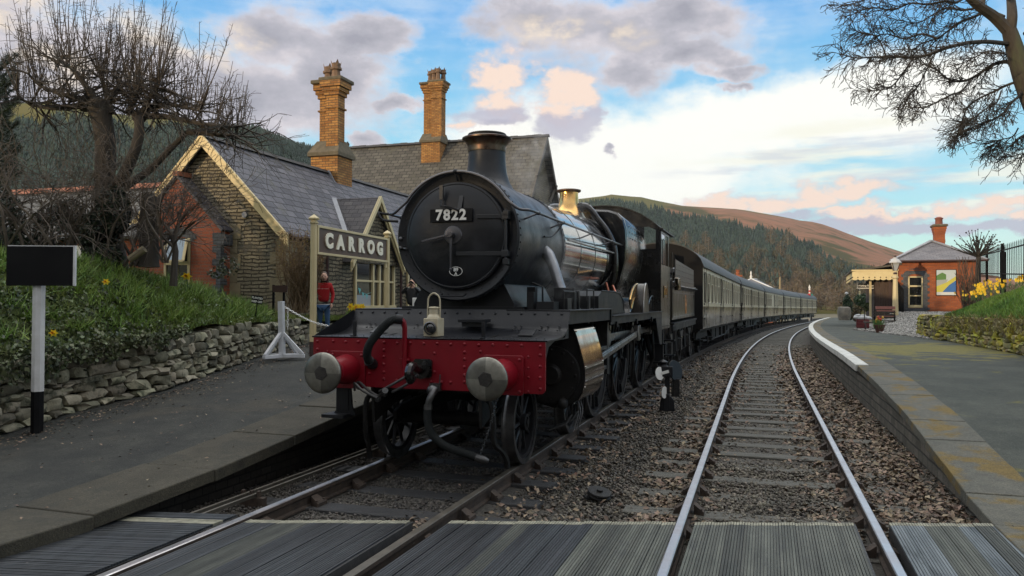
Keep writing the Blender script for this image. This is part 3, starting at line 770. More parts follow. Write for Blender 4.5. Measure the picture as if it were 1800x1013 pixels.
m_tender = mat('tender_side_black', (.022, .018, .015), (.055, .045, .033), .25, scale=2.5, rough2=.45, coat=.35, stretch=(1, 2, .5))

m_rail = mat('handrail_steel', (.10, .10, .11), None, .3, metal=.7)
m_hinge = mat('door_fittings', (.020, .021, .024), None, .38)
loco = thing('steam_locomotive', 'black steam locomotive numbered 7822 with red buffer beam standing at the left platform', 'locomotive', TR, (0, 0, 0))
CZ = 2.52; SR = .742
# ---- buffer beam
def rrect(x0, z0, x1, z1, r, corners=(0, 1, 2, 3), n=5):
    """rounded rectangle in (l,z): corners 0=BL 1=BR 2=TR 3=TL"""
    out = []
    for i, (cx, cz, a0) in enumerate([(x0 + r, z0 + r, pi), (x1 - r, z0 + r, 1.5 * pi), (x1 - r, z1 - r, 0), (x0 + r, z1 - r, .5 * pi)]):
        if i in corners:
            for k in range(n + 1): a = a0 + k * pi / 2 / n; out.append((cx + r * cos(a), cz + r * sin(a)))
        else: out.append([(x0, z0), (x1, z0), (x1, z1), (x0, z1)][i])
    return out
mb = MB(); mb.ext_y(rrect(-1.29, .88, 1.29, 1.385, .045, (0, 1)), .53, .56)
rv = MB()
for x in (-1.24, 1.24):
    for z in (.93, 1.04, 1.15, 1.26, 1.345): mb.rivet((x, .53, z), (0, -1, 0), .019)
for x in (-1.12, 1.12): 
    for z in (.90, 1.04, 1.13, 1.24): mb.rivet((x, .53, z), (0, -1, 0), .014)
for i in range(15): mb.rivet((-1.05 + i * .15, .53, 1.345 if i % 2 else 1.35), (0, -1, 0), .019)
for x in (-.45, .45):
    for z in (.97, 1.04, 1.12, 1.2, 1.27): mb.rivet((x, .53, z), (0, -1, 0), .020)
for x in (-.30, -.15, .08, .2, .30): mb.rivet((x, .53, .96), (0, -1, 0), .019)
for p in ((-.2, 1.25), (.12, 1.25), (.12, 1.06), (-.62, 1.02), (.62, 1.28)): mb.rivet((p[0], .53, p[1]), (0, -1, 0), .019)
bb = mb.build('buffer_beam', m_red, loco)
# ---- buffers
def buffer(l):
    mb = MB()
    mb.lathe([(.085, .06), (.085, .22)], (l, 0, 1.06), (0, 1, 0), 24)
    mb.lathe([(.112, .20), (.125, .205), (.125, .23), (.112, .235), (.120, .30), (.150, .42), (.158, .50), (.158, .535)], (l, 0, 1.06), (0, 1, 0), 28)
    mb.ext_y(rrect(l - .21, .86, l + .21, 1.25, .03), .50, .53)
    for a in (-.17, .17):
        for b in (.90, 1.21): mb.rivet((l + a, .50, b), (0, -1, 0), .02)
    b = mb.build('buffer', m_red, loco, bevel=.004)
    hd = MB(); n = 48; R = .205
    prof = [(0, -.012), (.06, -.011), (.12, -.008), (.17, -.002), (.198, .008), (R, .018), (R, .035), (.17, .045), (.09, .07)]
    vs = []; 
    for r, h in prof[1:]:
        for j in range(n): q = 2 * pi * j / n; vs.append((l + r * cos(q), h, 1.06 + r * sin(q)))
    c = len(vs); vs.append((l, -.012, 1.06)); fs = []; ms = []
    for i in range(len(prof) - 2):
        for j in range(n):
            quad = int(j / (n / 4)) % 2
            fs.append((i * n + j, i * n + (j + 1) % n, (i + 1) * n + (j + 1) % n, (i + 1) * n + j)); ms.append(quad if i < 4 else 1)
    for j in range(n): fs.append((c, j, (j + 1) % n)); ms.append(int(j / (n / 4)) % 2)
    hd.add(vs, fs); hd.m = ms
    hd.cur = 2
    hd.lathe([(.075, -.0135), (.072, -.016), (.0, -.017)], (l, 0, 1.06), (0, 1, 0), 6)
    hd.build('buffer_head', [m_bufl, m_bufd, m_grease], b)
buffer(-.867); buffer(.867)
# ---- drop plate: curved riveted plate behind the beam
prof = []
for i in range(11):
    a = i / 10 * pi / 2; prof.append((.86 + .50 * sin(a), 1.402 + .12 * (1 - cos(a))))
prof = [(.525, 1.40)] + prof + [(1.42, 1.60), (1.47, 1.69)]
def plate(l0, l1):
    up = [(y, z) for y, z in prof]; dn = [(y + .012, z - .014) for y, z in prof][::-1]
    mb.ext_x(up + dn, l0, l1)
mb = MB(); plate(-1.31, 1.31)
n_ = Vector((0, -.9, .3))
for i in range(17): mb.rivet((-1.22 + i * .1525, 1.445, 1.645), (0, -1, .5), .017)
for i in range(34): mb.rivet((-1.26 + i * .0763, .60, 1.401), (0, 0, 1), .008)
for i in range(28): mb.rivet((-1.2 + i * .089, .82, 1.402), (0, 0, 1), .008)
for x in (-1.05, -.98, .72, .79, 1.02, 1.09, 1.22, -.45, .3): 
    for (y, z) in ((1.27, 1.475), (1.34, 1.515)): mb.rivet((x, y, z), (0, -.6, .8), .013)
mb.add([(-1.31, .53, 1.39), (-1.31, 1.45, 1.68), (-1.31, 1.45, 1.40)], [(0, 1, 2)]); 
dp = mb.build('front_platform_plate', m_smk, loco)
for l in (-.80, .93): # access plates
    mb = MB(); mb.beam((l - .08, 1.10, 1.452), (l + .08, 1.10, 1.452), .16, .012, up=(0, -.35, .94)); mb.build('access_plate', m_smk, loco, bevel=.004)
mb = MB()
mb.box((.12, 1.16, 1.55), (.44, 1.34, 1.585)); mb.box((.15, 1.2, 1.50), (.41, 1.30, 1.55))
mb.build('footstep', m_smk, loco, bevel=.004)
for sg in (-1, 1): # lower brackets at the beam's sides
    mb = MB(); mb.ext_x([(.56, 1.385), (1.45, 1.385), (1.45, 1.60), (1.3, 1.40)], sg * 1.29 - .006, sg * 1.29 + .006)
    mb.ext_x([(.56, 1.385), (.95, 1.385), (.70, 1.33), (.60, 1.22), (.56, .95)], sg * 1.27 - .01, sg * 1.27 + .01); mb.build('platform_bracket', m_blk, loco)
for l in (-.87, .60):
    mb = MB(); mb.box((l - .02, .66, 1.40), (l + .02, .675, 1.565)); mb.box((l - .02, .60, 1.402), (l + .02, .675, 1.414)); mb.build('lamp_iron', m_blk, loco, bevel=.002)
# ---- vacuum standpipe with hose
mb = MB(); mb.tube([(-.20, .50, .98), (-.20, .50, 1.50), (-.205, .48, 1.56), (-.23, .46, 1.585)], [.026, .026, .03, .034], 12)
mb.box((-.26, .49, 1.17), (-.14, .53, 1.19)); vp = mb.build('vacuum_pipe', m_red, loco)
mb = MB(); pts = [(-.23, .46, 1.585), (-.29, .42, 1.59), (-.36, .38, 1.54), (-.44, .35, 1.44), (-.52, .35, 1.34), (-.56, .37, 1.25), (-.575, .42, 1.17), (-.575, .50, 1.13)]
def smoothpts(p, k=4):
    p = [Vector(q) for q in p]; out = []
    for i in range(len(p) - 1):
        a, b, c, d = p[max(i - 1, 0)], p[i], p[i + 1], p[min(i + 2, len(p) - 1)]
        for j in range(k):
            t = j / k; out.append(.5 * ((2 * b) + (c - a) * t + (2 * a - 5 * b + 4 * c - d) * t * t + (3 * b - a - 3 * c + d) * t ** 3))
    return out + [p[-1]]
sp = smoothpts(pts, 12); mb.tube(sp, [.042 + .003 * (i % 2) for i in range(len(sp))], 12)
mb.cur = 1; mb.tube([(-.575, .44, 1.16), (-.575, .50, 1.12), (-.575, .53, 1.12)], [.055, .058, .058], 12); mb.tube([(-.21, .47, 1.59), (-.27, .44, 1.595)], .050, 12)
mb.build('vacuum_hose', [m_rubber, m_blk], vp)
# ---- coupling hook and screw coupling
mb = MB(); mb.ext_y(rrect(-.10, 1.0, .10, 1.19, .03), .505, .53); mb.lathe([(.10, .46), (.09, .5)], (0, 0, 1.09), (0, 1, 0), 16)
mb.tube(smoothpts([(0, .50, 1.09), (0, .40, 1.10), (0, .30, 1.13), (0, .22, 1.13), (0, .18, 1.06), (0, .23, 1.0), (0, .29, 1.02)], 4), [.05] * 5 + [.045] * 16 + [.035] * 4, 8)
hk = mb.build('coupling_hook', m_gloss2, loco)
mb = MB()
for o in (-.045, .045): mb.tube(smoothpts([(o, .30, 1.05), (o * 1.6 - .15, .30, .95), (o * 1.6 - .33, .34, .86)], 4), .014, 8)
mb.cyl((-.31, .29, .88), (-.37, .39, .83), .03); mb.cyl((-.34, .33, .86), (-.44, .38, .80), .018)
for o in (-.05, .05): mb.tube(smoothpts([(-.42 - o * .4, .35 + o, .80), (-.58, .38 + o, .86), (-.70, .42 + o, .93), (-.74, .45, .90), (-.70, .42 - o, .86)], 4), .014, 8)
mb.sph((-.44, .38, .78), .035); mb.build('screw_coupling', m_oily, hk)
# ---- steam heat hose under the beam
mb = MB(); mb.box((.10, .45, .87), (.20, .55, .95)); mb.sph((.13, .46, .88), .06, 12, 8); mb.tube(smoothpts([(.16, .46, .90), (.15, .40, .84), (.13, .38, .78), (.12, .38, .70)], 4), .036, 12); mb.cyl((.2, .47, .88), (.21, .47, 1.04), .008)
hp = mb.build('steam_heat_cock', m_oily, loco)
mb = MB(); sp = smoothpts([(.12, .38, .73), (.12, .37, .60), (.16, .38, .46), (.27, .42, .35), (.40, .46, .29), (.52, .50, .25), (.60, .52, .22)], 8)
mb.tube(sp, [.040 + .002 * (i % 2) for i in range(len(sp))], 12); mb.cur = 1; mb.tube([(.58, .51, .23), (.66, .53, .20), (.70, .55, .19)], [.045, .045, .025], 10); mb.tube([(.12, .38, .745), (.12, .38, .70)], .046, 12)
mb.build('steam_heat_hose', [m_rubber, m_oily], hp)
mb = MB()
for i in range(22):
    t = i / 21; p = Vector((.62, .52, .24)).lerp(Vector((.80, .60, .92)), t) + Vector((0, 0, -.05 * sin(pi * t))); mb.torus(p, .014, .004, (1, .3, 0) if i % 2 else (0, 1, .3), 8, 4)
mb.build('hose_chain', m_oily, hp)
# ---- frames and guard irons under the beam
mb = MB()
for sg in (-1, 1):
    mb.ext_x([(.56, 1.38), (.56, .88), (.60, .50), (.95, .62), (1.6, .72), (3.4, .72), (4.2, .78), (9.6, .80), (11.2, .85), (11.2, 1.45), (1.5, 1.45)], sg * .60 - .015, sg * .60 + .015)
mb.box((-.6, .60, .85), (.6, .63, 1.36)); mb.box((-1.0, 1.0, .95), (1.0, 1.1, 1.3)); mb.box((-.58, 4.4, .80), (.58, 10.5, 1.35))
mb.build('main_frame', m_grime, loco)
for sg in (-1, 1):
    mb = MB(); mb.tube(smoothpts([(sg * .62, .66, .80), (sg * .70, .64, .74), (sg * .72, .64, .55), (sg * .72, .66, .35), (sg * .76, .78, .25), (sg * .79, .86, .14), (sg * .79, .88, .06)], 4), .03, 6); mb.build('guard_iron', m_grime, loco)
mb = MB(); mb.box((-1.02, .55, .62), (-.88, .60, .88)); mb.ext_y([(-1.12, .55), (-.86, .55), (-.86, .585), (-1.12, .585)], .42, .66); mb.ext_y([(-1.02, .88), (-.86, .88), (-.84, .66), (-.80, .57), (-1.06, .57), (-1.0, .66)], .56, .59)
mb.build('front_step', m_blk, loco)
# ---- smokebox
mb = MB(); mb.lathe([(SR - .10, 1.44), (SR - .02, 1.41), (SR, 1.43), (SR, 1.50), (SR - .012, 1.51), (SR - .012, 3.40), (SR + .006, 3.41), (SR + .006, 3.50), (SR - .02, 3.51)], (0, 0, CZ), (0, 1, 0), 72)
for i in range(60):
    a = 2 * pi * i / 60
    for y in (1.465, 3.455): mb.rivet(((SR + (.0 if y < 2 else .006)) * cos(a), y, CZ + (SR + (.0 if y < 2 else .006)) * sin(a)), (cos(a), 0, sin(a)), .014)
for i in range(40):
    a = 2 * pi * i / 40; mb.rivet(((SR - .075) * cos(a), 1.43, CZ + (SR - .075) * sin(a)), (0, -1, 0), .009)
smk = mb.build('smokebox', m_smk, loco)
mb = MB() # saddle
mb.ext_y([(-.62, 1.45), (.62, 1.45), (.62, 1.75), (.50, 1.98), (-.50, 1.98), (-.62, 1.75)], 1.62, 3.3); mb.box((-.75, 1.56, 1.45), (.75, 3.4, 1.72)); mb.build('saddle', m_blk, loco)
# door
mb = MB(); R = .585; mb.lathe([(R + .025, 1.425), (R + .02, 1.385), (R, 1.375), (R - .01, 1.378), (R * .9, 1.352), (R * .7, 1.328), (R * .45, 1.312), (R * .2, 1.305), (0.001, 1.303)], (0, 0, CZ), (0, 1, 0), 72, caps=False)
door = mb.build('smokebox_door', m_smk, smk)
mb = MB()
for z in (CZ + .20, CZ - .21):
    mb.beam((.04 if z < CZ else .28, 1.30, z), (.56, 1.36, z), .02, .045); mb.beam((.56, 1.36, z), (.62, 1.36, z), .05, .08)
mb.cyl((.605, 1.355, CZ - .33), (.605, 1.355, CZ + .28), .016); 
for z in (CZ + .20, CZ - .21, CZ + .23, CZ - .3): mb.box((.575, 1.33, z - .03), (.64, 1.42, z + .03))
mb.build('door_hinge', m_hinge, smk, bevel=.003)
mb = MB(); mb.lathe([(.11, 1.305), (.10, 1.290), (.05, 1.285)], (0, 0, CZ + .0), (0, 1, 0), 20)
mb.cyl((0, 1.29, CZ), (0, 1.20, CZ), .032, n=12); mb.beam((0, 1.215, CZ), (-.34, 1.215, CZ - .075), .022, .026, up=(0, 1, 0)); mb.beam((0, 1.245, CZ), (0.0, 1.245, CZ - .385), .022, .026, up=(0, 1, 0)); mb.sph((0, 1.245, CZ - .385), .02)
mb.build('door_handle', m_rail, smk, bevel=.003)
mb = MB(); mb.tube(smoothpts([(-.135, 1.30, CZ + .55), (-.135, 1.285, CZ + .42), (-.135, 1.27, CZ + .335), (-.12, 1.26, CZ + .32), (-.03, 1.26, CZ + .31), (.04, 1.265, CZ + .285), (.075, 1.27, CZ + .27)], 3), .013, 4)
mb.box((-.155, 1.27, CZ + .40), (-.115, 1.30, CZ + .56)); mb.beam((-.1, 1.265, CZ + .325), (.08, 1.27, CZ + .28), .035, .010, up=(0, -.5, 1)); mb.beam((.078, 1.29, CZ + .29), (.09, 1.33, CZ + .44), .01, .05, up=(1, 0, 0))
mb.build('lamp_bracket', m_hinge, smk)
mb = MB(); mb.box((-.275, 1.285, CZ + .145), (.235, 1.30, CZ + .295)); npl = mb.build('number_plate', mat('plate_black', (.004, .004, .005), None, .6, spec=.2), smk, bevel=.004)
npl['label'] = 'black number plate 7822 on the smokebox door'
mb = MB(); add_text(mb, '7822', .165, .004, lambda x, y, z: (x * 1.0 - .02, 1.283 - z, CZ + .22 + y), .0055, 1.16); mb.build('number_lettering', m_white, smk, smooth=False)
mb = MB(); a = [(.082 * cos(q), .052 * sin(q)) for q in [2 * pi * i / 32 for i in range(32)]]
mb.ext_y([(x + .03, z + CZ - .405) for x, z in a], 1.322, 1.332); mb.build('shed_plate', MATS['plate_black'], smk)
mb = MB(); mb.torus((0, 0, 0), 1, .055, (0, 0, 1), 32, 6); mb.v = [(.03 + v[0] * .076, 1.320 + v[2] * .05, CZ - .405 + v[1] * .050) for v in mb.v]
add_text(mb, '89', .055, .003, lambda x, y, z: (.03 + x, 1.319 - z, CZ - .388 + y), .002); add_text(mb, 'A', .045, .003, lambda x, y, z: (.03 + x, 1.319 - z, CZ - .433 + y), .002)
mb.build('shed_plate_lettering', m_white, smk, smooth=False)
mb = MB(); mb.tube([(-.16, 1.38, CZ - .66), (-.15, 1.33, CZ - .68), (.12, 1.33, CZ - .68), (.13, 1.38, CZ - .66)], .011, 6)
mb.build('step_rail', m_blk, smk)
mb = MB(); mb.rivet((-.70, 1.42, CZ - .02), (0, -1, 0), .03); mb.sph((-.69, 1.40, CZ - .13), .028); mb.cyl((-.69, 1.42, CZ - .13), (-.60, 1.37, CZ - .14), .012)
mb.build('door_dog', m_oily, smk)
# ---- chimney
mb = MB(); n = 40
# base flare following the smokebox curve
vs = []; rings = []
for (r, h, k) in ((.37, .0, 1), (.33, .012, 1), (.285, .06, .75), (.255, .14, .4), (.238, .25, .1), (.232, .36, 0), (.230, .40, 0)):
    for j in range(n):
        q = 2 * pi * j / n; x = r * cos(q); y = r * sin(q)
        drop = SR - sqrt(max(SR * SR - x * x, 0)); vs.append((x, 2.41 + y, CZ + SR - .012 + h - drop * k))
fs = [(i * n + j, i * n + (j + 1) % n, (i + 1) * n + (j + 1) % n, (i + 1) * n + j) for i in range(6) for j in range(n)]
mb.add(vs, fs); mb.lathe([(.230, 3.63), (.232, 3.65)], (0, 2.41, 0), (0, 0, 1), n)
mb.cyl((0, 2.41, 3.45), (0, 2.41, 3.66), .229, .231, n)
ch = mb.build('chimney', m_smk, loco)
mb = MB(); mb.lathe([(.236, 3.645), (.240, 3.66), (.240, 3.70), (.250, 3.735), (.275, 3.775), (.312, 3.80), (.314, 3.818), (.300, 3.826), (.262, 3.83)], (0, 2.41, 0), (0, 0, 1), 48, caps=False); mb.build('copper_cap', m_copper, ch)
mb = MB(); mb.lathe([(.24, 3.81), (.243, 3.865), (.235, 3.875), (.20, 3.87), (.19, 3.70), (.19, 3.5)], (0, 2.41, 0), (0, 0, 1), 40, caps=False); mb.build('inner_rim', m_grime, ch)
# ---- boiler
def rb(y): return float(np.interp(y, [3.5, 7.2], [.70, .80]))
mb = MB(); mb.lathe([(rb(y), y) for y in (3.5, 4.2, 5.0, 5.8, 6.5, 7.2)], (0, 0, CZ), (0, 1, 0), 80)
boi = mb.build('boiler', m_gloss, loco)
for y in (3.62, 4.55, 5.45, 6.3, 7.08):
    mb = MB(); mb.lathe([(rb(y) + .001, y - .028), (rb(y) + .006, y - .024), (rb(y) + .006, y + .024), (rb(y) + .001, y + .028)], (0, 0, CZ), (0, 1, 0), 80, caps=False); mb.build('boiler_band', m_gloss, boi)
mb = MB(); mb.box((-.28, 1.8, 1.4), (.28, 3.4, 1.8)); mb.box((-.5, 3.5, 1.45), (.5, 5.0, 1.72)); mb.build('inside_valve_cover', m_grime, loco)
# ---- firebox (belpaire)
def fbx(y, kx=1, top=3.45):
    r = .30; out = [(-.60, 1.60)]
    half = [(.60, 1.60), (.70, 1.85), (.84, 2.2), (.93, 2.55), (.95, 2.85), (.93, 3.1), (.88, 3.27), (.78, 3.38), (.62, 3.435), (.4, top), (0, top + .01)]
    h2 = [(x * kx, z) for x, z in half]; return h2 + [(-x, z) for x, z in h2[:-1][::-1]]
mb = MB(); a = fbx(0, 1.0); b = fbx(0, .97, 3.42); n = len(a)
secs = [(7.16, .985, -.035), (7.20, 1.0, 0), (9.62, .97, -.05)]
vs = [(x * k, y, z + (dz if z > 2 else 0)) for (y, k, dz) in secs for x, z in a]
fs = [(i * n + j, i * n + (j + 1) % n, (i + 1) * n + (j + 1) % n, (i + 1) * n + j) for i in range(2) for j in range(n)] + [tuple(range(n))[::-1], tuple(2 * n + j for j in range(n))]
mb.add(vs, fs)
for y in (7.24, 8.4, 9.5): mb.prism([(x * 1.006, z + (.006 if z > 2.8 else 0)) for x, z in a], lambda p, k: (p[0], y + (.02 if k else -.02), p[1] - .02 * (y > 8)), ends=False)
random.seed(4)
mb.cur = 1
for i in range(5):
    for j in range(3): mb.rivet((.935 - .01 * j, 7.6 + i * .3, 2.95 + j * .11 - .22 * (i % 2) * 0), (1, 0, .3), .02)
fb = mb.build('firebox', [m_gloss2, m_oily], loco)
# ---- safety valve bonnet and top feed
zb = CZ + .79; yb = 6.7
mb = MB(); vs = []; n = 40
for (r, h, k) in ((.33, -.005, 1), (.29, .02, 1), (.24, .07, .6), (.195, .14, .2), (.175, .22, 0), (.165, .36, 0), (.168, .40, 0)):
    for j in range(n):
        q = 2 * pi * j / n; x = r * cos(q); drop = .79 - sqrt(.79 ** 2 - x * x); vs.append((x, yb + r * sin(q), zb + h - drop * k))
mb.add(vs, [(i * n + j, i * n + (j + 1) % n, (i + 1) * n + (j + 1) % n, (i + 1) * n + j) for i in range(6) for j in range(n)])
bon = mb.build('safety_valve_bonnet', m_brass, loco)
mb = MB(); mb.lathe([(.168, .395), (.20, .405), (.215, .42), (.215, .44), (.17, .45), (.14, .44)], (0, yb, zb), (0, 0, 1), 36); mb.build('bonnet_rim', mat('bonnet_rim_brown', (.10, .06, .04), (.16, .10, .06), .5, metal=.6, scale=6), bon)
mb = MB(); add_text(mb, '8', .20, .003, lambda x, y, z: (x - .05, yb - .168 - z + .5 * (x - .05) ** 2 * 5, zb + .29 + y), .003); mb.build('figure_eight', mat('dark_brass', (.14, .09, .04), None, .4, metal=.8), bon)  # dark figure set on the front of the bonnet
for sg in (-1, 1):
    mb = MB(); pts = smoothpts([(sg * .17, yb, zb + .12), (sg * .30, yb, zb + .13), (sg * .40, yb, zb + .06), (sg * .53, yb + .02, zb - .10), (sg * .68, yb + .04, zb - .30), (sg * .79, yb + .05, zb - .55), (sg * .82, yb + .05, zb - .85), (sg * .80, yb + .05, zb - 1.10), (sg * .72, yb + .05, zb - 1.35)], 5)
    mb.tube(pts, [.09 - .035 * min(1, i / 14) for i in range(len(pts))], 14); mb.tube([(sg * .37, yb, zb + .08), (sg * .37, yb, zb + .20)], .012, 6)
    mb.build('top_feed_pipe', m_gloss2, loco)
mb = MB(); mb.tube(smoothpts([(.80, 6.62, 2.05), (.86, 6.52, 1.95), (.93, 6.45, 1.82), (.95, 6.5, 1.70), (.93, 6.62, 1.60), (.90, 6.8, 1.57)], 5), .028, 10); mb.tube(smoothpts([(.74, 6.35, 2.1), (.80, 6.25, 1.95), (.82, 6.2, 1.8)], 4), .02, 8); mb.build('copper_pipe', m_cpipe, loco)
# ---- handrails
rr = SR - .035
arc = [(rr * 1.02 * sin(q), 1.36, CZ + rr * 1.02 * cos(q)) for q in [i / 12 * .98 for i in range(13)]]
def hr(sg):
    p = [(sg * x, y, z) for x, y, z in arc] + [(sg * .68, 1.35, CZ + .33), (sg * .76, 1.37, CZ + .275), (sg * .84, 1.42, CZ + .27), (sg * .865, 1.55, CZ + .27)]
    mb = MB(); mb.tube(smoothpts(p, 3) + [Vector((sg * .865, y, 2.79)) for y in (2.5, 4, 6, 8, 9.58)], .0165, 10)
    for y in (1.75, 2.9, 4.6, 6.2, 8.0):
        mb.sph((sg * .865, y, 2.79), .026, 8, 6); rr_ = .70 if y < 7 else .9; mb.cyl((sg * .865, y, 2.79), (sg * (rr_ - .02), y, 2.72), .012, n=6)
    mb.build('handrail', m_rail, loco)
hr(1); hr(-1)
mb = MB(); mb.sph((0, 1.36, CZ + rr * 1.02), .03); mb.tube([(.0, 1.36, CZ + .70), (.02, 1.40, CZ + .62)], .014, 6)
mb.tube(smoothpts([(.86, 2.9, 2.79), (.80, 2.86, 2.68), (.76, 2.7, 2.60), (.74, 2.45, 2.58)], 3), .012, 6); mb.tube(smoothpts([(-.86, 1.42, 2.79), (-.93, 1.40, 2.80), (-.96, 1.36, 2.80), (-.90, 1.36, 2.72), (-.72, 1.38, 2.70)], 3), .016, 6)
mb.build('handrail_bracket', m_blk, loco)
mb = MB(); mb.tube([(.775, 3.52, 2.62), (.80, 5.5, 2.62), (.82, 6.6, 2.62)], .018, 8); mb.build('ejector_pipe', m_gloss2, loco)
# ---- outside steam pipes
for sg in (1,):
    mb = MB(); mb.tube(smoothpts([(sg * .68, 2.62, 2.42), (sg * .76, 2.55, 2.36), (sg * .84, 2.50, 2.22), (sg * .92, 2.46, 2.0), (sg * 1.0, 2.44, 1.80), (sg * 1.03, 2.44, 1.60)], 4), [.075] * 6 + [.068] * 15, 16)
    mb.build('steam_pipe', mat('steam_pipe_grey', (.33, .34, .36), (.22, .22, .24), .35, metal=.7, scale=6), loco)
    mb = MB(); mb.box((sg * 1.03 - .13, 2.30, 1.68), (sg * 1.03 + .13, 2.34, 1.95)); mb.box((sg * 1.03 - .13, 2.54, 1.68), (sg * 1.03 + .13, 2.58, 1.92)); mb.box((sg * 1.03 - .10, 2.34, 1.68), (sg * 1.03 + .10, 2.54, 1.90)); (mb.build('pipe_box', m_blk, loco, bevel=.01) if sg > 0 else None)
# ---- running plate
mb = MB()
for sg in (-1, 1):
    x0, x1 = sorted((sg * .58, sg * 1.31))
    mb.box((x0, 1.46, 1.675), (x1, 3.95, 1.69)); mb.box((x0, 4.0, 1.575), (x1, 9.62, 1.59))
    xa, xb = sorted((sg * 1.25, sg * 1.27)); mb.box((xa, 1.48, 1.53), (xb, 3.95, 1.675)); mb.box((xa, 4.0, 1.46), (xb, 9.62, 1.575))
    mb.box((min(sg * .62, sg * 1.29), 3.95, 1.50), (max(sg * .62, sg * 1.29), 4.0, 1.69))
    for i in range(70): mb.rivet((sg * 1.29, 4.05 + i * .08, 1.59), (0, 0, 1), .007)
    for y in (4.4, 6.2, 8.0): mb.box((min(sg * 1.275, sg * 1.30), y - .04, 1.42), (max(sg * 1.275, sg * 1.30), y + .04, 1.50))
rp_ = mb.build('running_plate', m_blk, loco, bevel=.004)
mb = MB()
for sg in (-1, 1): mb.ext_x([(8.7, 1.46), (9.62, 1.46), (9.62, .90), (9.3, .92), (8.9, 1.25)], sg * 1.26 - .01, sg * 1.26 + .01)
mb.build('rear_valance', m_blk, loco)
mb = MB()
for (l, y, a, b, h) in ((.98, 1.75, .10, .12, .09), (.80, 1.72, .04, .06, .20), (1.08, 2.05, .08, .1, .13), (.72, 2.0, .05, .05, .26), (1.16, 2.9, .05, .05, .16), (.9, 3.1, .09, .12, .12)):
    mb.box((l - a, y - b, 1.69), (l + a, y + b, 1.69 + h))
mb.tube([(1.15, 1.8, 1.69), (1.15, 1.8, 1.9), (1.15, 2.3, 1.9), (1.15, 2.3, 1.69)], .010, 6); mb.tube([(.88, 1.9, 1.69), (.88, 1.88, 1.95), (.75, 1.9, 2.0)], .012, 6)
mb.tube([(1.22, 2.7, 1.69), (1.22, 2.7, 1.93), (1.22, 3.1, 1.93), (1.22, 3.1, 1.69)], .010, 6)
mb.build('lubricator_fittings', m_blk, loco, bevel=.006)
mb = MB(); mb.box((.95, 4.45, 1.80), (1.05, 4.62, 1.92)); mb.build('brass_oil_box', m_brass, loco, bevel=.01)
# ---- splashers
def splasher(yc, R, l0, l1, zb=1.59, mt=None, nm='splasher'):
    zc = .864
    a0 = math.asin(min(1, (zb - zc) / R)); pts = [(yc + R * cos(q), zc + R * sin(q)) for q in [a0 + (pi - 2 * a0) * i / 20 for i in range(21)]]
    mb = MB(); mb.ext_x(pts, l0, l1); rim = [(yc + (R + .018) * cos(q), zc + (R + .018) * sin(q)) for q in [a0 + (pi - 2 * a0) * i / 20 for i in range(21)]]
    o = mb.build(nm, mt or m_gloss2, loco)
    m2 = MB(); pts3 = [(l1 if l1 > 0 else l0, y, z) for y, z in rim]; m2.tube(pts3, .012, 6); m2.build('splasher_beading', m_bright, o)
    return o
for sg in (-1, 1):
    for yc in (5.21, 7.34, 9.4):
        l0, l1 = sorted((sg * .70, sg * 1.10)); splasher(yc, 1.02 if yc != 7.34 else 1.0, l0, l1)
# long front valve cover
mb = MB(); pts = [(3.7, 1.60), (3.7, 1.86), (3.9, 1.93), (4.9, 1.93), (5.35, 1.90), (5.6, 1.80), (5.72, 1.60)]; mb.ext_x(pts, .72, 1.16); mb.tube([(1.16, y, z) for y, z in [(3.9, 1.93), (4.9, 1.93), (5.3, 1.91), (5.58, 1.81), (5.72, 1.60)]], .013, 6)
mb.build('splasher_box', m_blk, loco, bevel=.01)
# nameplate: brass arc over the middle splasher
R1, R2 = 1.04, 1.24; a0, a1 = radians(50), radians(130); n = 28
mb = MB(); arcp = [(7.34 + R2 * cos(a0 + (a1 - a0) * i / n), .864 + R2 * sin(a0 + (a1 - a0) * i / n)) for i in range(n + 1)]; arci = [(7.34 + R1 * cos(a1 - (a1 - a0) * i / n), .864 + R1 * sin(a1 - (a1 - a0) * i / n)) for i in range(n + 1)]
mb.ext_x(arcp + arci, 1.09, 1.115); 
np_ = mb.build('nameplate', mat('nameplate_ground', (.05, .035, .02), None, .4, metal=.5), loco); np_['label'] = 'arched brass nameplate lettered Foxcote Manor'
mb = MB()
for R in (R1, R2): mb.tube([(1.12, 7.34 + R * cos(a0 + (a1 - a0) * i / n), .864 + R * sin(a0 + (a1 - a0) * i / n)) for i in range(n + 1)], .014, 6)
txt = 'FOXCOTE MANOR'; 
for i, chh in enumerate(txt):
    if chh == ' ': continue
    q = a1 - (a1 - a0) * (i + .8) / (len(txt) + .6); q = pi - q   # reading from the front end to the rear (viewer sees rear on the right)
    q = pi - (a0 + (a1 - a0) * (i + .8) / (len(txt) + .6)); q = pi - q
    # angle measured from rear: letters run from the front (small y) to the rear (large y)
    ang = a1 - (a1 - a0) * (i + .8) / (len(txt) + .6)
    cy, cz = 7.34 + (R1 + R2) / 2 * cos(ang), .864 + (R1 + R2) / 2 * sin(ang)
    ta = ang - pi / 2
    add_text(mb, chh, .15, .004, lambda x, y, z: (1.117 + z, cy + x * cos(ta) - y * sin(ta), cz + x * sin(ta) + y * cos(ta)), .004)
mb.build('nameplate_lettering', m_brass, np_, smooth=False)
mb = MB(); mb.ext_x([(7.34 + .30 * cos(q), 1.59 + .52 * sin(q)) for q in [pi * i / 16 for i in range(17)]], 1.1, 1.27); o_ = mb.build('crank_splasher', m_tender, loco)
mb = MB(); mb.tube([(1.27, 7.34 + .30 * cos(q), 1.59 + .52 * sin(q)) for q in [pi * i / 16 for i in range(17)]], .014, 6); mb.build('splasher_beading', m_bright, o_)
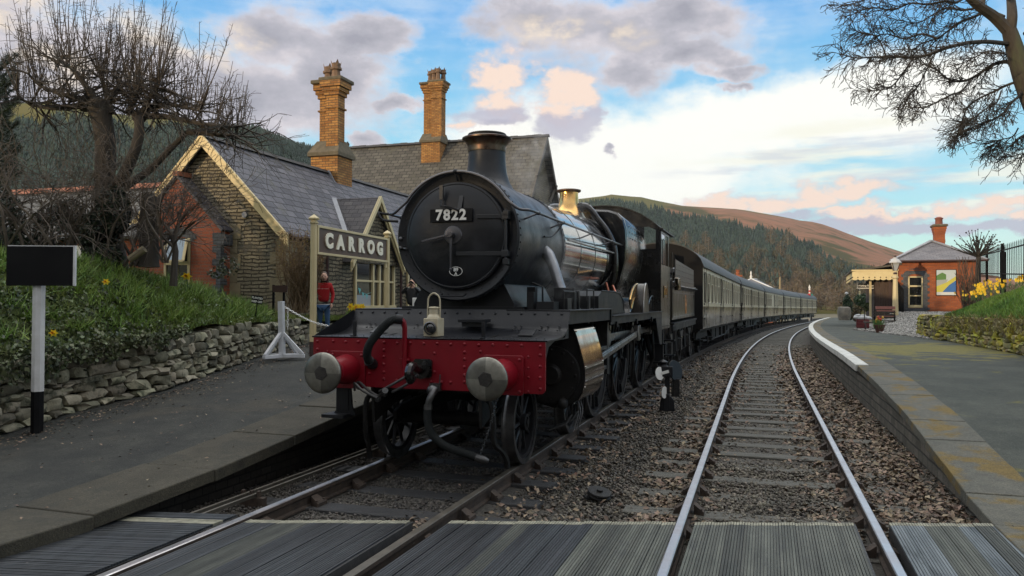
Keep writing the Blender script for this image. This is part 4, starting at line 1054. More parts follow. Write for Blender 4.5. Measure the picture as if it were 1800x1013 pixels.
# ---- wheels
def wheel(yc, r, l, sg, ns, name, mtx=m_blk, fl=.028, parent=None, crank=0, tyre_m=m_oily):
    par = parent or loco; zc = r; mb = MB()
    A = lambda p: p
    hub = .11 if r > .6 else .09
    # spoke wheel body
    mb.lathe([(r - .055, -.045), (r - .055, .045), (r - .10, .045), (r - .10, -.045), (r - .055, -.045)], (l, yc, zc), (1, 0, 0), 48, caps=False)
    mb.lathe([(hub, -.07), (hub, .075), (hub * .6, .08), (hub * .55, .06), (hub * .4, .06), (hub * .4, .09), (.0, .09)], (l, yc, zc), (sg, 0, 0), 24)
    for i in range(ns):
        a = 2 * pi * i / ns + .13; d = Vector((0, cos(a), sin(a)))
        p0 = Vector((l, yc, zc)) + d * hub * .8; p1 = Vector((l, yc, zc)) + d * (r - .09)
        mb.tube([p0, p1], [.034 if r > .6 else .026, .022 if r > .6 else .018], 6, False)
    if crank:
        mb.ext_x([(yc + .40 * cos(q) * 0 + (r - .09) * cos(q), zc + (r - .09) * sin(q)) for q in [radians(-75) + radians(62) * i / 8 for i in range(9)]] + [(yc + (r - .26) * cos(q), zc + (r - .26) * sin(q)) for q in [radians(-13) - radians(62) * i / 8 for i in range(9)]], l - .04, l + .05)
        mb.lathe([(.13, -.03), (.13, .06)], (l, yc - .12, zc + .36), (sg, 0, 0), 16); mb.cyl((l, yc - .12, zc + .36), (l + sg * .22, yc - .12, zc + .36), .05)
        mb.beam((l + .0, yc, zc), (l, yc - .12, zc + .36), .12, .2, up=(1, 0, 0))
    w = mb.build(name, mtx, par)
    mb = MB(); mb.lathe([(r - .058, -.065), (r + fl, -.065), (r + fl * .9, -.045), (r + .004, -.030), (r, -.02), (r - .006, .065), (r - .058, .065)], (l, yc, zc), (sg, 0, 0), 64, caps=False)
    mb.lathe([(r - .058, .065), (r - .058, -.065)], (l, yc, zc), (sg, 0, 0), 64, caps=False); mb.build('tyre', [tyre_m], w)
    return w
for y in (1.45, 3.58):
    for sg in (-1, 1): wheel(y, .457, sg * .755, sg, 10, 'bogie_wheel')
for y in (5.21, 7.34, 9.71):
    for sg in (-1, 1): wheel(y, .864, sg * .755, sg, 16, 'driving_wheel', crank=1)
for y in (1.45, 3.58, 5.21, 7.34, 9.71): mb = MB(); mb.cyl((-.7, y, .457 if y < 4 else .864), (.7, y, .457 if y < 4 else .864), .08); mb.build('axle', m_grime, loco)
for sg in (-1, 1):
    mb = MB(); mb.ext_x([(1.1, .56), (1.25, .62), (2.2, .68), (2.9, .68), (3.75, .62), (3.9, .56), (3.9, .46), (3.3, .40), (2.9, .48), (2.1, .48), (1.75, .40), (1.1, .46)], sg * .60 - .02, sg * .60 + .02); mb.build('bogie_frame', m_grime, loco)
# ---- cylinders
cl = [(1.02, 1.52), (1.16, 1.50), (1.24, 1.44), (1.335, 1.12), (1.36, .96), (1.345, .80), (1.28, .66), (1.15, .575), (.98, .555), (.80, .60), (.66, .72), (.60, .9), (.60, 1.3), (.7, 1.52)]
for sg in (-1, 1):
    mb = MB(); mb.ext_y([(sg * x, z) for x, z in cl], 1.98, 3.02)
    mb.lathe([(.33, 1.9), (.33, 1.98)], (sg * .98, 0, .94), (0, 1, 0), 40); mb.lathe([(.10, 1.84), (.12, 1.86), (.13, 1.9)], (sg * .98, 0, .94), (0, 1, 0), 16)
    for i in range(12): mb.rivet((sg * .98 + .29 * cos(i * pi / 6), 1.9, .94 + .29 * sin(i * pi / 6)), (0, -1, 0), .018)
    mb.sph((sg * 1.12, 1.88, .62), .07, 12, 8); mb.tube([(sg * 1.12, 1.95, .62), (sg * 1.12, 1.84, .62)], .035, 8)
    cyl = mb.build('cylinder', m_grime, loco)
    mb = MB(); pl = cl[1:9]; out = [(sg * x, z) for x, z in smoothpts([(x, z, 0) for x, z in pl], 4) for z in [z]] if False else [(sg * q.x, q.y) for q in smoothpts([(x, z, 0) for x, z in pl], 4)]
    n = len(out); vs = [(x * 1.006, y, z) for y in (1.965, 3.05) for x, z in out]; mb.add(vs, [(j, j + 1, n + j + 1, n + j) for j in range(n - 1)])
    vs2 = [(x * .985, y, z) for y in (1.965, 3.05) for x, z in out]; mb.add(vs2, [(j, j + 1, n + j + 1, n + j) for j in range(n - 1)])
    for y in (2.0, 3.0):
        for (x, z) in out[4::6]: mb.rivet((x * 1.006, y, z), (sg, 0, 0), .014)
    mb.build('cylinder_cladding', m_clad, cyl)
    # slide bars, crosshead, rods
    x = sg * 1.06
    mb = MB(); mb.box((x - .05, 3.05, 1.09), (x + .05, 4.62, 1.14)); mb.box((x - .05, 3.05, .80), (x + .05, 4.62, .85)); mb.box((x - .09, 4.55, .72), (x + .06, 4.66, 1.5)); mb.build('slide_bars', m_oily, loco, bevel=.005)
    mb = MB(); mb.box((x - .06, 3.30, .84), (x + .07, 3.62, 1.10)); mb.cyl((x, 3.02, .965), (x, 3.35, .965), .035); mb.cyl((x - .08, 3.48, .97), (x + .14, 3.48, .97), .06); mb.build('crosshead', m_bright, loco, bevel=.01)
    xr = sg * 1.13
    mb = MB(); p0 = Vector((xr, 3.48, .965)); p1 = Vector((xr, 7.22, 1.225)); mb.beam(p0, p1, .05, .105, up=(0, 0, 1)); d = (p1 - p0).normalized()
    mb.beam(p0 + d * .5 + Vector((sg * .028, 0, 0)), p1 - d * .5 + Vector((sg * .028, 0, 0)), .012, .05)
    for p, r in ((p0, .09), (p1, .14)): mb.cyl(p - Vector((.04, 0, 0)), p + Vector((.045, 0, 0)), r, n=20)
    mb.box((xr - .045, 7.10, 1.10), (xr + .045, 7.36, 1.36)); mb.build('connecting_rod', m_bright, loco, bevel=.006)
    xc = sg * 1.0
    mb = MB(); mb.beam((xc, 5.09, 1.225), (xc, 7.22, 1.225), .045, .12); mb.beam((xc, 7.22, 1.225), (xc, 9.59, 1.225), .045, .12)
    for y in (5.09, 7.22, 9.59): mb.cyl((xc - .04, y, 1.225), (xc + .05, y, 1.225), .12, n=20); mb.cyl((xc + sg * .05, y, 1.38 - .03), (xc + sg * .05, y, 1.42), .02)
    mb.build('coupling_rod', m_bright, loco, bevel=.006)
random.seed(21)
mb = MB() # brake gear, sand pipes, springs
for sg in (-1, 1):
    for y in (4.2, 6.28, 8.5): mb.beam((sg * .75, y, 1.4), (sg * .75, y + .1, .35), .05, .09); mb.box((sg * .75 - .05, y - .02, .55), (sg * .75 + .05, y + .12, .95))
    for y in (4.35, 6.4, 8.6): mb.tube([(sg * .80, y - .1, 1.5), (sg * .85, y, .9), (sg * .80, y + .15, .2)], .016, 6)
    mb.tube([(sg * .7, 4.0, .30), (sg * .7, 9.3, .30)], .02, 6); mb.tube([(sg * 1.02, 9.9, 1.4), (sg * 1.05, 10.0, .6), (sg * .9, 9.95, .25)], .03, 8)
    for k in range(7): mb.tube([(sg * 1.05, 4.7 + k * .5, 1.46), (sg * (.9 + .1 * random.random()), 4.75 + k * .5 + .2 * random.random(), 1.25 - .3 * random.random())], .015, 6)
    for y in (2.2, 2.5, 2.8): mb.tube([(sg * 1.15, y, .58), (sg * 1.15, y, .45), (sg * 1.12, y - .15, .36), (sg * .95, y - .3, .30)], .014, 6)
mb.build('brake_gear', m_grime, loco)
mb = MB()
for k in range(3): mb.tube(smoothpts([(1.12, 2.55 + k * .12, .55), (1.16, 2.5 + k * .12, .42), (1.12, 2.42 + k * .12, .22)], 3), .008, 6)
mb.build('drain_pipe', m_oily, loco)
mb = MB(); mb.tube(smoothpts([(.9, 9.9, 1.1), (.95, 10.0, .8), (1.0, 10.1, .62), (.98, 10.2, .5)], 3), .05, 8); mb.box((1.0, 10.2, .5), (1.22, 10.32, 1.3)); mb.box((.98, 10.15, .46), (1.28, 10.45, .50)); mb.box((.98, 10.15, .86), (1.28, 10.45, .89)); mb.tube([(1.0, 9.85, 1.55), (1.05, 9.85, .9)], .03, 8); mb.build('cab_steps', m_blk, loco)
# ---- cab
def roofz(l): return 3.30 + .50 * (1 - (abs(l) / 1.25) ** 2.3)
rl = [(-1.25 + 2.5 * i / 24) for i in range(25)]
outline = [(l, roofz(l)) for l in rl]
mb = MB()  # front sheet with two windows cut: build from vertical strips
def strip(l0, l1, z0f, z1f, y0=9.60, y1=9.615):
    mb.add([(l0, y0, z0f(l0)), (l1, y0, z0f(l1)), (l1, y0, z1f(l1)), (l0, y0, z1f(l0)), (l0, y1, z0f(l0)), (l1, y1, z0f(l1)), (l1, y1, z1f(l1)), (l0, y1, z1f(l0))], [(0, 1, 2, 3), (7, 6, 5, 4), (0, 4, 5, 1), (3, 2, 6, 7), (1, 5, 6, 2), (0, 3, 7, 4)])
base = lambda l: 1.20
edges = [-1.25, -1.14, -.90, -.6, -.3, 0, .3, .6, .90, 1.0, 1.14, 1.25]
for a, b in zip(edges[:-1], edges[1:]):
    if (a >= .9 and b <= 1.141) or (b <= -.9 and a >= -1.141):
        strip(a, b, base, lambda l: 2.88); strip(a, b, lambda l: min(3.36, roofz(l) - .10) - .02, roofz)
    else:
        k = 4
        for i in range(k): strip(a + (b - a) * i / k, a + (b - a) * (i + 1) / k, base, roofz)
for i in range(26):
    l = -1.2 + i * .096; mb.rivet((l, 9.60, roofz(l) - .035), (0, -1, 0), .011)
for sg in (-1, 1):
    for i in range(16): mb.rivet((sg * 1.22, 9.60, 1.65 + i * .105), (0, -1, 0), .011)
cab = mb.build('cab', m_gloss2, loco)
for sg in (-1, 1):
    mb = MB()
    x0, x1 = sorted((sg * 1.235, sg * 1.25))
    mb.box((x0, 9.6, 1.20), (x1, 11.20, 2.56)); mb.box((x0, 9.6, 2.56), (x1, 9.72, 3.32)); mb.box((x0, 9.6, 3.22), (x1, 11.0, 3.32)); mb.box((x0, 10.25, 2.56), (x1, 10.33, 3.22)); mb.box((x0, 10.86, 2.56), (x1, 10.93, 3.22))
    for i in range(12): mb.rivet((sg * 1.25, 9.64, 1.3 + i * .16), (sg, 0, 0), .011); mb.rivet((sg * 1.25, 11.1, 1.3 + i * .1), (sg, 0, 0), .011)
    for i in range(11): mb.rivet((sg * 1.25, 9.7 + i * .13, 1.26), (sg, 0, 0), .011)
    mb.tube([(sg * 1.29, 11.25, 1.4), (sg * 1.29, 11.25, 2.9)], .014, 6); mb.tube([(sg * 1.27, 9.8, 2.56), (sg * 1.27, 9.8, 3.1), (sg * 1.27, 10.05, 3.1), (sg * 1.27, 10.05, 2.56)], .012, 6)
    mb.build('cab_side', m_tender, cab)
    mb = MB(); mb.box((x0 + .004, 9.74, 2.58), (x1 - .004, 10.24, 3.2)); mb.build('cab_window', mat('window_reflecting', (.25, .27, .28), None, .1, coat=1), cab)
mb = MB(); top = [(l, roofz(l) + .012) for l in rl]; bot = [(l, roofz(l) - .008) for l in rl][::-1]; mb.ext_y(top + bot, 9.54, 11.65); mb.ext_y([(-1.30, 3.27), (-1.22, 3.27), (-1.22, 3.33), (-1.30, 3.30)], 9.54, 11.6); mb.ext_y([(1.30, 3.27), (1.22, 3.27), (1.22, 3.33), (1.30, 3.30)], 9.54, 11.6)
mb.box((-.45, 10.2, 3.74), (.45, 11.0, 3.82)); mb.build('cab_roof', m_blk, cab)
mb = MB(); mb.box((-1.2, 11.05, 1.2), (1.2, 11.1, 2.4)); mb.cyl((0, 9.7, 2.6), (0, 10.1, 2.6), .55); mb.build('cab_interior', m_grime, cab)
mb = MB(); mb.ext_x(rrect(10.0, 1.86, 10.62, 2.13, .04), 1.25, 1.262); pl = mb.build('cab_number_plate', MATS['nameplate_ground'], cab)
mb = MB(); add_text(mb, '7822', .20, .004, lambda x, y, z: (1.264 + z, 10.31 + x, 1.995 + y), .004); mb.torus((1.264, 0, 0), 1, .02, (1, 0, 0), 4, 4) if False else None
mb.tube([(1.264, 10.02, 1.88), (1.264, 10.60, 1.88), (1.264, 10.60, 2.11), (1.264, 10.02, 2.11), (1.264, 10.02, 1.88)], .008, 4); mb.build('cab_number_lettering', m_brass, pl if False else cab, smooth=False)

# ---- oil lamp standing on the front platform (a thing of its own)
lamp = thing('oil_lamp', 'cream oil headlamp with hoop handle standing on the red beam platform', 'lamp', TR, (0, .78, 1.40))
mb = MB(); mb.box((-.082, .70, 1.41), (.082, .87, 1.60)); mb.lathe([(.078, 1.60), (.060, 1.635), (.050, 1.64), (.050, 1.70), (.062, 1.705), (.055, 1.72), (.0, 1.725)], (0, .785, 0), (0, 0, 1), 20); mb.build('lamp_body', m_lampw, lamp, bevel=.008)
mb = MB(); mb.tube(smoothpts([(-.068, .785, 1.56), (-.070, .785, 1.72), (-.060, .785, 1.82), (0, .785, 1.865), (.060, .785, 1.82), (.070, .785, 1.72), (.068, .785, 1.56)], 5), .009, 8); mb.build('lamp_handle', m_lampw, lamp)
mb = MB(); mb.lathe([(.066, .0), (.070, -.02), (.060, -.028), (.058, -.01)], (0, .70, 1.50), (0, 1, 0), 24, caps=False); mb.build('lens_rim', m_oily, lamp)
mb = MB(); mb.sph((0, .705, 1.50), .056, 20, 12, (1, .5, 1)); mb.build('lens', m_glass, lamp)
# ================================================================ tender
tn = thing('tender', 'black tender with faded lion emblem and riveted coal rails behind the locomotive', 'tender', TR, (0, 11.9, 0))
mb = MB()
for sg in (-1, 1):
    x0, x1 = sorted((sg * 1.19, sg * 1.21))
    mb.box((x0, 11.95, 1.35), (x1, 17.9, 2.06))
    # flared top
    mb.ext_y([(sg * 1.19, 2.06), (sg * 1.21, 2.06), (sg * 1.24, 2.12), (sg * 1.30, 2.16), (sg * 1.29, 2.18), (sg * 1.22, 2.14)], 11.95, 17.9)
mb.box((-1.2, 11.95, 1.35), (1.2, 12.0, 2.1)); mb.box((-1.2, 17.88, 1.35), (1.2, 17.92, 2.4)); mb.box((-1.2, 12, 1.9), (1.2, 17.9, 2.0))
mb.build('tank', m_tender, tn)
mb = MB()
for sg in (-1, 1):
    mb.add([(sg * 1.25, 12.3, 2.22), (sg * 1.25, 17.2, 2.22), (sg * 1.25, 17.2, 2.72), (sg * 1.25, 12.3, 2.80), (sg * 1.23, 12.3, 2.22), (sg * 1.23, 17.2, 2.22), (sg * 1.23, 17.2, 2.72), (sg * 1.23, 12.3, 2.80)], [(0, 1, 2, 3), (7, 6, 5, 4), (0, 4, 5, 1), (3, 2, 6, 7), (1, 5, 6, 2), (0, 3, 7, 4)])
    for i in range(14):
        for j in range(4): mb.rivet((sg * 1.25, 12.5 + i * .34, 2.3 + j * .13), (sg, 0, 0), .014)
    mb.box((min(sg * 1.2, sg * 1.28), 12.0, 2.17), (max(sg * 1.2, sg * 1.28), 17.6, 2.22))
mb.build('coal_plate', mat('coal_plate_brown', (.05, .036, .032), (.08, .058, .05), .45, scale=3, coat=.2), tn)
mb = MB(); mb.tube([(-1.25, 12.3, 2.8), (-1.25, 12.3, 3.0)], .012, 6); 
mb.tube(smoothpts([(1.0, 12.2, 2.2), (1.0, 12.2, 3.25), (1.0, 11.7, 3.25)], 2), .014, 6)
mb.build('fire_iron_stand', m_blk, tn)
mb = MB(); mb.box((1.25, 12.05, 2.05), (1.36, 12.45, 2.35)); mb.build('tool_box', m_clad, tn, bevel=.02)
random.seed(6); mb = MB()
for i in range(260): mb.sph((random.uniform(-1.1, 1.1), random.uniform(12.6, 16.8), random.uniform(2.0, 2.55)), random.uniform(.06, .13), 5, 4)
mb.build('coal', mat('coal', (.008, .008, .009), None, .35), tn, smooth=False, kind='stuff')
mb = MB()
for sg in (-1, 1): mb.box((min(sg * 1.0, sg * 1.27), 11.9, 1.24), (max(sg * 1.0, sg * 1.27), 18.05, 1.28)); mb.box((min(sg * 1.2, sg * 1.24), 11.9, 1.10), (max(sg * 1.2, sg * 1.24), 18.05, 1.24))
mb.box((-1.0, 11.9, 1.0), (1.0, 18.05, 1.26)); mb.ext_x([(12.0, 1.2), (18.0, 1.2), (18.0, .85), (17.9, .45), (16.9, .45), (16.7, .9), (15.7, .9), (15.5, .45), (14.6, .45), (14.4, .9), (13.4, .9), (13.2, .45), (12.3, .45), (12.1, .9)], .98, 1.02); mb.ext_x([(12.0, 1.2), (18.0, 1.2), (18.0, .85), (12.1, .85)], -1.02, -.98)
mb.build('tender_frame', m_blk, tn)
for y in (12.8, 15.06, 17.35):
    for sg in (-1, 1): wheel(y, .61, sg * .755, sg, 12, 'tender_wheel', parent=tn)
    mb = MB()
    for k in range(6): mb.beam((1.08, y - .45 + k * .05, .98 - k * .028), (1.08, y + .45 - k * .05, .98 - k * .028), .08, .024)
    mb.box((1.02, y - .12, .48), (1.12, y + .12, .78)); mb.tube([(1.08, y - .45, .98), (1.10, y - .5, 1.2)], .025, 6); mb.tube([(1.08, y + .45, .98), (1.10, y + .5, 1.2)], .025, 6); mb.lathe([(.02, .83), (.06, 1.10)], (1.12, y + .55, 0), (0, 0, 1), 8)
    mb.build('axle_spring', m_oily, tn)
mb = MB(); mb.box((1.0, 11.98, .50), (1.26, 12.3, .53)); mb.box((1.22, 11.98, .5), (1.25, 12.02, 1.2)); mb.box((1.22, 12.26, .5), (1.25, 12.3, 1.2)); mb.box((1.0, 11.98, .85), (1.26, 12.3, .88)); mb.build('tender_step', m_blk, tn)
# emblem: orange lion astride a wheel
em = mat('emblem_orange', (.55, .20, .05), (.42, .22, .06), .4, scale=8)
lion = [(-.05, .02), (-.03, .16), (-.10, .13), (-.14, .06), (-.17, .08), (-.14, .2), (-.06, .27), (-.06, .38), (-.12, .36), (-.16, .31), (-.19, .34), (-.13, .43), (-.04, .46), (-.05, .54), (-.12, .56), (-.10, .62), (-.03, .66), (.04, .64), (.07, .55), (.06, .45), (.08, .34), (.10, .22), (.17, .16), (.22, .26), (.21, .40), (.26, .44), (.28, .28), (.24, .12), (.14, .04), (.13, -.06), (.06, -.08), (.04, .03)]
mb = MB(); mb.ext_x([(15.2 + a * 1.15, 1.66 + b * .52 - .03) for a, b in lion], 1.212, 1.216)
mb.torus((1.214, 15.2, 1.56), .10, .012, (1, 0, 0), 20, 4)
for i in range(4): mb.beam((1.214, 15.2 - .09 * cos(i * pi / 4), 1.56 - .09 * sin(i * pi / 4)), (1.214, 15.2 + .09 * cos(i * pi / 4), 1.56 + .09 * sin(i * pi / 4)), .004, .010, up=(1, 0, 0))
mb.build('lion_emblem', em, tn, smooth=False)
mb = MB()
for (y0, y1, z0, z1) in ((12.15, 17.7, 1.42, 2.0),):
    mb.tube([(1.212, y0, z0), (1.212, y1, z0), (1.212, y1, z1), (1.212, y0, z1), (1.212, y0, z0)], .006, 4)
mb.build('tank_beading', m_oily, tn)

# ================================================================ coaches
m_cc = mat('coach_cream', (.66, .63, .47), (.56, .53, .40), .35, scale=2, coat=.4)
m_cb = mat('coach_brown', (.105, .085, .062), (.15, .13, .10), .22, scale=1.2, rough2=.35, coat=.7, stretch=(1, 3, .4))
m_croof = mat('coach_roof', (.034, .034, .033), (.055, .054, .052), .6, scale=1.5, bump=.1)
m_cwin = mat('coach_window', (.05, .055, .05), None, .22, spec=.25)
m_cend = mat('coach_end', (.006, .0055, .0055), (.010, .009, .009), .7, spec=.2, scale=2)
def make_coach(label, lay):
    """local frame: x lateral, y along, origin at the near end on the rail"""
    fr = Fr(0, 0, 0); e = thing('railway_coach', label, 'coach', fr, (0, 0, 0), 'brown and cream coaches behind the engine')
    L = 19.75; HW = 1.37; Z0, ZW, ZE = .98, 1.70, 2.98
    lows = [(HW - .02, Z0), (HW, Z0 + .1), (HW, 2.2), (HW - .02, ZE)]
    mb = MB()
    # sides with a lower brown panel and an upper cream one
    for sg in (-1, 1):
        mb.cur = 1; mb.add([(sg * (HW - .015), 0.02, Z0), (sg * (HW - .015), L - .02, Z0), (sg * HW, L - .02, ZW), (sg * HW, .02, ZW)], [(0, 1, 2, 3)])
        mb.cur = 0; mb.add([(sg * HW, 0.02, ZW), (sg * HW, L - .02, ZW), (sg * (HW - .03), L - .02, ZE), (sg * (HW - .03), .02, ZE)], [(0, 1, 2, 3)])
    rz = lambda x: ZE + .78 * (1 - (abs(x) / 1.40) ** 2.2) ** .62 if abs(x) < 1.4 else ZE
    ends = [(-HW, Z0), (HW, Z0), (HW, ZE)] + [(x, rz(x) - .02) for x in [1.3 - 2.6 * i / 20 for i in range(21)]] + [(-HW, ZE)]
    mb.cur = 2
    for y in (0.0, L): mb.add([(x, y, z) for x, z in ends], [tuple(range(len(ends)))])
    mb.cur = 2; mb.add([(-HW, 0, Z0), (HW, 0, Z0), (HW, L, Z0), (-HW, L, Z0)], [(0, 1, 2, 3)])
    for y0, y1 in ((-.45, 0), (L, L + .42)): mb.box((-.52, y0, 1.15), (.52, y1, 3.35))
    mb.build('coach_body', [m_cc, m_cb, m_cend], e)
    mb = MB(); xs = [-1.40 + 2.8 * i / 28 for i in range(29)]; top = [(x, rz(x)) for x in xs]; bot = [(x, rz(x) - .03) for x in xs][::-1]; mb.ext_y(top + bot, -.02, L + .02)
    for k in range(9): mb.box((-.12, 1.4 + k * 2.1, ZE + .76), (.12, 1.7 + k * 2.1, ZE + .86))
    for sg in (-1, 1): mb.box((min(sg * 1.37, sg * 1.41), 0, ZE - .03), (max(sg * 1.37, sg * 1.41), L, ZE + .0))
    mb.build('coach_roof', m_croof, e)
    for (kind, y0, w) in lay:
        if kind == 'w':
            mb = MB(); z0, z1 = ZW + .12, ZE - .16; x = HW - .008
            mb.ext_x(rrect(y0, z0, y0 + w, z1, .05), x, x + .012, 0); mb.cur = 1; mb.box((x - .005, y0 + .03, z1 - .36), (x + .022, y0 + w - .03, z1 - .335)); mb.box((x, y0 + w / 2 - .01, z1 - .335), (x + .020, y0 + w / 2 + .01, z1)); 
            mb.tube([(x + .014, a, b) for a, b in rrect(y0, z0, y0 + w, z1, .05) + [(y0 + .05, z0)]], .013, 4)
            mb.build('coach_window', [m_cwin, m_cc], e)
        else:
            mb = MB(); x = HW - .004; z0, z1 = ZW + .12, ZE - .16
            mb.ext_x(rrect(y0 + .13, z0, y0 + w - .13, z1, .05), x, x + .012, 1)
            mb.cur = 0
            for yy in (y0, y0 + w): mb.box((x, yy - .008, Z0 + .06), (x + .010, yy + .008, ZE - .05))
            mb.cur = 2
            for zz in (1.28, 1.75, 2.7): mb.box((x, y0 - .05, zz), (x + .04, y0 + .01, zz + .05))
            mb.tube([(x + .05, y0 + w + .09, 1.5), (x + .06, y0 + w + .09, 1.95)], .012, 5); mb.box((x, y0 + w - .12, 1.6), (x + .04, y0 + w - .03, 1.63))
            mb.build('coach_door', [m_cend, m_cwin, m_blk], e)
    mb = MB(); mb.box((-1.2, .1, .86), (1.2, L - .1, .98)); mb.box((1.22, .1, .90), (1.26, L - .1, .975))
    for y in (5.6, 7.4, 9.8, 12.0, 13.4):
        mb.box((.5, y, .42), (1.12, y + random.uniform(.7, 1.4), .86))
    mb.tube([(1.1, 4.6, .86), (1.1, 7.0, .45), (1.1, 12.6, .45), (1.1, 15.1, .86)], .03, 5)
    for y in (.9, 4.2, 15.6, 18.6): mb.box((.9, y, .55), (1.28, y + .7, .59)); mb.cur = 0
    mb.build('underframe', m_grime, e)
    for yc in (2.75, L - 2.75):
        mb = MB()
        for sg in (-1, 1):
            mb.ext_x([(yc - 1.9, .62), (yc - 1.6, .85), (yc - .6, .80), (yc + .6, .80), (yc + 1.6, .85), (yc + 1.9, .62), (yc + 1.5, .55), (yc + .5, .60), (yc - .5, .60), (yc - 1.5, .55)], sg * 1.02 - .03, sg * 1.02 + .03)
            for dy in (-1.3, 1.3): mb.box((sg * 1.05 - .08, yc + dy - .13, .38), (sg * 1.05 + .08, yc + dy + .13, .62))
            for k in range(3): mb.torus((sg * 1.08, yc - .3 + .3 * k, .5), .08, .03, (0, 0, 1), 10, 5)
        bg = mb.build('bogie', m_grime, e)
        for dy in (-1.3, 1.3):
            m2 = MB()
            for sg in (-1, 1): m2.lathe([(.0, -.02), (.40, -.03), (.457, -.05), (.48, -.06), (.48, -.04), (.457, -.03), (.457, .06), (.40, .06), (.38, .01), (.1, .02), (.1, .06), (0, .06)], (sg * .75, yc + dy, .457), (sg, 0, 0), 28)
            m2.cyl((-.75, yc + dy, .457), (.75, yc + dy, .457), .07); m2.build('coach_wheelset', m_oily, bg)
    for sg in (-1, 1):
        mb = MB(); mb.cyl((sg * .867, -.25, 1.06), (sg * .867, -.21, 1.06), .2, n=16); mb.cyl((sg * .867, -.22, 1.06), (sg * .867, 0, 1.06), .07, n=10); mb.build('coach_buffer', m_grime, e)
    return e
def layA():
    out = []; y = .35
    for blk, nw in enumerate((4, 4, 4)):
        out.append(('d', y, .68)); y += .92
        for k in range(nw): out.append(('w', y + .12, .80)); y += 1.32
        y += .02
    out.append(('d', 18.95, .6))
    return [q for q in out if q[1] + q[2] < 19.7]
def layB():
    out = []; y = .35
    out.append(('d', y, .68)); y += .95
    for k in range(5): out.append(('w', y, .66)); y += 1.02
    out.append(('d', 8.3, .62)); out.append(('w', 9.6, .7)); out.append(('d', 11.2, .62))
    for k in range(5): out.append(('w', 12.9 + k * 1.1, .8))
    out.append(('d', 18.9, .6)); return out
labs = ['brown and cream coach coupled directly behind the tender', 'second brown and cream coach, beside the white trimmed roof gable', 'third brown and cream coach, below the wooden pole',
        'fourth brown and cream coach, second from the far end of the train', 'last and farthest brown and cream coach beside the red semaphore signal']
random.seed(2)
c0 = make_coach(labs[0], layA()); c2 = make_coach(labs[2], layB())
def place_coach(c, i):
    s0 = 18.95 + i * 20.3; a = pt(PL, s0 + 2.7); b = pt(PL, s0 + 17.0); d = (b - a); h = atan2(d.x, d.y); pch = atan2(d.z, d.length)
    o = a - d.normalized() * 2.75; c.location = o; c.rotation_euler = (pch, 0, -h); c['label'] = labs[i]
place_coach(c0, 0)
c = copy_tree(c0); place_coach(c, 1); place_coach(c2, 2); c = copy_tree(c0); place_coach(c, 3); c = copy_tree(c0); place_coach(c, 4)

# ================================================================ disc ground signal
g = gz(1172, 722, -.13); gfr = Fr(0, 0, -.30)
gs = thing('ground_signal', 'low black ground signal with two white discs standing in the ballast between the tracks', 'signal', Fr(g.x, g.y, -.15), (0, 0, 0)); gs.location.z = g.z
mb = MB(); mb.box((-.07, -.06, 0), (.05, .06, .30)); mb.box((-.03, -.04, .3), (.05, .05, .62)); mb.ext_y([(-.13, 0), (-.10, .22), (-.03, .26), (.06, .26), (.12, .2), (.14, 0)], -.05, .05); mb.build('signal_base', m_blk, gs, bevel=.01)
mb = MB(); mb.box((-.16, -.09, .60), (.10, .12, .78)); mb.lathe([(.06, .78), (.055, .83), (.08, .84), (.08, .86), (.0, .90)], (-.06, 0, 0), (0, 0, 1), 16); mb.lathe([(.10, .76), (.07, .80)], (-.06, 0, 0), (0, 0, 1), 16); mb.build('lamp_house', m_blk, gs, bevel=.015)
mb = MB(); mb.lathe([(.185, -.01), (.19, 0), (.185, .01)], (.15, .05, .70), (.75, -.62, .25), 32); mb.build('back_disc', m_blk, gs)
mb = MB(); mb.lathe([(.115, 0), (.115, .012)], (-.13, -.12, .66), (.72, -.66, .1), 24); mb.v = [(v[0], v[1], v[2]) for v in mb.v]; mb.beam((-.10, -.11, .66), (.03, -.10, .70), .012, .05, up=(0, 0, 1)); mb.build('white_disc', m_white, gs)
mb = MB(); mb.lathe([(.10, 0), (.105, .01)], (-.05, -.10, .33), (.85, -.5, 0), 24); mb.build('white_weight', m_white, gs)
mb = MB(); mb.tube([(.06, -.02, .62), (.10, -.04, .55), (.08, -.05, .48), (.09, -.05, .25)], .01, 6); mb.box((.10, -.03, .25), (.22, .06, .56)); mb.build('counterweight', m_grime, gs, bevel=.006)
# pulley of the signal wires
g = gz(1052, 875, -.13)
pz = thing('wire_pulley', 'small black wire pulley lying on the ballast near the crossing', 'pulley', Fr(g.x, g.y, .2)); pz.location.z = g.z
mb = MB(); mb.lathe([(.115, .02), (.12, .03), (.10, .045), (.12, .06), (.115, .07), (.03, .07), (.03, .09)], (0, 0, 0), (.1, -.25, 1), 24); mb.box((-.14, -.05, 0), (.14, .05, .02)); mb.build('pulley_wheel', m_grime, pz)
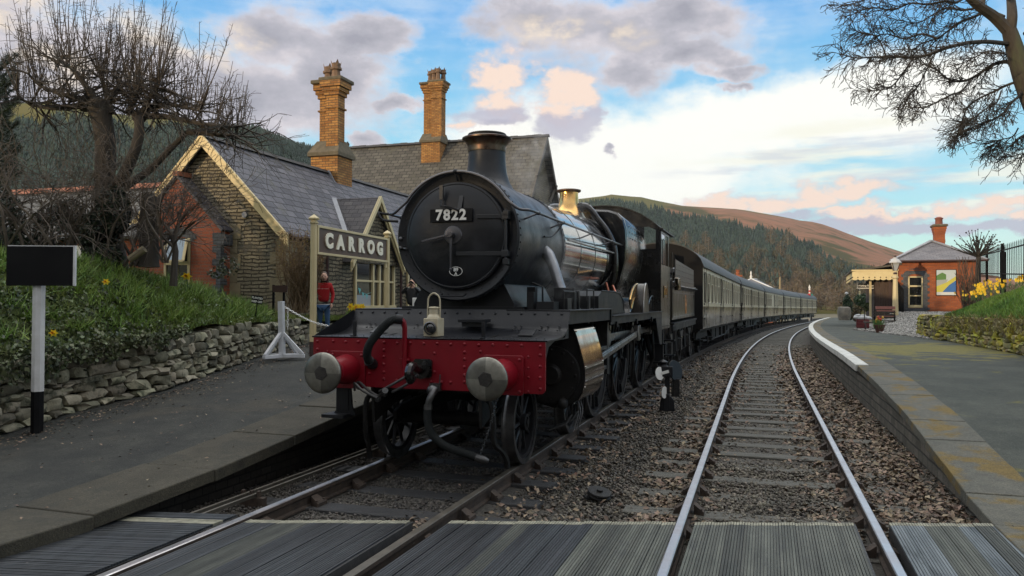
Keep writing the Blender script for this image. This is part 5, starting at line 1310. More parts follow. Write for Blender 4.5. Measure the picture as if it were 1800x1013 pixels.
# ================================================================ stone station house (left)
m_rubble = brick('rubble_walling', (.24, .205, .14), (.38, .33, .225), (.06, .052, .04), .42, .085, ms=.016, mode='wall', bump=1., dist=.15, bumpd=.05, ns=2.2, col3=(.15, .14, .115), rough=.9)
m_rubble2 = brick('rubble_coursed', (.15, .13, .09), (.30, .255, .17), (.05, .045, .036), .34, .10, ms=.018, mode='wall', bump=1., dist=.17, bumpd=.05, ns=2.6, rough=.9)
m_quoin = mat('sandstone_quoin', (.27, .22, .13), (.20, .17, .11), .85, scale=4, bump=.4, bscale=40)
m_slate = brick('roof_slate_y', (.060, .058, .072), (.135, .128, .145), (.010, .010, .012), .40, .235, ms=.017, mode='roof_y', bump=.9, rough=.62, col3=(.095, .09, .075), pitch=1.41, bumpd=.015, spec=.4, dist=.02)
m_slatex = brick('roof_slate_x', (.075, .068, .056), (.135, .124, .10), (.015, .014, .012), .40, .26, ms=.02, mode='roof_x', bump=.9, rough=.7, col3=(.09, .085, .06), pitch=1.41, bumpd=.015)
m_lead = mat('lead_flashing', (.28, .29, .32), (.2, .21, .23), .5, scale=5)
m_yel = mat('barge_board_cream', (.66, .52, .26), (.58, .46, .23), .5, scale=3)
m_ybrick = brick('buff_brick', (.50, .26, .08), (.30, .13, .04), (.10, .075, .05), .225, .078, ms=.010, mode='wall', bump=.6, dark=(.13, .075, .035))
m_rbrick = brick('red_brick', (.36, .105, .055), (.28, .085, .05), (.20, .13, .10), .225, .078, ms=.009, mode='wall', bump=.5, dark=(.20, .07, .04))
m_rbrick2 = brick('orange_brick', (.44, .12, .04), (.33, .09, .035), (.24, .13, .08), .225, .078, ms=.010, mode='wall', bump=.6, dark=(.18, .06, .035))
m_bbrick = brick('blue_grey_brick', (.085, .095, .11), (.13, .135, .14), (.06, .06, .06), .225, .078, ms=.01, mode='wall', bump=.6)
m_cap = mat('chimney_cap_stone', (.10, .085, .055), (.15, .125, .085), .9, scale=6, bump=.5, bscale=40)
m_pot = mat('chimney_pot_clay', (.24, .15, .09), (.15, .10, .07), .85, scale=9, bump=.2)
m_ridge = mat('ridge_tile', (.030, .028, .03), (.06, .055, .05), .8, scale=9)
m_ridgered = mat('ridge_tile_red', (.34, .13, .07), (.25, .10, .06), .8, scale=9)
m_pipe = mat('downpipe_brown', (.055, .028, .025), None, .5)
m_winglass = mat('window_glass', (.012, .014, .016), None, .05, spec=.9, coat=1)
m_soffit = mat('dark_timber', (.035, .028, .022), (.06, .048, .036), .8, scale=5)

def slab(mb, pts, th, m=None):
    """roof slope from 4 top corners, thickness downward"""
    t = [Vector(p) for p in pts]; n = (t[1] - t[0]).cross(t[3] - t[0]).normalized()
    if n.z < 0: n = -n
    b = [p - n * th for p in t]; mb.add(t + b, [(0, 1, 2, 3), (7, 6, 5, 4), (0, 4, 5, 1), (1, 5, 6, 2), (2, 6, 7, 3), (3, 7, 4, 0)], m)
LR, ZR_ = inv_s(355, 238, 8.5); LE, ZE_ = inv_s(505, 410, 8.5)
print('house ridge', LR, ZR_, 'eave', LE, ZE_)
LE = -7.0; ZE_ = inv_s(505, 410, 8.5)[1]; 
S0, S1 = 8.5, 28.5
LB = 2 * LR - LE
house = thing('station_house', 'stone station house with slate roof and cream bargeboards behind the station sign', 'house', TR, (LR, S0, .6))
mb = MB(); wl = LE - .16; wb = LB + .16; ye = S0 + .22
mb.add([(wl, ye, .5), (wb, ye, .5), (wb, ye, ZE_ - .12), (LR, ye, ZR_ - .12), (wl, ye, ZE_ - .12)], [(0, 1, 2, 3, 4)])
mb.build('gable_wall', m_rubble, house, smooth=False)
mb = MB(); mb.add([(wl, ye, .5), (wl, S1, .5), (wl, S1, ZE_ - .1), (wl, ye, ZE_ - .1)], [(0, 1, 2, 3)]); mb.add([(wb, ye, .5), (wb, S1, .5), (wb, S1, ZE_ - .1), (wb, ye, ZE_ - .1)], [(0, 1, 2, 3)])
mb.build('side_wall', m_rubble2, house, smooth=False)
mb = MB()
slab(mb, [(LE, S0, ZE_), (LE, S1, ZE_), (LR, S1, ZR_), (LR, S0, ZR_)], .07); slab(mb, [(LR, S0, ZR_), (LR, S1, ZR_), (LB, S1, ZE_), (LB, S0, ZE_)], .07)
rf = mb.build('roof', m_slate, house, smooth=False)
mb = MB(); k = 0
while S0 + k * .32 < S1 - .3:
    a = S0 + k * .32; mb.ext_y([(LR - .13, ZR_ - .05), (LR, ZR_ + .055 + .006 * (k % 2)), (LR + .13, ZR_ - .05), (LR, ZR_ - .02)], a + .004, a + .316); k += 1
mb.build('ridge_tiles', m_ridge, rf, smooth=False)
mb = MB() # bargeboards
for sg in (-1, 1):
    le = LE if sg > 0 else LB
    a = Vector((le + sg * .05, S0 - .03, ZE_ - .03)); b = Vector((LR, S0 - .03, ZR_ + .03)); d = (b - a).normalized(); n = Vector((d.z, 0, -d.x)) * sg
    w = .20
    for (off, ww, yy) in ((0, w, 0), (.0, .05, -.025)):
        p = [a + Vector((0, yy, 0)), b + Vector((0, yy, 0)), b + Vector((0, yy, -ww * 1.42)), a - n * 0 + Vector((0, yy, -ww * 1.42)) ]
        q = [v + Vector((0, .04, 0)) for v in p]
        mb.add(p + q, [(0, 1, 2, 3), (7, 6, 5, 4), (0, 4, 5, 1), (1, 5, 6, 2), (2, 6, 7, 3), (3, 7, 4, 0)])
mb.build('bargeboard', m_yel, house, smooth=False)
mb = MB()  # dark soffit, quoins
mb.build('soffit', m_soffit, house) if False else None
mb = MB(); z = .5; k = 0
while z < ZE_ - .35:
    w = .42 if k % 2 else .26; h = .30; mb.box((wl - w, ye - .012, z), (wl + .012, ye + (.26 if k % 2 else .42), z + h - .012)); z += h; k += 1
mb.build('quoins', m_quoin, house, bevel=.006)
# small slit window in the gable with stone surround
la, z1 = inv_s(388, 418, ye); lb, _ = inv_s(398, 418, ye); lc, _ = inv_s(414, 418, ye); _, z0 = inv_s(392, 504, ye)
mb = MB(); mb.box((la - .1, ye - .03, z0), (lb, ye - .008, z1)); win = mb.build('window', m_winglass, house)
mb = MB(); z = z0 - .25; k = 0
while z < z1 + .2: mb.box((lb, ye - .035, z), (lb + (.32 if k % 2 else .42), ye + .0, z + .33)); z += .34; k += 1
mb.build('window_surround', m_quoin, win, bevel=.006)
mb = MB(); mb.box((la - .1, ye - .04, (z0 + z1) / 2 - .03), (lb, ye - .01, (z0 + z1) / 2 + .03)); mb.build('window_frame', m_cream, win)
mb = MB(); mb.cyl((inv_s(432, 378, ye)[0], ye - .06, inv_s(432, 378, ye)[1]), (inv_s(432, 378, ye)[0], ye + .02, inv_s(432, 378, ye)[1]), .07, n=12); mb.build('vent_pipe', m_lead, house)
# three light window in the side wall
swa, szt = inv_l(621, 462, wl); sz = inv_l(625, 541, wl)[1]; swb = swa + 2.35; szt = sz + 1.28
mb = MB(); mb.box((wl - .02, swa, sz), (wl + .012, swb, szt)); win = mb.build('window', m_winglass, house); win['label'] = 'cream framed window with bunting'
mb = MB(); bars = [0, .075, .98, 1.06, 1.36, 1.44, 1.72, 1.80, 2.26, 2.35]
for i in range(0, 10, 2): mb.box((wl + .012, swa + bars[i], sz), (wl + .075, swa + bars[i + 1], szt))
mb.box((wl + .012, swa, sz - .05), (wl + .12, swb, sz + .05)); mb.box((wl + .012, swa, szt - .07), (wl + .085, swb, szt + .04)); mb.box((wl + .012, swa + .07, sz + .70), (wl + .060, swb - .07, sz + .755))
mb.build('window_frame', m_cream, win, bevel=.004)
mb = MB(); mb.box((wl + .013, swa + .1, sz + .05), (wl + .02, swa + .96, sz + .34)); mb.build('window_board', mat('pale_panel', (.30, .32, .34), None, .6), win)
mb = MB(); fl = [(0, .66), (.22, .46), (.42, .34), (.62, .30), (.9, .34)]
for (a, z) in fl[1:4]: mb.add([(wl + .02, swa + .08 + a - .07, sz + z + .08), (wl + .02, swa + .08 + a + .09, sz + z + .05), (wl + .022, swa + .08 + a + .03, sz + z - .10)], [(0, 1, 2)])
mb.tube([(wl + .018, swa + .08 + a, sz + z + .07) for a, z in fl], .005, 4); mb.build('bunting', mat('bunting_teal', (.15, .42, .42), None, .7), win)
mb = MB(); mb.box((wl - .01, swa - .35, sz - .35), (wl + .03, swb + .3, sz - .06)); mb.build('window_sill', m_quoin, win, bevel=.01)
# second window / doorway further along behind the smokebox
s2 = inv_l(714, 470, wl)[0]
mb = MB(); mb.box((wl - .02, s2, 1.0), (wl + .012, s2 + 1.2, 3.0)); win = mb.build('window', m_winglass, house)
mb = MB(); 
for a in (0, .55, 1.1): mb.box((wl + .012, s2 + a, 1.0), (wl + .07, s2 + a + .09, 3.0))
mb.box((wl + .012, s2, 2.95), (wl + .07, s2 + 1.2, 3.05)); mb.box((wl + .012, s2, 1.0), (wl + .07, s2 + 1.2, 1.1)); mb.build('window_frame', m_cream, win)
# dormer gable over the window
ds, dz = inv_l(662, 347, -6.98); fs_, fz = inv_l(704, 436, -6.98); hw = fs_ - ds; fz = dz - hw * 1.22
print('dormer', ds, dz, fs_, fz)
bk = lambda z: LE - (z - ZE_) / ((ZR_ - ZE_) / (LE - LR))
mb = MB(); slab(mb, [(-6.85, ds, dz), (-6.85, ds - hw, fz), (bk(fz + .02) if fz > ZE_ else -7.2, ds - hw, fz), (bk(dz), ds, dz)], .05); slab(mb, [(-6.85, ds, dz), (bk(dz), ds, dz), (bk(fz + .02) if fz > ZE_ else -7.2, ds + hw, fz), (-6.85, ds + hw, fz)], .05)
dr = mb.build('dormer_roof', brick('dormer_slate', (.10, .095, .10), (.14, .13, .13), (.03, .03, .03), .28, .16, ms=.007, mode='roof_x', bump=.9, pitch=1.3), house, smooth=False)
mb = MB(); mb.add([(-7.02, ds, dz - .08), (-7.02, ds - hw + .12, fz), (-7.02, ds + hw - .12, fz)], [(0, 1, 2)]); mb.build('dormer_wall', m_rubble2, dr, smooth=False)
mb = MB()
for sg in (-1, 1): 
    for (x, w) in ((-6.82, .16), (-6.87, .24)):
        a = Vector((x, ds + sg * (hw + .02), fz - .02)); b = Vector((x, ds, dz + .03)); p = [a, b, b - Vector((0, 0, w)), a - Vector((0, 0, w))]; q = [v - Vector((.035, 0, 0)) for v in p]
        mb.add(p + q, [(0, 1, 2, 3), (7, 6, 5, 4), (0, 4, 5, 1), (1, 5, 6, 2), (2, 6, 7, 3), (3, 7, 4, 0)])
mb.build('dormer_bargeboard', m_cream, dr, smooth=False)
mb = MB()
for sg in (-1,):
    a = Vector((-7.02, ds + sg * hw, fz + .02)); b = Vector((bk(dz), ds, dz + .03)); a = Vector((bk(fz) if fz > ZE_ else LE, ds + sg * (hw - .02), max(fz, ZE_) + .03)); mb.beam(a, b, .14, .02)
mb.build('valley_lead', m_lead, dr)
# gutters and downpipes
mb = MB(); mb.tube([(LE + .05, S0 + .1, ZE_ - .06), (LE + .05, ds - hw, ZE_ - .07)], .045, 8); mb.tube([(LE + .05, ds + hw, ZE_ - .06), (LE + .05, S1, ZE_ - .07)], .045, 8); mb.build('gutter', m_pipe, house)
for px, zt in ((575, ZE_), (705, ZE_)):
    s_, _ = inv_l(px, 500, wl + .08); mb = MB(); mb.tube([(LE + .02, s_, ZE_ - .08), (wl + .08, s_, ZE_ - .3), (wl + .08, s_, .6)], .04, 8); mb.box((wl, s_ - .06, 2.2), (wl + .1, s_ + .06, 2.24)); mb.build('downpipe', m_pipe, house)
# chimney stacks
def stack(parent, lc, sc, zb, zp, zt, hw_, hd_, brickm, pots, potz, base_hw, nm='chimney'):
    mb = MB(); mb.box((lc - base_hw, sc - base_hw * .95, zb), (lc + base_hw, sc + base_hw * .95, zp)); c = mb.build(nm, brickm, parent, smooth=False)
    mb = MB(); mb.add([(lc - base_hw - .07, sc - base_hw - .07, zp - .03), (lc + base_hw + .07, sc - base_hw - .07, zp - .03), (lc + base_hw + .07, sc + base_hw + .07, zp - .03), (lc - base_hw - .07, sc + base_hw + .07, zp - .03),
                       (lc - base_hw - .07, sc - base_hw - .07, zp + .08), (lc + base_hw + .07, sc - base_hw - .07, zp + .08), (lc + base_hw + .07, sc + base_hw + .07, zp + .08), (lc - base_hw - .07, sc + base_hw + .07, zp + .08),
                       (lc - hw_, sc - hd_, zp + .48), (lc + hw_, sc - hd_, zp + .48), (lc + hw_, sc + hd_, zp + .48), (lc - hw_, sc + hd_, zp + .48)],
                      [(0, 3, 2, 1), (0, 1, 5, 4), (1, 2, 6, 5), (2, 3, 7, 6), (3, 0, 4, 7), (4, 5, 9, 8), (5, 6, 10, 9), (6, 7, 11, 10), (7, 4, 8, 11)]); mb.build('chimney_plinth', m_cap, c, smooth=False)
    mb = MB(); q = hw_ / 2
    for k, (dx, dy) in enumerate(((-q - .02, .17), (q + .02, -.17))):
        mb.box((lc + dx - q, sc + dy - hd_, zp + .2), (lc + dx + q, sc + dy + hd_, zt - .55))
        for (z0, z1, e) in ((zt - .95, zt - .90, .045), (zt - .55, zt - .42, .05), (zt - .42, zt - .30, .10), (zt - .30, zt - .12, .15)): mb.box((lc + dx - q - e, sc + dy - hd_ - e, z0), (lc + dx + q + e, sc + dy + hd_ + e, z1))
    mb.build('chimney_shaft', brickm, c, smooth=False)
    mb = MB()
    for k, (dx, dy) in enumerate(((-q, .10), (q, -.10))): mb.box((lc + dx - q - .2, sc + dy - hd_ - .2, zt - .12 + .004 * k), (lc + dx + q + .2, sc + dy + hd_ + .2, zt + .004 * k))
    mb.build('chimney_cap', m_cap, c, bevel=.03)
    for (dx, dy) in pots:
        mb = MB(); r = .15; x, y = lc + dx, sc + dy
        mb.lathe([(r + .03, zt), (r, zt + .06), (r - .03, potz - .26), (r + .03, potz - .24), (r + .03, potz - .18), (r - .01, potz - .16), (r, potz - .05), (r - .05, potz - .05), (r - .05, zt + .1)], (x, y, 0), (0, 0, 1), 8, caps=False)
        for i in range(4):
            a = i * pi / 2 + pi / 4; mb.add([(x + r * cos(a - .35), y + r * sin(a - .35), potz - .05), (x + r * cos(a + .35), y + r * sin(a + .35), potz - .05), (x + (r + .02) * cos(a), y + (r + .02) * sin(a), potz + .06)], [(0, 1, 2)])
        mb.build('chimney_pot', m_pot, c, smooth=False)
lc = -9.45; sc_ = inv_l(583, 300, lc)[0]; zt = inv_l(583, 142, lc)[1]; zp = inv_l(583, 277, lc)[1]; pz_ = inv_l(583, 112, lc)[1]
print('chimney', sc_, zt, zp)
stack(house, lc, sc_, ZR_ - 1.2, zp, zt, .40, .20, m_ybrick, ((-.22, .14), (.21, -.14)), pz_, .46)
mb = MB()
for k in range(7): mb.box((lc + .52, sc_ - .56, ZR_ - .20 - k * .0), (lc + .53, sc_ - .5, ZR_ - .1)) if False else None
mb.add([(lc + .5, sc_ - .52, ZR_ - .62 + .02), (lc + .5, sc_ + .5, ZR_ - .62 + .02), (lc + .72, sc_ + .56, ZR_ - .80 + .02), (lc + .72, sc_ - .6, ZR_ - .80 + .02)], [(0, 1, 2, 3)]); mb.beam((lc + .5, sc_ - .53, ZR_ - .58), (LR + .05, sc_ - .53, ZR_ + .02), .03, .14); mb.build('lead_flashing', m_lead, rf)

# ================================================================ tall stone house behind
lg = -7.4; sr, zr = inv_l(962, 233, lg); lf, zf = inv_s(608, 262, sr); zr = (zr + zf) / 2 - .05
print('tall', sr, zr, zf, lf)
HD = 3.7; ze = zr - HD * 1.25
tall = thing('tall_stone_house', 'taller grey slated stone house with gable end above the boiler and paired chimneys', 'house', TR, (lg - 5, sr, .6))
mb = MB(); slab(mb, [(lg, sr - HD, ze), (lf, sr - HD, ze), (lf, sr, zr), (lg, sr, zr)], .09); slab(mb, [(lg, sr, zr), (lf, sr, zr), (lf, sr + HD, ze), (lg, sr + HD, ze)], .09); trf = mb.build('roof', m_slatex, tall, smooth=False)
mb = MB(); g0 = lg - .35; mb.add([(g0, sr - HD + .3, .4), (g0, sr + HD - .3, .4), (g0, sr + HD - .3, ze + .1), (g0, sr, zr - .15), (g0, sr - HD + .3, ze + .1)], [(0, 1, 2, 3, 4)]); mb.add([(g0, sr - HD + .3, .4), (lf, sr - HD + .3, .4), (lf, sr - HD + .3, ze + .1), (g0, sr - HD + .3, ze + .1)], [(0, 1, 2, 3)]); mb.build('stone_wall', m_rubble2, tall, smooth=False)
mb = MB()
for sg in (-1, 1):
    a = Vector((lg + .03, sr + sg * (HD + .05), ze - .05)); b = Vector((lg + .03, sr, zr + .04)); p = [a, b, b - Vector((0, 0, .34)), a - Vector((0, 0, .34))]; q = [v - Vector((.05, 0, 0)) for v in p]
    mb.add(p + q, [(0, 1, 2, 3), (7, 6, 5, 4), (0, 4, 5, 1), (1, 5, 6, 2), (2, 6, 7, 3), (3, 7, 4, 0)])
    mb.beam((lg - .3, sr + sg * 1.6, zr - 3.2), (lg + .0, sr + sg * 1.9, zr - 2.3), .1, .14)
mb.build('bargeboard', mat('weathered_board', (.12, .105, .085), (.07, .06, .05), .8, scale=8), tall, smooth=False)
mb = MB(); k = 0
while lf + k * .42 < lg - .1: mb.ext_x([(sr - .16, zr - .06), (sr, zr + .07 + .012 * (k % 3)), (sr + .16, zr - .06)], lf + k * .42, lf + k * .42 + .41); k += 1
mb.build('ridge_tiles', m_ridge, trf, smooth=False)
lc = inv_s(764, 200, sr - .5)[0]; zt = inv_s(764, 146, sr - .5)[1]; pz_ = inv_s(764, 122, sr - .5)[1]; zp = inv_s(764, 241, sr - .5)[1]
stack(tall, lc, sr - .5, ze + 1.5, zp - .35, zt, .56, .28, m_ybrick, ((-.35, .2), (-.05, .0), (.25, -.15), (.42, .15)), pz_, .54)
mb = MB(); mb.sph((lf + .15, sr, zr + .18), .09, 8, 6, (.7, 1, 1.2)); mb.sph((lf + .1, sr, zr + .30), .05, 6, 5); mb.build('ridge_finial', m_ridge, trf)

# ================================================================ red brick porch wing in front of the gable
sp_ = 8.35; lR, _ = inv_s(388, 404, sp_); lA, zA = inv_s(313, 312, sp_); _, zEv = inv_s(388, 404, sp_); lL = 2 * lA - lR
print('porch', lR, lA, zA, zEv, lL)
pw = thing('brick_wing', 'red brick gabled wing with slate blue corners and open cream window behind the trees', 'outbuilding', TR, (lA, sp_, 1.5))
mb = MB(); mb.add([(lL, sp_, 1.2), (lR, sp_, 1.2), (lR, sp_, zEv), (lA, sp_, zA), (lL, sp_, zEv)], [(0, 1, 2, 3, 4)]); mb.add([(lR, sp_, 1.2), (lR, 8.72, 1.2), (lR, 8.72, zEv), (lR, sp_, zEv)], [(0, 1, 2, 3)]); mb.add([(lL, sp_, 1.2), (lL, 8.72, 1.2), (lL, 8.72, zEv), (lL, sp_, zEv)], [(0, 1, 2, 3)]); mb.build('brick_wall', m_rbrick, pw, smooth=False)
mb = MB(); slab(mb, [(lA, sp_ - .08, zA + .08), (lA, 8.71, zA + .08), (lR + .1, 8.71, zEv), (lR + .1, sp_ - .08, zEv)], .05); slab(mb, [(lA, sp_ - .08, zA + .08), (lL - .1, sp_ - .08, zEv), (lL - .1, 8.71, zEv), (lA, 8.71, zA + .08)], .05); prf = mb.build('roof', m_slate, pw, smooth=False)
mb = MB(); slab(mb, [(lA, 9.6, zA + .05), (lA - 8, 9.6, zA + .05), (lA - 8, 8.1, zA - 1.4), (lA - .9, 8.1, zA - 1.4)], .06); mb.build('side_roof', brick('grey_slate_x', (.12, .12, .12), (.17, .165, .155), (.05, .05, .05), .28, .16, ms=.007, mode='roof_x', bump=.9, pitch=1.4), pw, smooth=False)
mb = MB(); mb.ext_x([(9.46, zA - .02), (9.6, zA + .13), (9.74, zA - .02)], lA - 8, lA - .1); mb.box((lA - .08, sp_ - .09, zA + .03), (lA + .08, 9.6, zA + .14)); mb.build('ridge_tiles', m_ridgered, prf, smooth=False)
mb = MB(); mb.add([(lL - .02, 8.4, 1.2), (lA - 8, 8.4, 1.2), (lA - 8, 8.4, zA - 1.3), (lL - .02, 8.4, zA - 1.3)], [(0, 1, 2, 3)]); mb.build('side_wall', m_rbrick, pw, smooth=False)
mb = MB(); mb.box((lA - 7.5, 8.34, 2.5), (lA - 1.9, 8.38, 3.1)); mb.build('white_panel', m_white, pw)
mb = MB(); z = 1.2; k = 0
while z < zEv - .1: mb.box((lR - (.22 if k % 2 else .11), sp_ - .012, z), (lR + .012, sp_ + (.11 if k % 2 else .22), z + .15)); z += .152; k += 1
mb.box((lR - .18, sp_ - .03, zEv - .35), (lR + .10, sp_ + .3, zEv - .1)); mb.build('corner_bricks', m_bbrick, pw, smooth=False)
wa, wz = inv_s(291, 420, sp_); wb_, _ = inv_s(336, 420, sp_); _, wz0 = inv_s(330, 475, sp_)
mb = MB(); mb.box((wa, sp_ - .02, wz0 - .3), (wb_, sp_ - .005, wz)); win = mb.build('window', m_winglass, pw)
mb = MB(); n = 10; c = (wa + wb_) / 2; R = (wb_ - wa) / 2
out = [(c + (R + .16) * cos(q), wz - .02 + (.26) * sin(q)) for q in [pi * i / n for i in range(n + 1)]] + [(c + R * cos(q), wz - .06 + .10 * sin(q)) for q in [pi - pi * i / n for i in range(n + 1)]]
mb.ext_y(out, sp_ - .03, sp_); mb.build('window_arch', m_bbrick, win, smooth=False)
mb = MB()
for (a, b, z0, z1) in ((wa, wa + .06, wz0 - .3, wz), (wb_ - .06, wb_, wz0 - .3, wz), (wa, wb_, wz0 + .12, wz0 + .20), (c - .02, c + .03, wz0 - .3, wz0 + .12)): mb.box((a, sp_ - .05, z0), (b, sp_ - .02, z1))
mb.build('window_frame', m_cream, win)
mb = MB(); mb.beam((wb_ - .05, sp_ - .08, wz - .03), (wb_ + .03, sp_ - .30, wz0 + .2), .06, .03); mb.beam((wa + .15, sp_ - .08, wz - .03), (wa + .2, sp_ - .30, wz0 + .2), .04, .03); mb.beam((wa + .2, sp_ - .30, wz0 + .2), (wb_ + .03, sp_ - .30, wz0 + .2), .03, .05); mb.build('open_casement', m_cream, win)
mb = MB(); mb.add([(wa + .2, sp_ - .30, wz0 + .2), (wb_ + .03, sp_ - .30, wz0 + .2), (wb_ - .05, sp_ - .08, wz - .03), (wa + .15, sp_ - .08, wz - .03)], [(0, 1, 2, 3)]); mb.build('pane', mat('bright_pane', (.25, .32, .38), None, .08, coat=1), win)

# ================================================================ station name board
s_sign = 0
L_ = at(552, 377, 14.5); zt = L_.z
R_ = at(681, 405, (zt - CAM_H) / ray(681, 405)[1])
print('sign', L_, R_)
sd = (R_ - L_); slen = sd.xy.length; srot = atan2(sd.y, sd.x)
SF = Fr(L_.x, L_.y, srot)
zpl = .78
sign = thing('station_sign', 'brown station name board reading CARROG on two cream posts', 'station sign', SF, (slen / 2, 0, zpl))
for x in (0, slen):
    mb = MB(); r = .062
    mb.lathe([(r * 1.02, zpl), (r, zt - .18), (r * 1.35, zt - .165), (r * 1.35, zt - .145), (r * 1.05, zt - .135), (r * 1.05, zt - .105), (r * 1.6, zt - .095), (r * 1.65, zt - .07), (r * 1.1, zt - .045), (.004, zt + .0)], (x, 0, 0), (0, 0, 1), 8)
    mb.cur = 1; mb.lathe([(r * 1.06, zpl - .1), (r * 1.05, zpl + .24)], (x, 0, 0), (0, 0, 1), 8); mb.build('post', [m_cream, m_pipe], sign, smooth=False)
zb1 = zt - .19 + .0; zb0 = at(570, 449, 14.5).z + .02
mb = MB(); mb.box((.09, -.03, zb0), (slen - .09, .0, zb1)); brd = mb.build('name_board', mat('board_brown', (.085, .048, .03), (.105, .062, .04), .5, scale=2), sign)
mb = MB(); t = .045
mb.box((.06, -.055, zb1 - t), (slen - .06, .015, zb1)); mb.box((.06, -.055, zb0), (slen - .06, .015, zb0 + t)); mb.box((.06, -.055, zb0 + t), (.06 + t, .015, zb1 - t)); mb.box((slen - .06 - t, -.055, zb0 + t), (slen - .06, .015, zb1 - t)); mb.box((slen - .15, -.03, zb0 - .12), (slen - .06, 0, zb0)); mb.build('board_frame', m_cream, sign, bevel=.004)
hb = zb1 - zb0; mb = MB(); pitch = (slen - .55) / 6
for i, chh in enumerate('CARROG'): add_text(mb, chh, hb * .68, .012, lambda x, y, z: (.275 + pitch * (i + .5) + x * 1.12, -.046 - z, (zb0 + zb1) / 2 + y), .021)
mb.build('lettering', mat('lettering_cream', (.85, .80, .64), None, .5), brd, smooth=False)
# ---- notice board post in the foreground (black board, white and black post)
q = gz(65, 757, .29); nf = Fr(q.x, q.y, .05)
nb = thing('notice_post', 'blank black board on a white post beside the stone wall', 'sign post', nf, (0, 0, q.z))
sc_h = q.y / CAM_F
m_nb = mat('board_black', (.004, .004, .005), (.008, .008, .0085), .7, scale=3, spec=.15); m_pw = mat('post_white', (.62, .62, .62), (.5, .5, .49), .6, scale=6, bump=.15)
mb = MB(); r = .068; mb.cur = 1; mb.lathe([(r, q.z - .05), (r, at(65, 688, q.y).z)], (0, 0, 0), (0, 0, 1), 8, ); mb.cur = 0; mb.lathe([(r * .99, at(65, 688, q.y).z), (r * .97, at(65, 500, q.y).z)], (0, 0, 0), (0, 0, 1), 8); mb.build('post', [m_pw, m_nb], nb, smooth=False)
a, b = at(22, 434, q.y), at(134, 503, q.y)
mb = MB(); mb.box((a.x - q.x, -.10, b.z), (b.x - q.x, -.07, a.z)); mb.build('board', m_nb, nb, bevel=.004)
mb = MB(); mb.box((b.x - q.x + .002, -.105, b.z), (b.x - q.x + .022, -.065, a.z + .012)); mb.box((a.x - q.x, -.075, a.z + .002), (b.x - q.x, -.060, a.z + .012)); mb.build('board_edge', m_pw, nb)
# ---- white barrier stand and chain
q = Vector(at(500, 628, 14.0)); q.z = .76; bf = Fr(q.x, q.y, -TH + .1)
bs_ = thing('barrier_stand', 'white wooden barrier stand with splayed base on the left platform', 'barrier', bf, (0, 0, q.z))
m_ws = mat('stand_white', (.66, .68, .72), (.55, .56, .58), .55, scale=6)
ht = at(494, 530, 14.0).z
mb = MB(); mb.beam((-.045, 0, q.z + .05), (-.075, 0, ht), .09, .09, up=(0, 1, 0)); mb.build('post', m_ws, bs_, bevel=.004)
for dx, dy in ((-.36, .12), (.38, .10), (-.12, -.42), (.10, .40)):
    mb = MB(); d = Vector((dx, dy, 0)); mb.beam((-.045, 0, q.z + .03), Vector((-.045, 0, q.z + .03)) + d, .07, .06); mb.build('foot', m_ws, bs_, bevel=.004)
    mb = MB(); mb.beam(Vector((-.045, 0, q.z + .06)) + d * .92, (-.055, 0, q.z + .46), .06, .05); mb.build('brace', m_ws, bs_, bevel=.004)
mb = MB(); n = 0
A = bf.w((-.03, -.05, ht - .12)); pts = []
P1 = at(502, 541, 13.97); P2 = at(556, 568, 13.7); P3 = at(620, 574, 13.5); P4 = at(700, 545, 13.3)
cp_ = smoothpts([P1, P2, P3, P4], 30)
acc = [0]
for i in range(1, len(cp_)): acc.append(acc[-1] + (cp_[i] - cp_[i - 1]).length)
def along(d):
    i = next((k for k in range(1, len(acc)) if acc[k] >= d), len(acc) - 1); f = (d - acc[i - 1]) / max(acc[i] - acc[i - 1], 1e-6); return cp_[i - 1].lerp(cp_[i], f), (cp_[i] - cp_[i - 1]).normalized()
def link(mb, c, t, k, r=.017, w=.0052):
    side = t.cross(Vector((0, 0, 1))); side = side.normalized() if side.length > .01 else Vector((1, 0, 0)); up = side.cross(t)
    ax = side if k % 2 else up
    pts = [c + t * (r * 1.7 * cos(a)) + ax * (r * .8 * sin(a)) for a in [2 * pi * i / 8 for i in range(9)]]; mb.tube(pts, w, 4, False)
d = 0; k = 0
while d < acc[-1]: c, t = along(d); link(mb, c, t, k); d += .042; k += 1
for j in range(9): link(mb, P1 + Vector((.04, 0, -.02 - j * .042)), Vector((0, 0, 1)), j)
mb.build('barrier_chain', m_white, label='white plastic link chain hanging from the white wooden stand across the platform', cat='chain')
# ---- small signs on the bank
q = at(450, 527, 14.6); sf = Fr(q.x, q.y, -.25)
ks = thing('keep_off_sign', 'small black sign lettered PLANTED KEEP OFF stuck in the grass bank', 'sign', sf, (0, 0, q.z - .2))
mb = MB(); mb.box((-.11, -.008, q.z - .075), (.11, .008, q.z + .075)); pb_ = mb.build('sign_plate', m_nb, ks)
mb = MB(); mb.box((-.008, .008, q.z - .35), (.008, .02, q.z)); mb.build('stake', m_nb, ks)
mb = MB(); add_text(mb, 'PLANTED', .052, .001, lambda x, y, z: (x, -.010 - z, q.z + .030 + y), .0025); add_text(mb, 'KEEP OFF', .052, .001, lambda x, y, z: (x, -.010 - z, q.z - .036 + y), .0025); mb.build('lettering', m_white, ks, smooth=False)
ks.rotation_euler = (0, .14, -.25)
q = at(492, 508, 16.0); sf = Fr(q.x, q.y, -.1); k = 16.0 / CAM_F
bs2 = thing('low_notice', 'low brown notice panel on two dark posts in front of the stone gable', 'sign', sf, (0, 0, q.z - .4))
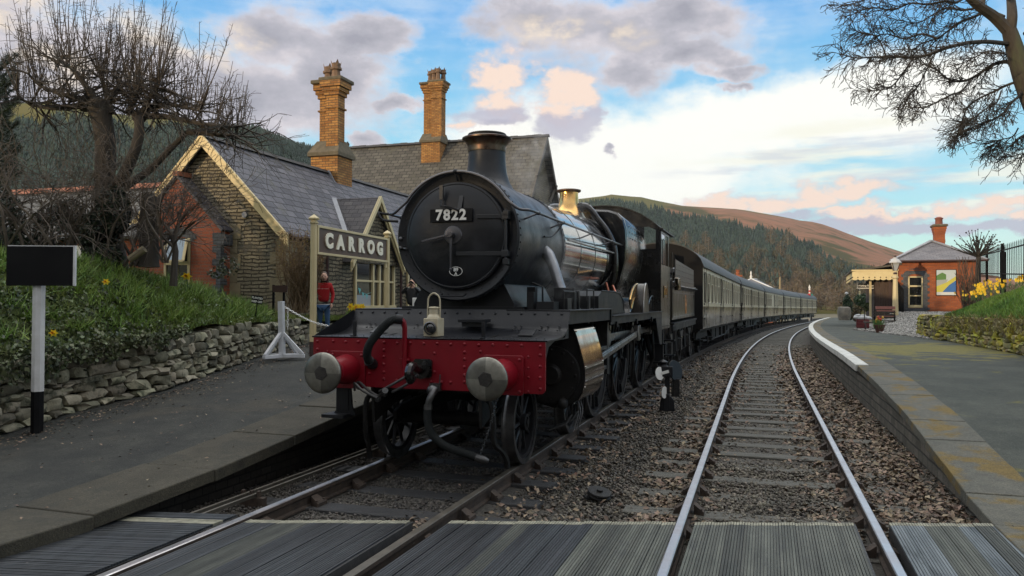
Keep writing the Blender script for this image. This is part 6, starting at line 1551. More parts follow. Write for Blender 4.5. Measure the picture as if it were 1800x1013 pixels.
mb = MB(); mb.box((-12 * k, -.03, q.z - 6 * k), (14 * k, -.005, q.z + 6 * k)); mb.build('panel', mat('panel_brown', (.05, .022, .016), (.035, .016, .013), .5, scale=4), bs2)
for x in (-12 * k, 7 * k): mb = MB(); mb.box((x - .02, -.005, q.z - .55), (x + .02, .03, q.z + 7 * k)); mb.build('post', m_nb, bs2)

# ================================================================ red brick station building on the right
RH = .367
c0_ = at(1578, 549, 44.0); RB = Fr(c0_.x, c0_.y, -RH); zb_ = c0_.z
def rb_inv(px, py, bb=0.0):
    """(a,z) on the plane b=bb of the right building"""
    A, B = ray(px, py); S, C = sin(RH), cos(RH); Y = (bb + c0_.x * S + c0_.y * C) / (A * S + C)
    return (A * Y - c0_.x) * C - (Y - c0_.y) * S, CAM_H + B * Y
aR = rb_inv(1722, 500)[0]; zE = rb_inv(1600, 459)[1]; print('rb', c0_, aR, zE)
bld = thing('brick_station_building', 'red brick station building with slate hipped roof, canopy and travel poster on the right platform', 'building', RB, (0, 0, zb_))
DB = 11
mb = MB(); mb.box((0, 0, zb_ - 1), (aR, DB, zE)); wall = mb.build('brick_wall', m_rbrick2, bld, smooth=False)
mb = MB(); mb.box((-.03, -.03, zE - .55), (aR + .03, DB + .03, zE - .48)); mb.box((-.06, -.06, zE - .12), (aR + .06, DB + .06, zE + .0)); mb.box((-.035, -.035, zE - .25), (aR + .035, DB + .035, zE - .12)); mb.build('brick_cornice', m_rbrick2, wall, smooth=False)
zA_ = rb_inv(1632, 424, 2.2)[1]; hwb = aR / 2; zA_ = rb_inv(1632, 424, 2.4)[1]
mb = MB(); o = .35; e0 = [(-o, -o, zE), (aR + o, -o, zE), (aR + o, DB + o, zE), (-o, DB + o, zE), (hwb, 2.4, zA_), (hwb, DB - 2.4, zA_)]
mb.add(e0, [(0, 1, 4), (1, 2, 5, 4), (2, 3, 5), (3, 0, 4, 5), (0, 3, 2, 1)]); brf = mb.build('roof', brick('roof_slate_right', (.14, .135, .15), (.20, .19, .20), (.06, .06, .065), .30, .14, ms=.008, mode='roof_x', bump=.8, pitch=1.9, rough=.6), bld, smooth=False)
mb = MB()
for p, q_ in ((e0[0], e0[4]), (e0[1], e0[4]), (e0[4], e0[5])): mb.beam(Vector(p) + Vector((0, 0, .03)), Vector(q_) + Vector((0, 0, .03)), .22, .06)
mb.build('hip_lead', mat('hip_grey', (.30, .30, .32), (.2, .2, .21), .6, scale=6), brf)
mb = MB(); mb.tube([(-o, -o - .05, zE - .02), (aR + o, -o - .05, zE - .02)], .06, 8); mb.build('gutter', m_pipe, bld)
# window
w0, wzt = rb_inv(1596, 486, 0); w1, wzb = rb_inv(1622, 541, 0)
mb = MB(); z = wzb - .3; k = 0
while z < wzt + .1:
    e = .34 if k % 2 else .24; mb.box((w0 - e, -.02, z), (w0 + .02, .0, z + .15)); mb.box((w1 - .02, -.02, z), (w1 + e, .0, z + .15)); z += .153; k += 1
R = (w1 - w0) / 2 + .26; c = (w0 + w1) / 2; n = 12; out = [(c + R * cos(q), wzt + .02 + .42 * sin(q)) for q in [pi * i / n for i in range(n + 1)]] + [(c + (R - .26) * cos(q), wzt - .05 + .18 * sin(q)) for q in [pi - pi * i / n for i in range(n + 1)]]
mb.ext_y(out, -.025, 0); mb.box((w0 - .1, -.06, wzb - .28), (w1 + .1, 0, wzb - .04)); mb.build('window_surround', m_bbrick, wall, smooth=False)
mb = MB(); mb.box((w0, -.03, wzb), (w1, -.022, wzt)); win = mb.build('window', m_winglass, bld)
mb = MB(); t = .075; H = wzt - wzb
for (a, b, z0, z1) in ((w0, w0 + t, wzb, wzt), (w1 - t, w1, wzb, wzt), (w0, w1, wzt - t, wzt), (w0, w1, wzb, wzb + .14), (w0, w1, wzb + H * .36, wzb + H * .36 + .06), (w0, w1, wzb + H * .66, wzb + H * .66 + .09)): mb.box((a, -.075, z0), (b, -.03, z1))
mb.build('window_frame', m_cream, win)
# poster with an invented landscape
p0, pz1 = rb_inv(1646, 475, 0); p1, pz0 = rb_inv(1680, 519, 0)
mb = MB(); mb.box((p0 - .03, -.05, pz0 - .03), (p1 + .03, -.01, pz1 + .03)); po = mb.build('poster_frame', m_nb, bld)
mb = MB(); W_ = p1 - p0; H_ = pz1 - pz0
def pp_(u, v): return (p0 + u * W_, -.054, pz0 + v * H_)
mb.cur = 0; mb.add([pp_(0, 0), pp_(1, 0), pp_(1, 1), pp_(0, 1)], [(0, 1, 2, 3)])
def ppoly(pts, m, dz): mb.add([(p0 + u * W_, -.054 - dz, pz0 + v * H_) for u, v in pts], [tuple(range(len(pts)))], m)
ppoly([(0, .78), (.3, .9), (.5, .82), (.5, .62), (0, .60)], 1, .002); ppoly([(0, .12), (.75, .12), (1, .6), (1, .75), (.5, .5), (0, .35)], 2, .002); ppoly([(.3, .12), (1, .12), (1, .58), (.65, .40)], 3, .004); ppoly([(0, .35), (.5, .5), (.6, .62), (0, .6)], 4, .003); ppoly([(0, 0), (1, 0), (1, .12), (0, .12)], 5, .006)
mb.build('poster', [mat('poster_sky', (.50, .58, .60), None, .5), mat('poster_green', (.10, .22, .06), None, .5), mat('poster_yellow', (.55, .50, .08), None, .5), mat('poster_blue', (.04, .14, .38), None, .5), mat('poster_grey', (.35, .38, .36), None, .5), mat('poster_white', (.6, .62, .6), None, .5)], po, smooth=False)
# chimney
ca, cz1 = rb_inv(1638, 396, 2.6); cb, _ = rb_inv(1666, 396, 2.6); cc = (ca + cb) / 2; hw_ = (cb - ca) / 2 * .78
mb = MB(); mb.box((cc - hw_ * .85, 2.6, zA_ - .8), (cc + hw_ * .85, 3.3, cz1 - .5)); 
for (z0, z1, e) in ((cz1 - 1.0, cz1 - .85, .9), (cz1 - .5, cz1 - .38, .92), (cz1 - .38, cz1 - .25, 1.0), (cz1 - .25, cz1 - .1, 1.08)): mb.box((cc - hw_ * e, 2.6 - (e - .85) * .4, z0), (cc + hw_ * e, 3.3 + (e - .85) * .4, z1))
chm = mb.build('chimney', m_rbrick2, brf, smooth=False)
chm.parent = bld
mb = MB(); mb.box((cc - hw_ * 1.28, 2.4, cz1 - .1), (cc + hw_ * 1.28, 3.5, cz1 + .04)); mb.build('chimney_cap', m_cap, chm, bevel=.05)
mb = MB(); mb.lathe([(.22, cz1), (.20, cz1 + .05), (.19, cz1 + .36), (.23, cz1 + .38), (.23, cz1 + .42), (.1, cz1 + .5)], (cc, 2.95, 0), (0, 0, 1), 14); mb.build('chimney_pot', mat('pot_red', (.20, .06, .035), None, .7), chm)
# canopy with scalloped cream valance
za = rb_inv(1560, 476, -.2)[1]; aL = rb_inv(1498, 480, .0)[0]; zlow = rb_inv(1500, 493, .0)[1]
print('canopy', aL, za, zlow)
can = thing('platform_canopy', 'cream scalloped valance canopy over the right platform waiting shelter', 'canopy', RB, (aL / 2, 0, zb_ - .8))
mb = MB(); slab(mb, [(aL - .1, -.1, za + .05), (.2, -.1, za + .42), (.2, 9.2, za + .42), (aL - .1, 9.2, za + .05)], .10); mb.build('canopy_roof', mat('canopy_felt', (.07, .065, .05), (.11, .10, .08), .85, scale=3), can, smooth=False)
def scallop(u0, u1, f, mb, tz=za, bz=zlow + .09):
    n = max(2, int(abs(u1 - u0) / .27)); w = (u1 - u0) / n; k = 6; pts = [(u0, tz), (u0, bz)]
    for i in range(n):
        for j in range(1, k + 1): q = pi * j / k; pts.append((u0 + w * (i + .5) - w / 2 * cos(q), bz - .09 * sin(q)))
    pts.append((u1, tz)); mb.prism(pts, f)
    for i in range(n): mb.cur = 1; c_ = u0 + w * (i + (0 if i else .05)); mb.prism([(c_ + .035 * cos(q), bz + .07 + .035 * sin(q)) for q in [2 * pi * j / 8 for j in range(8)]], lambda p, kk: tuple(Vector(f(p, kk)) + (Vector((0, -.008, 0)) if f(p, 0)[1] < 0 else Vector((-.008, 0, 0))))); mb.cur = 0
mb = MB(); scallop(aL, 0, lambda p, k: (p[0], -.06 - .03 * (1 - k), p[1]), mb); mb.box((aL - .03, -.12, za), (.05, -.03, za + .07)); va = mb.build('valance', [mat('valance_cream', (.72, .60, .32), (.64, .52, .27), .55, scale=2), m_soffit], can, smooth=False)
mb = MB(); scallop(-.05, 9.1, lambda p, k: (aL + .03 * k, p[0], p[1]), mb); mb.box((aL - .04, -.1, za), (aL + .04, 9.15, za + .07)); mb.build('valance', [MATS['valance_cream'], m_soffit], can, smooth=False)
mb = MB(); 
for i in range(12): mb.box((aL + .05, .2 + i * .75, za - .12), (0, .28 + i * .75, za + .0))
mb.build('rafters', m_soffit, can, smooth=False)
shel = MB(); a_s = rb_inv(1537, 520, .9)[0]
for i in range(14): shel.box((a_s + i * .13, .8, zb_ - .9), (a_s + i * .13 + .12, .9, za))
for i in range(30): shel.box((a_s - .02, .8 + i * .27, zb_ - .9), (a_s + .04, .8 + i * .27 + .25, za))
shel.build('timber_wall', mat('shelter_boards', (.055, .035, .028), (.09, .06, .045), .7, scale=6, stretch=(3, 3, .5)), can, smooth=False)
mb = MB(); a_p = rb_inv(1530, 520, .5)[0]; mb.box((a_p - .06, .5, zb_ - .9), (a_p + .06, .6, za)); mb.build('canopy_post', m_cream, can)
mb = MB(); a_p = rb_inv(1564, 520, .5)[0]; mb.box((a_p - .04, .3, zb_ - .9), (a_p + .04, .4, za)); mb.build('canopy_post', m_pipe, can)
# hanging sign
h0, hz1 = rb_inv(1507, 499, 1.2); h1, hz0 = rb_inv(1537, 506, 1.2)
hs = thing('hanging_sign', 'small black and white sign hanging beneath the cream canopy', 'sign', RB, ((h0 + h1) / 2, 1.2, hz0))
mb = MB(); mb.box((h0, 1.18, hz0), (h1, 1.22, hz1)); mb.build('sign_plate', m_nb, hs)
mb = MB(); mb.box((h0 - .04, 1.16, hz0 - .05), (h1 + .04, 1.24, hz0)); 
for x in (h0, h1): mb.box((x - .02, 1.17, hz0 - .05), (x + .02, 1.23, hz1 + .12)); mb.sph((x, 1.2, hz1 + .14), .04)
mb.tube([(h0, 1.2, hz1), (h0, 1.2, za)], .01, 4); mb.tube([(h1, 1.2, hz1), (h1, 1.2, za)], .01, 4); mb.build('sign_frame', m_white, hs)
mb = MB(); add_text(mb, 'Waiting Room', (h1 - h0) * .165, .002, lambda x, y, z: ((h0 + h1) / 2 + x, 1.176 - z, (hz0 + hz1) / 2 + y), .004); mb.build('lettering', m_white, hs, smooth=False)
# black iron gate by the lamp
g0_ = rb_inv(1579, 500, -1.2); g1_ = rb_inv(1587, 500, -1.2)
zg0 = rb_inv(1583, 577, -1.2)[1]
gt = thing('iron_gate', 'black iron gate standing open beside the tall lamp post', 'gate', RB, (g1_[0], -1.2, zg0))
mb = MB(); zt1 = rb_inv(1580, 494, -1.2)[1]; zt2 = rb_inv(1587, 508, -1.2)[1]; N = 12
for i in range(N): 
    f = i / (N - 1); x = g0_[0] + (g1_[0] - g0_[0]) * f; y = -.1 - 1.1 * f; mb.box((x - .02, y - .02, zg0 + .1 * (1 - f)), (x + .02, y + .02, zt1 + (zt2 - zt1) * f))
mb.beam((g0_[0], -.1, zt1), (g1_[0], -1.2, zt2), .05, .06); mb.beam((g0_[0], -.1, zg0 + .5), (g1_[0], -1.2, zg0 + .4), .04, .05); mb.box((g1_[0] - .05, -1.25, zg0), (g1_[0] + .05, -1.15, zt2)); mb.build('gate_leaf', m_nb, gt)

# ---- lamp posts
def lamp_post(px, pb, ptop, Y, label, grp='cream lamp posts on the right platform', name='platform_lamp', full=True):
    b = at(px, pb, Y); top = at(px, ptop, Y).z; H = top - b.z
    e = thing(name, label, 'lamp post', Fr(b.x, b.y, -.2), (0, 0, b.z), grp)
    z = lambda f: b.z + H * f; s = H / 2.9
    mb = MB(); mb.lathe([(.26 * s, b.z - .05), (.26 * s, z(.035)), (.20 * s, z(.04)), (.17 * s, z(.06)), (.135 * s, z(.08)), (.12 * s, z(.12)), (.095 * s, z(.55)), (.085 * s, z(.68)), (.12 * s, z(.69)), (.12 * s, z(.71)), (.06 * s, z(.72)), (.05 * s, z(.80))], (0, 0, 0), (0, 0, 1), 8)
    mb.build('post', m_cream, e)
    mb = MB(); mb.lathe([(.28 * s, b.z - .06), (.28 * s, z(.03))], (0, 0, 0), (0, 0, 1), 8); mb.lathe([(.06 * s, z(.74)), (.08 * s, z(.755)), (.05 * s, z(.77))], (0, 0, 0), (0, 0, 1), 8)
    for i in range(4):
        a = i * pi / 2 + pi / 4; mb.tube([(.085 * s * cos(a), .085 * s * sin(a), z(.79)), (.20 * s * cos(a), .20 * s * sin(a), z(.90))], .014 * s, 5)
    mb.lathe([(.04 * s, z(1.0)), (.05 * s, z(.985)), (.03 * s, z(.97))], (0, 0, 0), (0, 0, 1), 8); mb.build('lantern_frame', m_pipe, e)
    mb = MB(); mb.lathe([(.08 * s, z(.79)), (.19 * s, z(.898))], (0, 0, 0), (0, 0, 1), 4); mb.build('lantern_glass', mat('lantern_glass', (.55, .56, .54), None, .1, trans=.3), e, smooth=False)
    mb = MB(); mb.lathe([(.235 * s, z(.895)), (.225 * s, z(.91)), (.12 * s, z(.95)), (.07 * s, z(.955)), (.07 * s, z(.97)), (.0, z(.975))], (0, 0, 0), (0, 0, 1), 8); mb.build('lantern_cap', mat('lantern_cap', (.45, .45, .45), None, .5), e, smooth=False)
    return e
lamp_post(1574, 578, 449, 41.5, 'tall cream lamp post with glass lantern at the near end of the canopy')
lamp_post(1511, 545, 500, 75, 'distant cream lamp post in front of the green hedge beyond the canopy')
lamp_post(1488, 552, 512, 82, 'farthest small lamp post behind the clipped dark bush')
# ---- plant pot, luggage, bench and barrel on the right platform
q = at(1546, 585, 34.0); k = 34 / CAM_F
pot = thing('flower_pot', 'terracotta pot of red and yellow tulips on the right platform', 'plant pot', Fr(q.x, q.y, 0), (0, 0, q.z))
mb = MB(); mb.lathe([(5.5 * k, q.z), (8 * k, q.z + 9 * k), (9.5 * k, q.z + 12 * k), (9.5 * k, q.z + 14 * k), (8 * k, q.z + 13 * k)], (0, 0, 0), (0, 0, 1), 20); mb.build('pot', mat('pot_brown', (.09, .035, .025), None, .5), pot)
mb = MB(); random.seed(5)
for i in range(170):
    a = random.uniform(0, 2 * pi); r = random.uniform(0, 9) * k; z = q.z + random.uniform(12, 24) * k; mb.add([(r * cos(a), r * sin(a), z - .15), (r * cos(a) + .03, r * sin(a), z - .1), (r * 1.5 * cos(a), r * 1.5 * sin(a), z + .05)], [(0, 1, 2)])
mb.build('foliage', mat('tulip_leaf', (.08, .17, .04), (.12, .22, .06), .6, scale=9), pot, smooth=False)
for i in range(12):
    a = random.uniform(0, 2 * pi); r = random.uniform(1, 8) * k; mb = MB(); mb.sph((r * cos(a), r * sin(a), q.z + random.uniform(19, 28) * k), .05, 6, 5, (1, 1, 1.3)); mb.build('tulip', mat('tulip_red', (.5, .07, .03), None, .5) if i % 2 else mat('tulip_yellow', (.6, .35, .04), None, .5), pot)
q = at(1517, 577, 38.0); k = 38 / CAM_F
bx = thing('luggage_crate', 'dark red crate heaped with pale luggage on the right platform', 'crate', Fr(q.x, q.y, -.35), (0, 0, q.z))
mb = MB(); mb.box((-10 * k, 0, q.z), (10 * k, .6, q.z + 15 * k)); 
for i in range(3): mb.box((-10.3 * k, -.015, q.z + (1 + 5 * i) * k), (10.3 * k, .0, q.z + (4.6 + 5 * i) * k))
mb.build('crate_box', mat('crate_red', (.12, .010, .014), (.09, .01, .012), .5, scale=4), bx, bevel=.01)
mb = MB(); random.seed(8)
for i in range(14): mb.sph((random.uniform(-9, 9) * k, random.uniform(.1, .5), q.z + random.uniform(16, 22) * k), random.uniform(.10, .18), 7, 5, (1.2, 1, .6))
mb.build('cloth_heap', mat('pale_cloth', (.45, .45, .44), (.3, .31, .32), .8, scale=6), bx)
q = at(1538, 580, 39.0); k = 39 / CAM_F
bn = thing('platform_bench', 'dark platform bench beneath the canopy behind the tulip pot', 'bench', Fr(q.x, q.y, -.38), (0, 0, q.z))
mb = MB(); 
for i in range(4): mb.box((-.05, i * .12, q.z + .44), (.95, i * .12 + .09, q.z + .47))
mb.build('seat', m_soffit, bn)
mb = MB()
for i in range(3): mb.box((-.05, .5, q.z + .56 + i * .13), (.95, .53, q.z + .65 + i * .13))
mb.build('backrest', m_soffit, bn)
for x in (0, .9): mb = MB(); mb.tube([(x, .02, q.z), (x, .05, q.z + .44), (x, .03, q.z + .66), (x, .45, q.z + .66)], .025, 6); mb.tube([(x, .55, q.z), (x, .5, q.z + .44), (x, .54, q.z + .95)], .025, 6); mb.build('leg', m_nb, bn)
q = at(1527, 583, 36.5)
tr_ = thing('luggage_trolley', 'old wooden luggage trolley parked beside the dark red crate', 'trolley', Fr(q.x, q.y, -.3), (0, 0, q.z))
mb = MB(); mb.box((-.15, 0, q.z + .38), (.45, .7, q.z + .44)); mb.box((-.12, .65, q.z + .4), (-.08, .7, q.z + 1.0)); mb.box((.38, .65, q.z + .4), (.42, .7, q.z + 1.0)); mb.build('trolley_deck', m_soffit, tr_)
for x in (-.12, .42): mb = MB(); mb.torus((x, .15, q.z + .2), .17, .025, (1, 0, 0), 20, 6); [mb.beam((x, .15, q.z + .2), (x, .15 + .17 * cos(a), q.z + .2 + .17 * sin(a)), .02, .02) for a in [i * pi / 4 for i in range(8)]]; mb.build('trolley_wheel', m_pipe, tr_)
q = at(1549, 558, 40.0)
mb = MB(); 
for i in range(5): mb.box((.0, 0, q.z - .4 + i * .2), (.9, .5, q.z - .25 + i * .2))
mb.build('crate_stack', mat('crate_pink', (.34, .13, .10), (.25, .10, .08), .6, scale=5), None, Fr(at(1556, 560, 40).x, 41, -.38), (0, 0, 0), smooth=False, label='stack of faded red trays behind the tall lamp post', cat='trays')
# barrel
q = at(1484, 563, 62.0); mb = MB(); mb.lathe([(.42, q.z), (.5, q.z + .4), (.52, q.z + .7), (.45, q.z + 1.0), (.3, q.z + 1.05)], (0, 0, 0), (0, 0, 1), 14)
mb.build('stone_planter', mat('planter_stone', (.28, .25, .20), (.15, .14, .12), .85, scale=3), None, Fr(q.x, q.y, 0), (0, 0, 0), label='round pale stone planter by the clipped bush far along the right platform', cat='planter')

# ================================================================ distant roof, chimney, pole and signal behind the train
q = at(1318, 505, 95); k = 95 / CAM_F
sb = thing('signal_box', 'white trimmed hipped roof of the signal box showing above the coaches', 'signal box', Fr(q.x, q.y, -.35), (0, 0, q.z - 4))

mb = MB(); za1 = q.z + 22 * k * .85; w = 26 * k
ap = at(1314, 489, 95); zt_ = ap.z; zb2 = at(1350, 507, 95).z
pk = [(-1.6, 0, zb2 + .2), (3.2, 0, zb2 - .25), (3.2, 6, zb2 - .25), (-1.6, 6, zb2 + .2), (0, 2.4, zt_), (.6, 4, zt_)]
mb.add(pk, [(0, 1, 4), (1, 2, 5, 4), (2, 3, 5), (3, 0, 4, 5), (0, 3, 2, 1)]); mb.build('roof', mat('far_slate', (.13, .13, .14), None, .7), sb, smooth=False)
mb = MB(); 
for a, b in ((0, 4), (1, 4), (4, 5)): mb.beam(Vector(pk[a]), Vector(pk[b]), .16, .10)
mb.lathe([(.10, zt_), (.16, zt_ + .25), (.06, zt_ + .5), (.12, zt_ + .7), (.0, zt_ + 1.0)], (0, 2.4, 0), (0, 0, 1), 8); mb.build('roof_trim', m_white, sb)
mb = MB(); mb.box((-1.3, .3, zb2 - 4.6), (2.9, 5.7, zb2 - .1)); mb.build('wall', m_rbrick, sb, smooth=False)
mb = MB(); cx = (1295 - 1318) * k; c1 = at(1295, 478, 95).z; mb.box((cx - .45, 2, c1 - 3.5), (cx + .45, 2.9, c1 - .5)); mb.box((cx - .55, 1.9, c1 - .5), (cx + .55, 3.0, c1 - .3)); mb.lathe([(.2, c1 - .3), (.25, c1), (.18, c1 + .1), (.28, c1 + .35)], (cx, 2.45, 0), (0, 0, 1), 8); mb.build('chimney', m_rbrick2, sb, smooth=False)
q = at(1371, 530, 130); tz = at(1371, 487, 130).z
pl_ = thing('telegraph_pole', 'plain wooden telegraph pole rising behind the coaches', 'pole', Fr(q.x, q.y, 0), (0, 0, q.z - 5))
mb = MB(); mb.tube([(0, 0, q.z - 5), (0, 0, tz)], [.2, .15], 8); mb.build('pole', mat('pole_wood', (.30, .24, .14), None, .8), pl_); mb = MB(); mb.box((-.5, -.06, tz - .2), (.5, .06, tz - .08)); mb.build('crossarm', m_soffit, pl_)
q = at(1423, 562, 112); k = 112 / CAM_F; tz = at(1423, 507, 112).z
sg_ = thing('semaphore_signal', 'white semaphore signal post with red arm at the far end of the train', 'signal', Fr(q.x, q.y, -.3), (0, 0, q.z))
mb = MB(); mb.box((-.10, -.10, q.z - 1), (.10, .10, tz)); mb.lathe([(.12, tz), (.16, tz + .1), (.02, tz + .5)], (0, 0, 0), (0, 0, 1), 6); mb.build('post', m_white, sg_)
mb = MB(); za2 = at(1420, 520, 112).z; mb.beam((.1, -.15, za2 + .2), (-.75, -.15, za2 - .25), .04, .36, up=(0, 0, 1)); mb.cur = 1; mb.beam((-.42, -.18, za2 - .07), (-.52, -.18, za2 - .13), .04, .38, up=(0, 0, 1)); mb.build('signal_arm', [mat('signal_red', (.55, .03, .03), None, .5), m_white], sg_)
mb = MB(); mb.lathe([(.14, 0), (.14, .05)], (.3, -.15, za2 + .15), (0, 1, 0), 12); mb.build('spectacle', mat('signal_green', (.03, .25, .2), None, .3), sg_)
for z in (.28, .9): mb = MB(); mb.box((-.11, -.11, tz - z - .25), (.11, .11, tz - z)); mb.build('red_band', MATS['signal_red'], sg_)
# ================================================================ banks and dry stone walls
m_grass = mat('grass_blade', (.10, .165, .025), (.18, .21, .042), .7, scale=.9, isl=.5, col3=(.14, .12, .045), patch=.56, pscale=.8)
m_grassR = mat('grass_blade_bright', (.075, .165, .018), (.12, .21, .03), .7, scale=.9, isl=.4)
m_ivy = mat('ivy_leaf', (.040, .060, .024), (.10, .115, .05), .5, scale=2, isl=.6)
m_wstone = mat('wall_stone', (.18, .168, .118), (.28, .26, .19), .9, scale=4, bump=1., bscale=18, isl=.55, col3=(.07, .072, .045), patch=.5, pscale=6)
m_wstoneR = mat('wall_stone_mossy', (.17, .15, .07), (.25, .21, .10), .9, scale=6, bump=1., bscale=18, isl=.5, col3=(.27, .24, .02), patch=.45, pscale=2.6)
m_bark = mat('bark_grey', (.035, .028, .022), (.065, .054, .042), .9, scale=5, bump=1., bscale=14, stretch=(1, 1, .3), col3=(.07, .075, .04), patch=.58)
m_twig = mat('twig_brown', (.065, .050, .038), (.12, .095, .072), .8, scale=3)
m_twigd = mat('twig_dark', (.020, .017, .014), (.034, .028, .022), .8, scale=3)
m_earth = mat('earth', (.035, .028, .02), (.055, .045, .03), .95, scale=6, bump=1, bscale=20)

WY = [p[1] for p in WALL]; WX = [p[0] for p in WALL]
def poly_len(P):
    L = [0]
    for a, b in zip(P[:-1], P[1:]): L.append(L[-1] + sqrt((b[0] - a[0]) ** 2 + (b[1] - a[1]) ** 2))
    return L
class Line:
    def __init__(s, P): s.P = P; s.L = poly_len(P); s.n = s.L[-1]
    def at(s, t, off=0):
        """point at arc length t, offset to the left of travel"""
        i = 0
        while i < len(s.L) - 2 and s.L[i + 1] < t: i += 1
        a, b = s.P[i], s.P[i + 1]; f = (t - s.L[i]) / (s.L[i + 1] - s.L[i]); d = Vector((b[0] - a[0], b[1] - a[1])).normalized()
        # smooth direction
        return Vector((a[0] + (b[0] - a[0]) * f - d.y * off, a[1] + (b[1] - a[1]) * f + d.x * off)), d
LWall = Line(WALL)
def base_z(x, y): return lp_z(LS(x, y)[1])
def wall_h(Y): return float(np.interp(Y, [4, 8.65, 11.3, 13, 14.7, 17.9, 30], [.85, .85, .74, .72, .56, .45, .4]))
def ridge_z(Y): return float(np.interp(Y, [4, 8, 12.5, 13.5, 15, 16.5, 17.5, 20, 30], [2.5, 2.5, 2.42, 2.26, 2.08, 1.78, 1.52, 1.3, 1.2]))
def bank_z(x, y, d, py):
    """d metres behind the wall line, py the wall's own Y"""
    z0 = base_z(x, y) if False else lp_z(LS(x + d, y)[1]); top = z0 + wall_h(py) + .02; r = max(ridge_z(py), top + .1)
    f = np.interp(d, [0, .25, .8, 1.6, 2.6, 12], [0, .05, .42, .86, 1.0, 1.06]); return top + (r - top) * f + .03 * hnoise(x * 1.3, y * 1.3)
def bank_pt(t, d):
    p, dr = LWall.at(t, 0); q = Vector((p.x - d * .93, p.y + d * .25 * 0, 0)); return Vector((q.x, q.y, bank_z(q.x, q.y, d, p.y)))
ts = [i * .3 for i in range(int(LWall.n / .3) + 1)]
sheet('grass_bank', lambda t, d: bank_pt(t, d), ts, [.12, .3, .5, .8, 1.1, 1.4, 1.8, 2.2, 2.7, 3.4, 4.5, 6, 9, 13], m_grassground, kind='structure').name = 'ground'
# ---- stone walls: irregular stones packed in courses (one mesh per wall)
def stone_wall(name, line, base, hf, mt, label, t0, t1, depth=.34, size=1., seed=3, inward=1):
    rnd = random.Random(seed); V = []; F = []; ico = bmesh.new(); bmesh.ops.create_icosphere(ico, subdivisions=2, radius=1)
    sv = [v.co.copy() for v in ico.verts]; sf = [tuple(v.index for v in f.verts) for f in ico.faces]; ico.free()
    sv = [Vector((math.copysign(abs(v.x) ** .42, v.x), math.copysign(abs(v.y) ** .5, v.y), math.copysign(abs(v.z) ** .40, v.z))) for v in sv]
    def stone(c, ax, sx, sy, sz, tilt):
        k = len(V); r = Vector((ax.x, ax.y, 0)); n = Vector((-ax.y, ax.x, 0)); ph = rnd.uniform(0, 99)
        for v in sv:
            w = 1 + .22 * hnoise(v.x * 1.7 + ph, v.y * 1.9 + v.z * 2.1, 1, ph)
            p = r * (v.x * sx * w) + n * (v.y * sy * w) + Vector((0, 0, v.z * sz * w + v.x * sx * tilt)); q = c + p; V.append((q.x, q.y, q.z))
        for f in sf: F.append(tuple(i + k for i in f))
    z = 0; row = 0; hmax = 1.2
    while z < hmax:
        h = rnd.uniform(.07, .155) * size; t = t0 + rnd.uniform(0, .1)
        while t < t1:
            w = rnd.uniform(.13, .36) * size * (.8 + h * 3); p, d = line.at(t + w / 2); b = base(p.x, p.y); H = hf(p.y)
            if z + h * .5 < H:
                top = z + h * 1.3 > H; hh = h * rnd.uniform(.85, 1.15) * (1.15 if top else 1)
                c = Vector((p.x, p.y, b + z + h / 2 + rnd.uniform(-.012, .012))) + Vector((-d.y, d.x, 0)) * inward * (depth / 2 + .10 * z + rnd.uniform(-.025, .025))
                stone(c, d, w / 2 * 1.02, depth / 2, hh / 2 * 1.06, rnd.uniform(-.10, .10))
            t += w
        z += h * .95; row += 1
    V2 = V; me = bpy.data.meshes.new(name); me.from_pydata(V2, [], F); me.materials.append(mt); me.polygons.foreach_set('use_smooth', [True] * len(F)); me.set_sharp_from_angle(angle=radians(45))
    o = bpy.data.objects.new(name, me); COL.objects.link(o); ORG[o.name] = (Vector((0, 0, 0)), WO); return tag(o, label, 'stone wall')
stone_wall('dry_stone_wall', LWall, base_z, wall_h, m_wstone, 'long dry stone retaining wall below the grass bank on the left platform', 1.5, LWall.n - 8, seed=3)
mb = MB() # dark earth behind the stones
for t in [i * .3 for i in range(int(LWall.n / .3))]:
    a, b = LWall.at(t, .2)[0], LWall.at(t + .3, .2)[0]; za, zb3 = base_z(a.x, a.y), base_z(b.x, b.y)
    mb.add([(a.x, a.y, za - .1), (b.x, b.y, zb3 - .1), (b.x, b.y, zb3 + wall_h(b.y) - .03), (a.x, a.y, za + wall_h(a.y) - .03)], [(0, 1, 2, 3)])
mb.build('ground', m_earth, kind='structure')
# ---- grass, ivy and plants on the left bank
def bank_points(n, t0, t1, d0, d1, pw=1.):
    out = np.zeros((n, 3)); T = RNG.uniform(t0, t1, n); D = d0 + (d1 - d0) * RNG.uniform(0, 1, n) ** pw
    for i in range(n): p = bank_pt(T[i], D[i]); out[i] = p
    return T, D, out
BL = np.array([(-.06, 0, 0), (.06, 0, 0), (.03, .05, .55), (0, .28, 1.0), (-.03, .05, .55)]); 
BLF = np.array([(0, 1, 2), (0, 2, 4), (4, 2, 3)])
def blades(name, P, hmin, hmax, w, mt, tilt=.35, **tg):
    n = len(P); h = RNG.uniform(hmin, hmax, n); sc = np.stack([np.full(n, w), h * .8, h], 1) if not hasattr(w, '__len__') else np.stack([w, h * .8, h], 1)
    V, F = inst(BL, BLF, P, rrot(n, tilt), sc); return fast(name, V, F, mt, **tg)
T, D, P = bank_points(60000, 5.2, LWall.n - 8, .1, 3.6, 1.2)
clump = np.array([hnoise(p[0] * 1.2, p[1] * 1.2, 1, 5) for p in P])
keepm = (clump > -.75) & ~((T < 8.5) & (D < .9) & (RNG.uniform(0, 1, len(T)) < .75))
P = P[keepm]; clump = clump[keepm]
blades('grass', P, .05, .15, .10, m_grass, .5, kind='stuff')
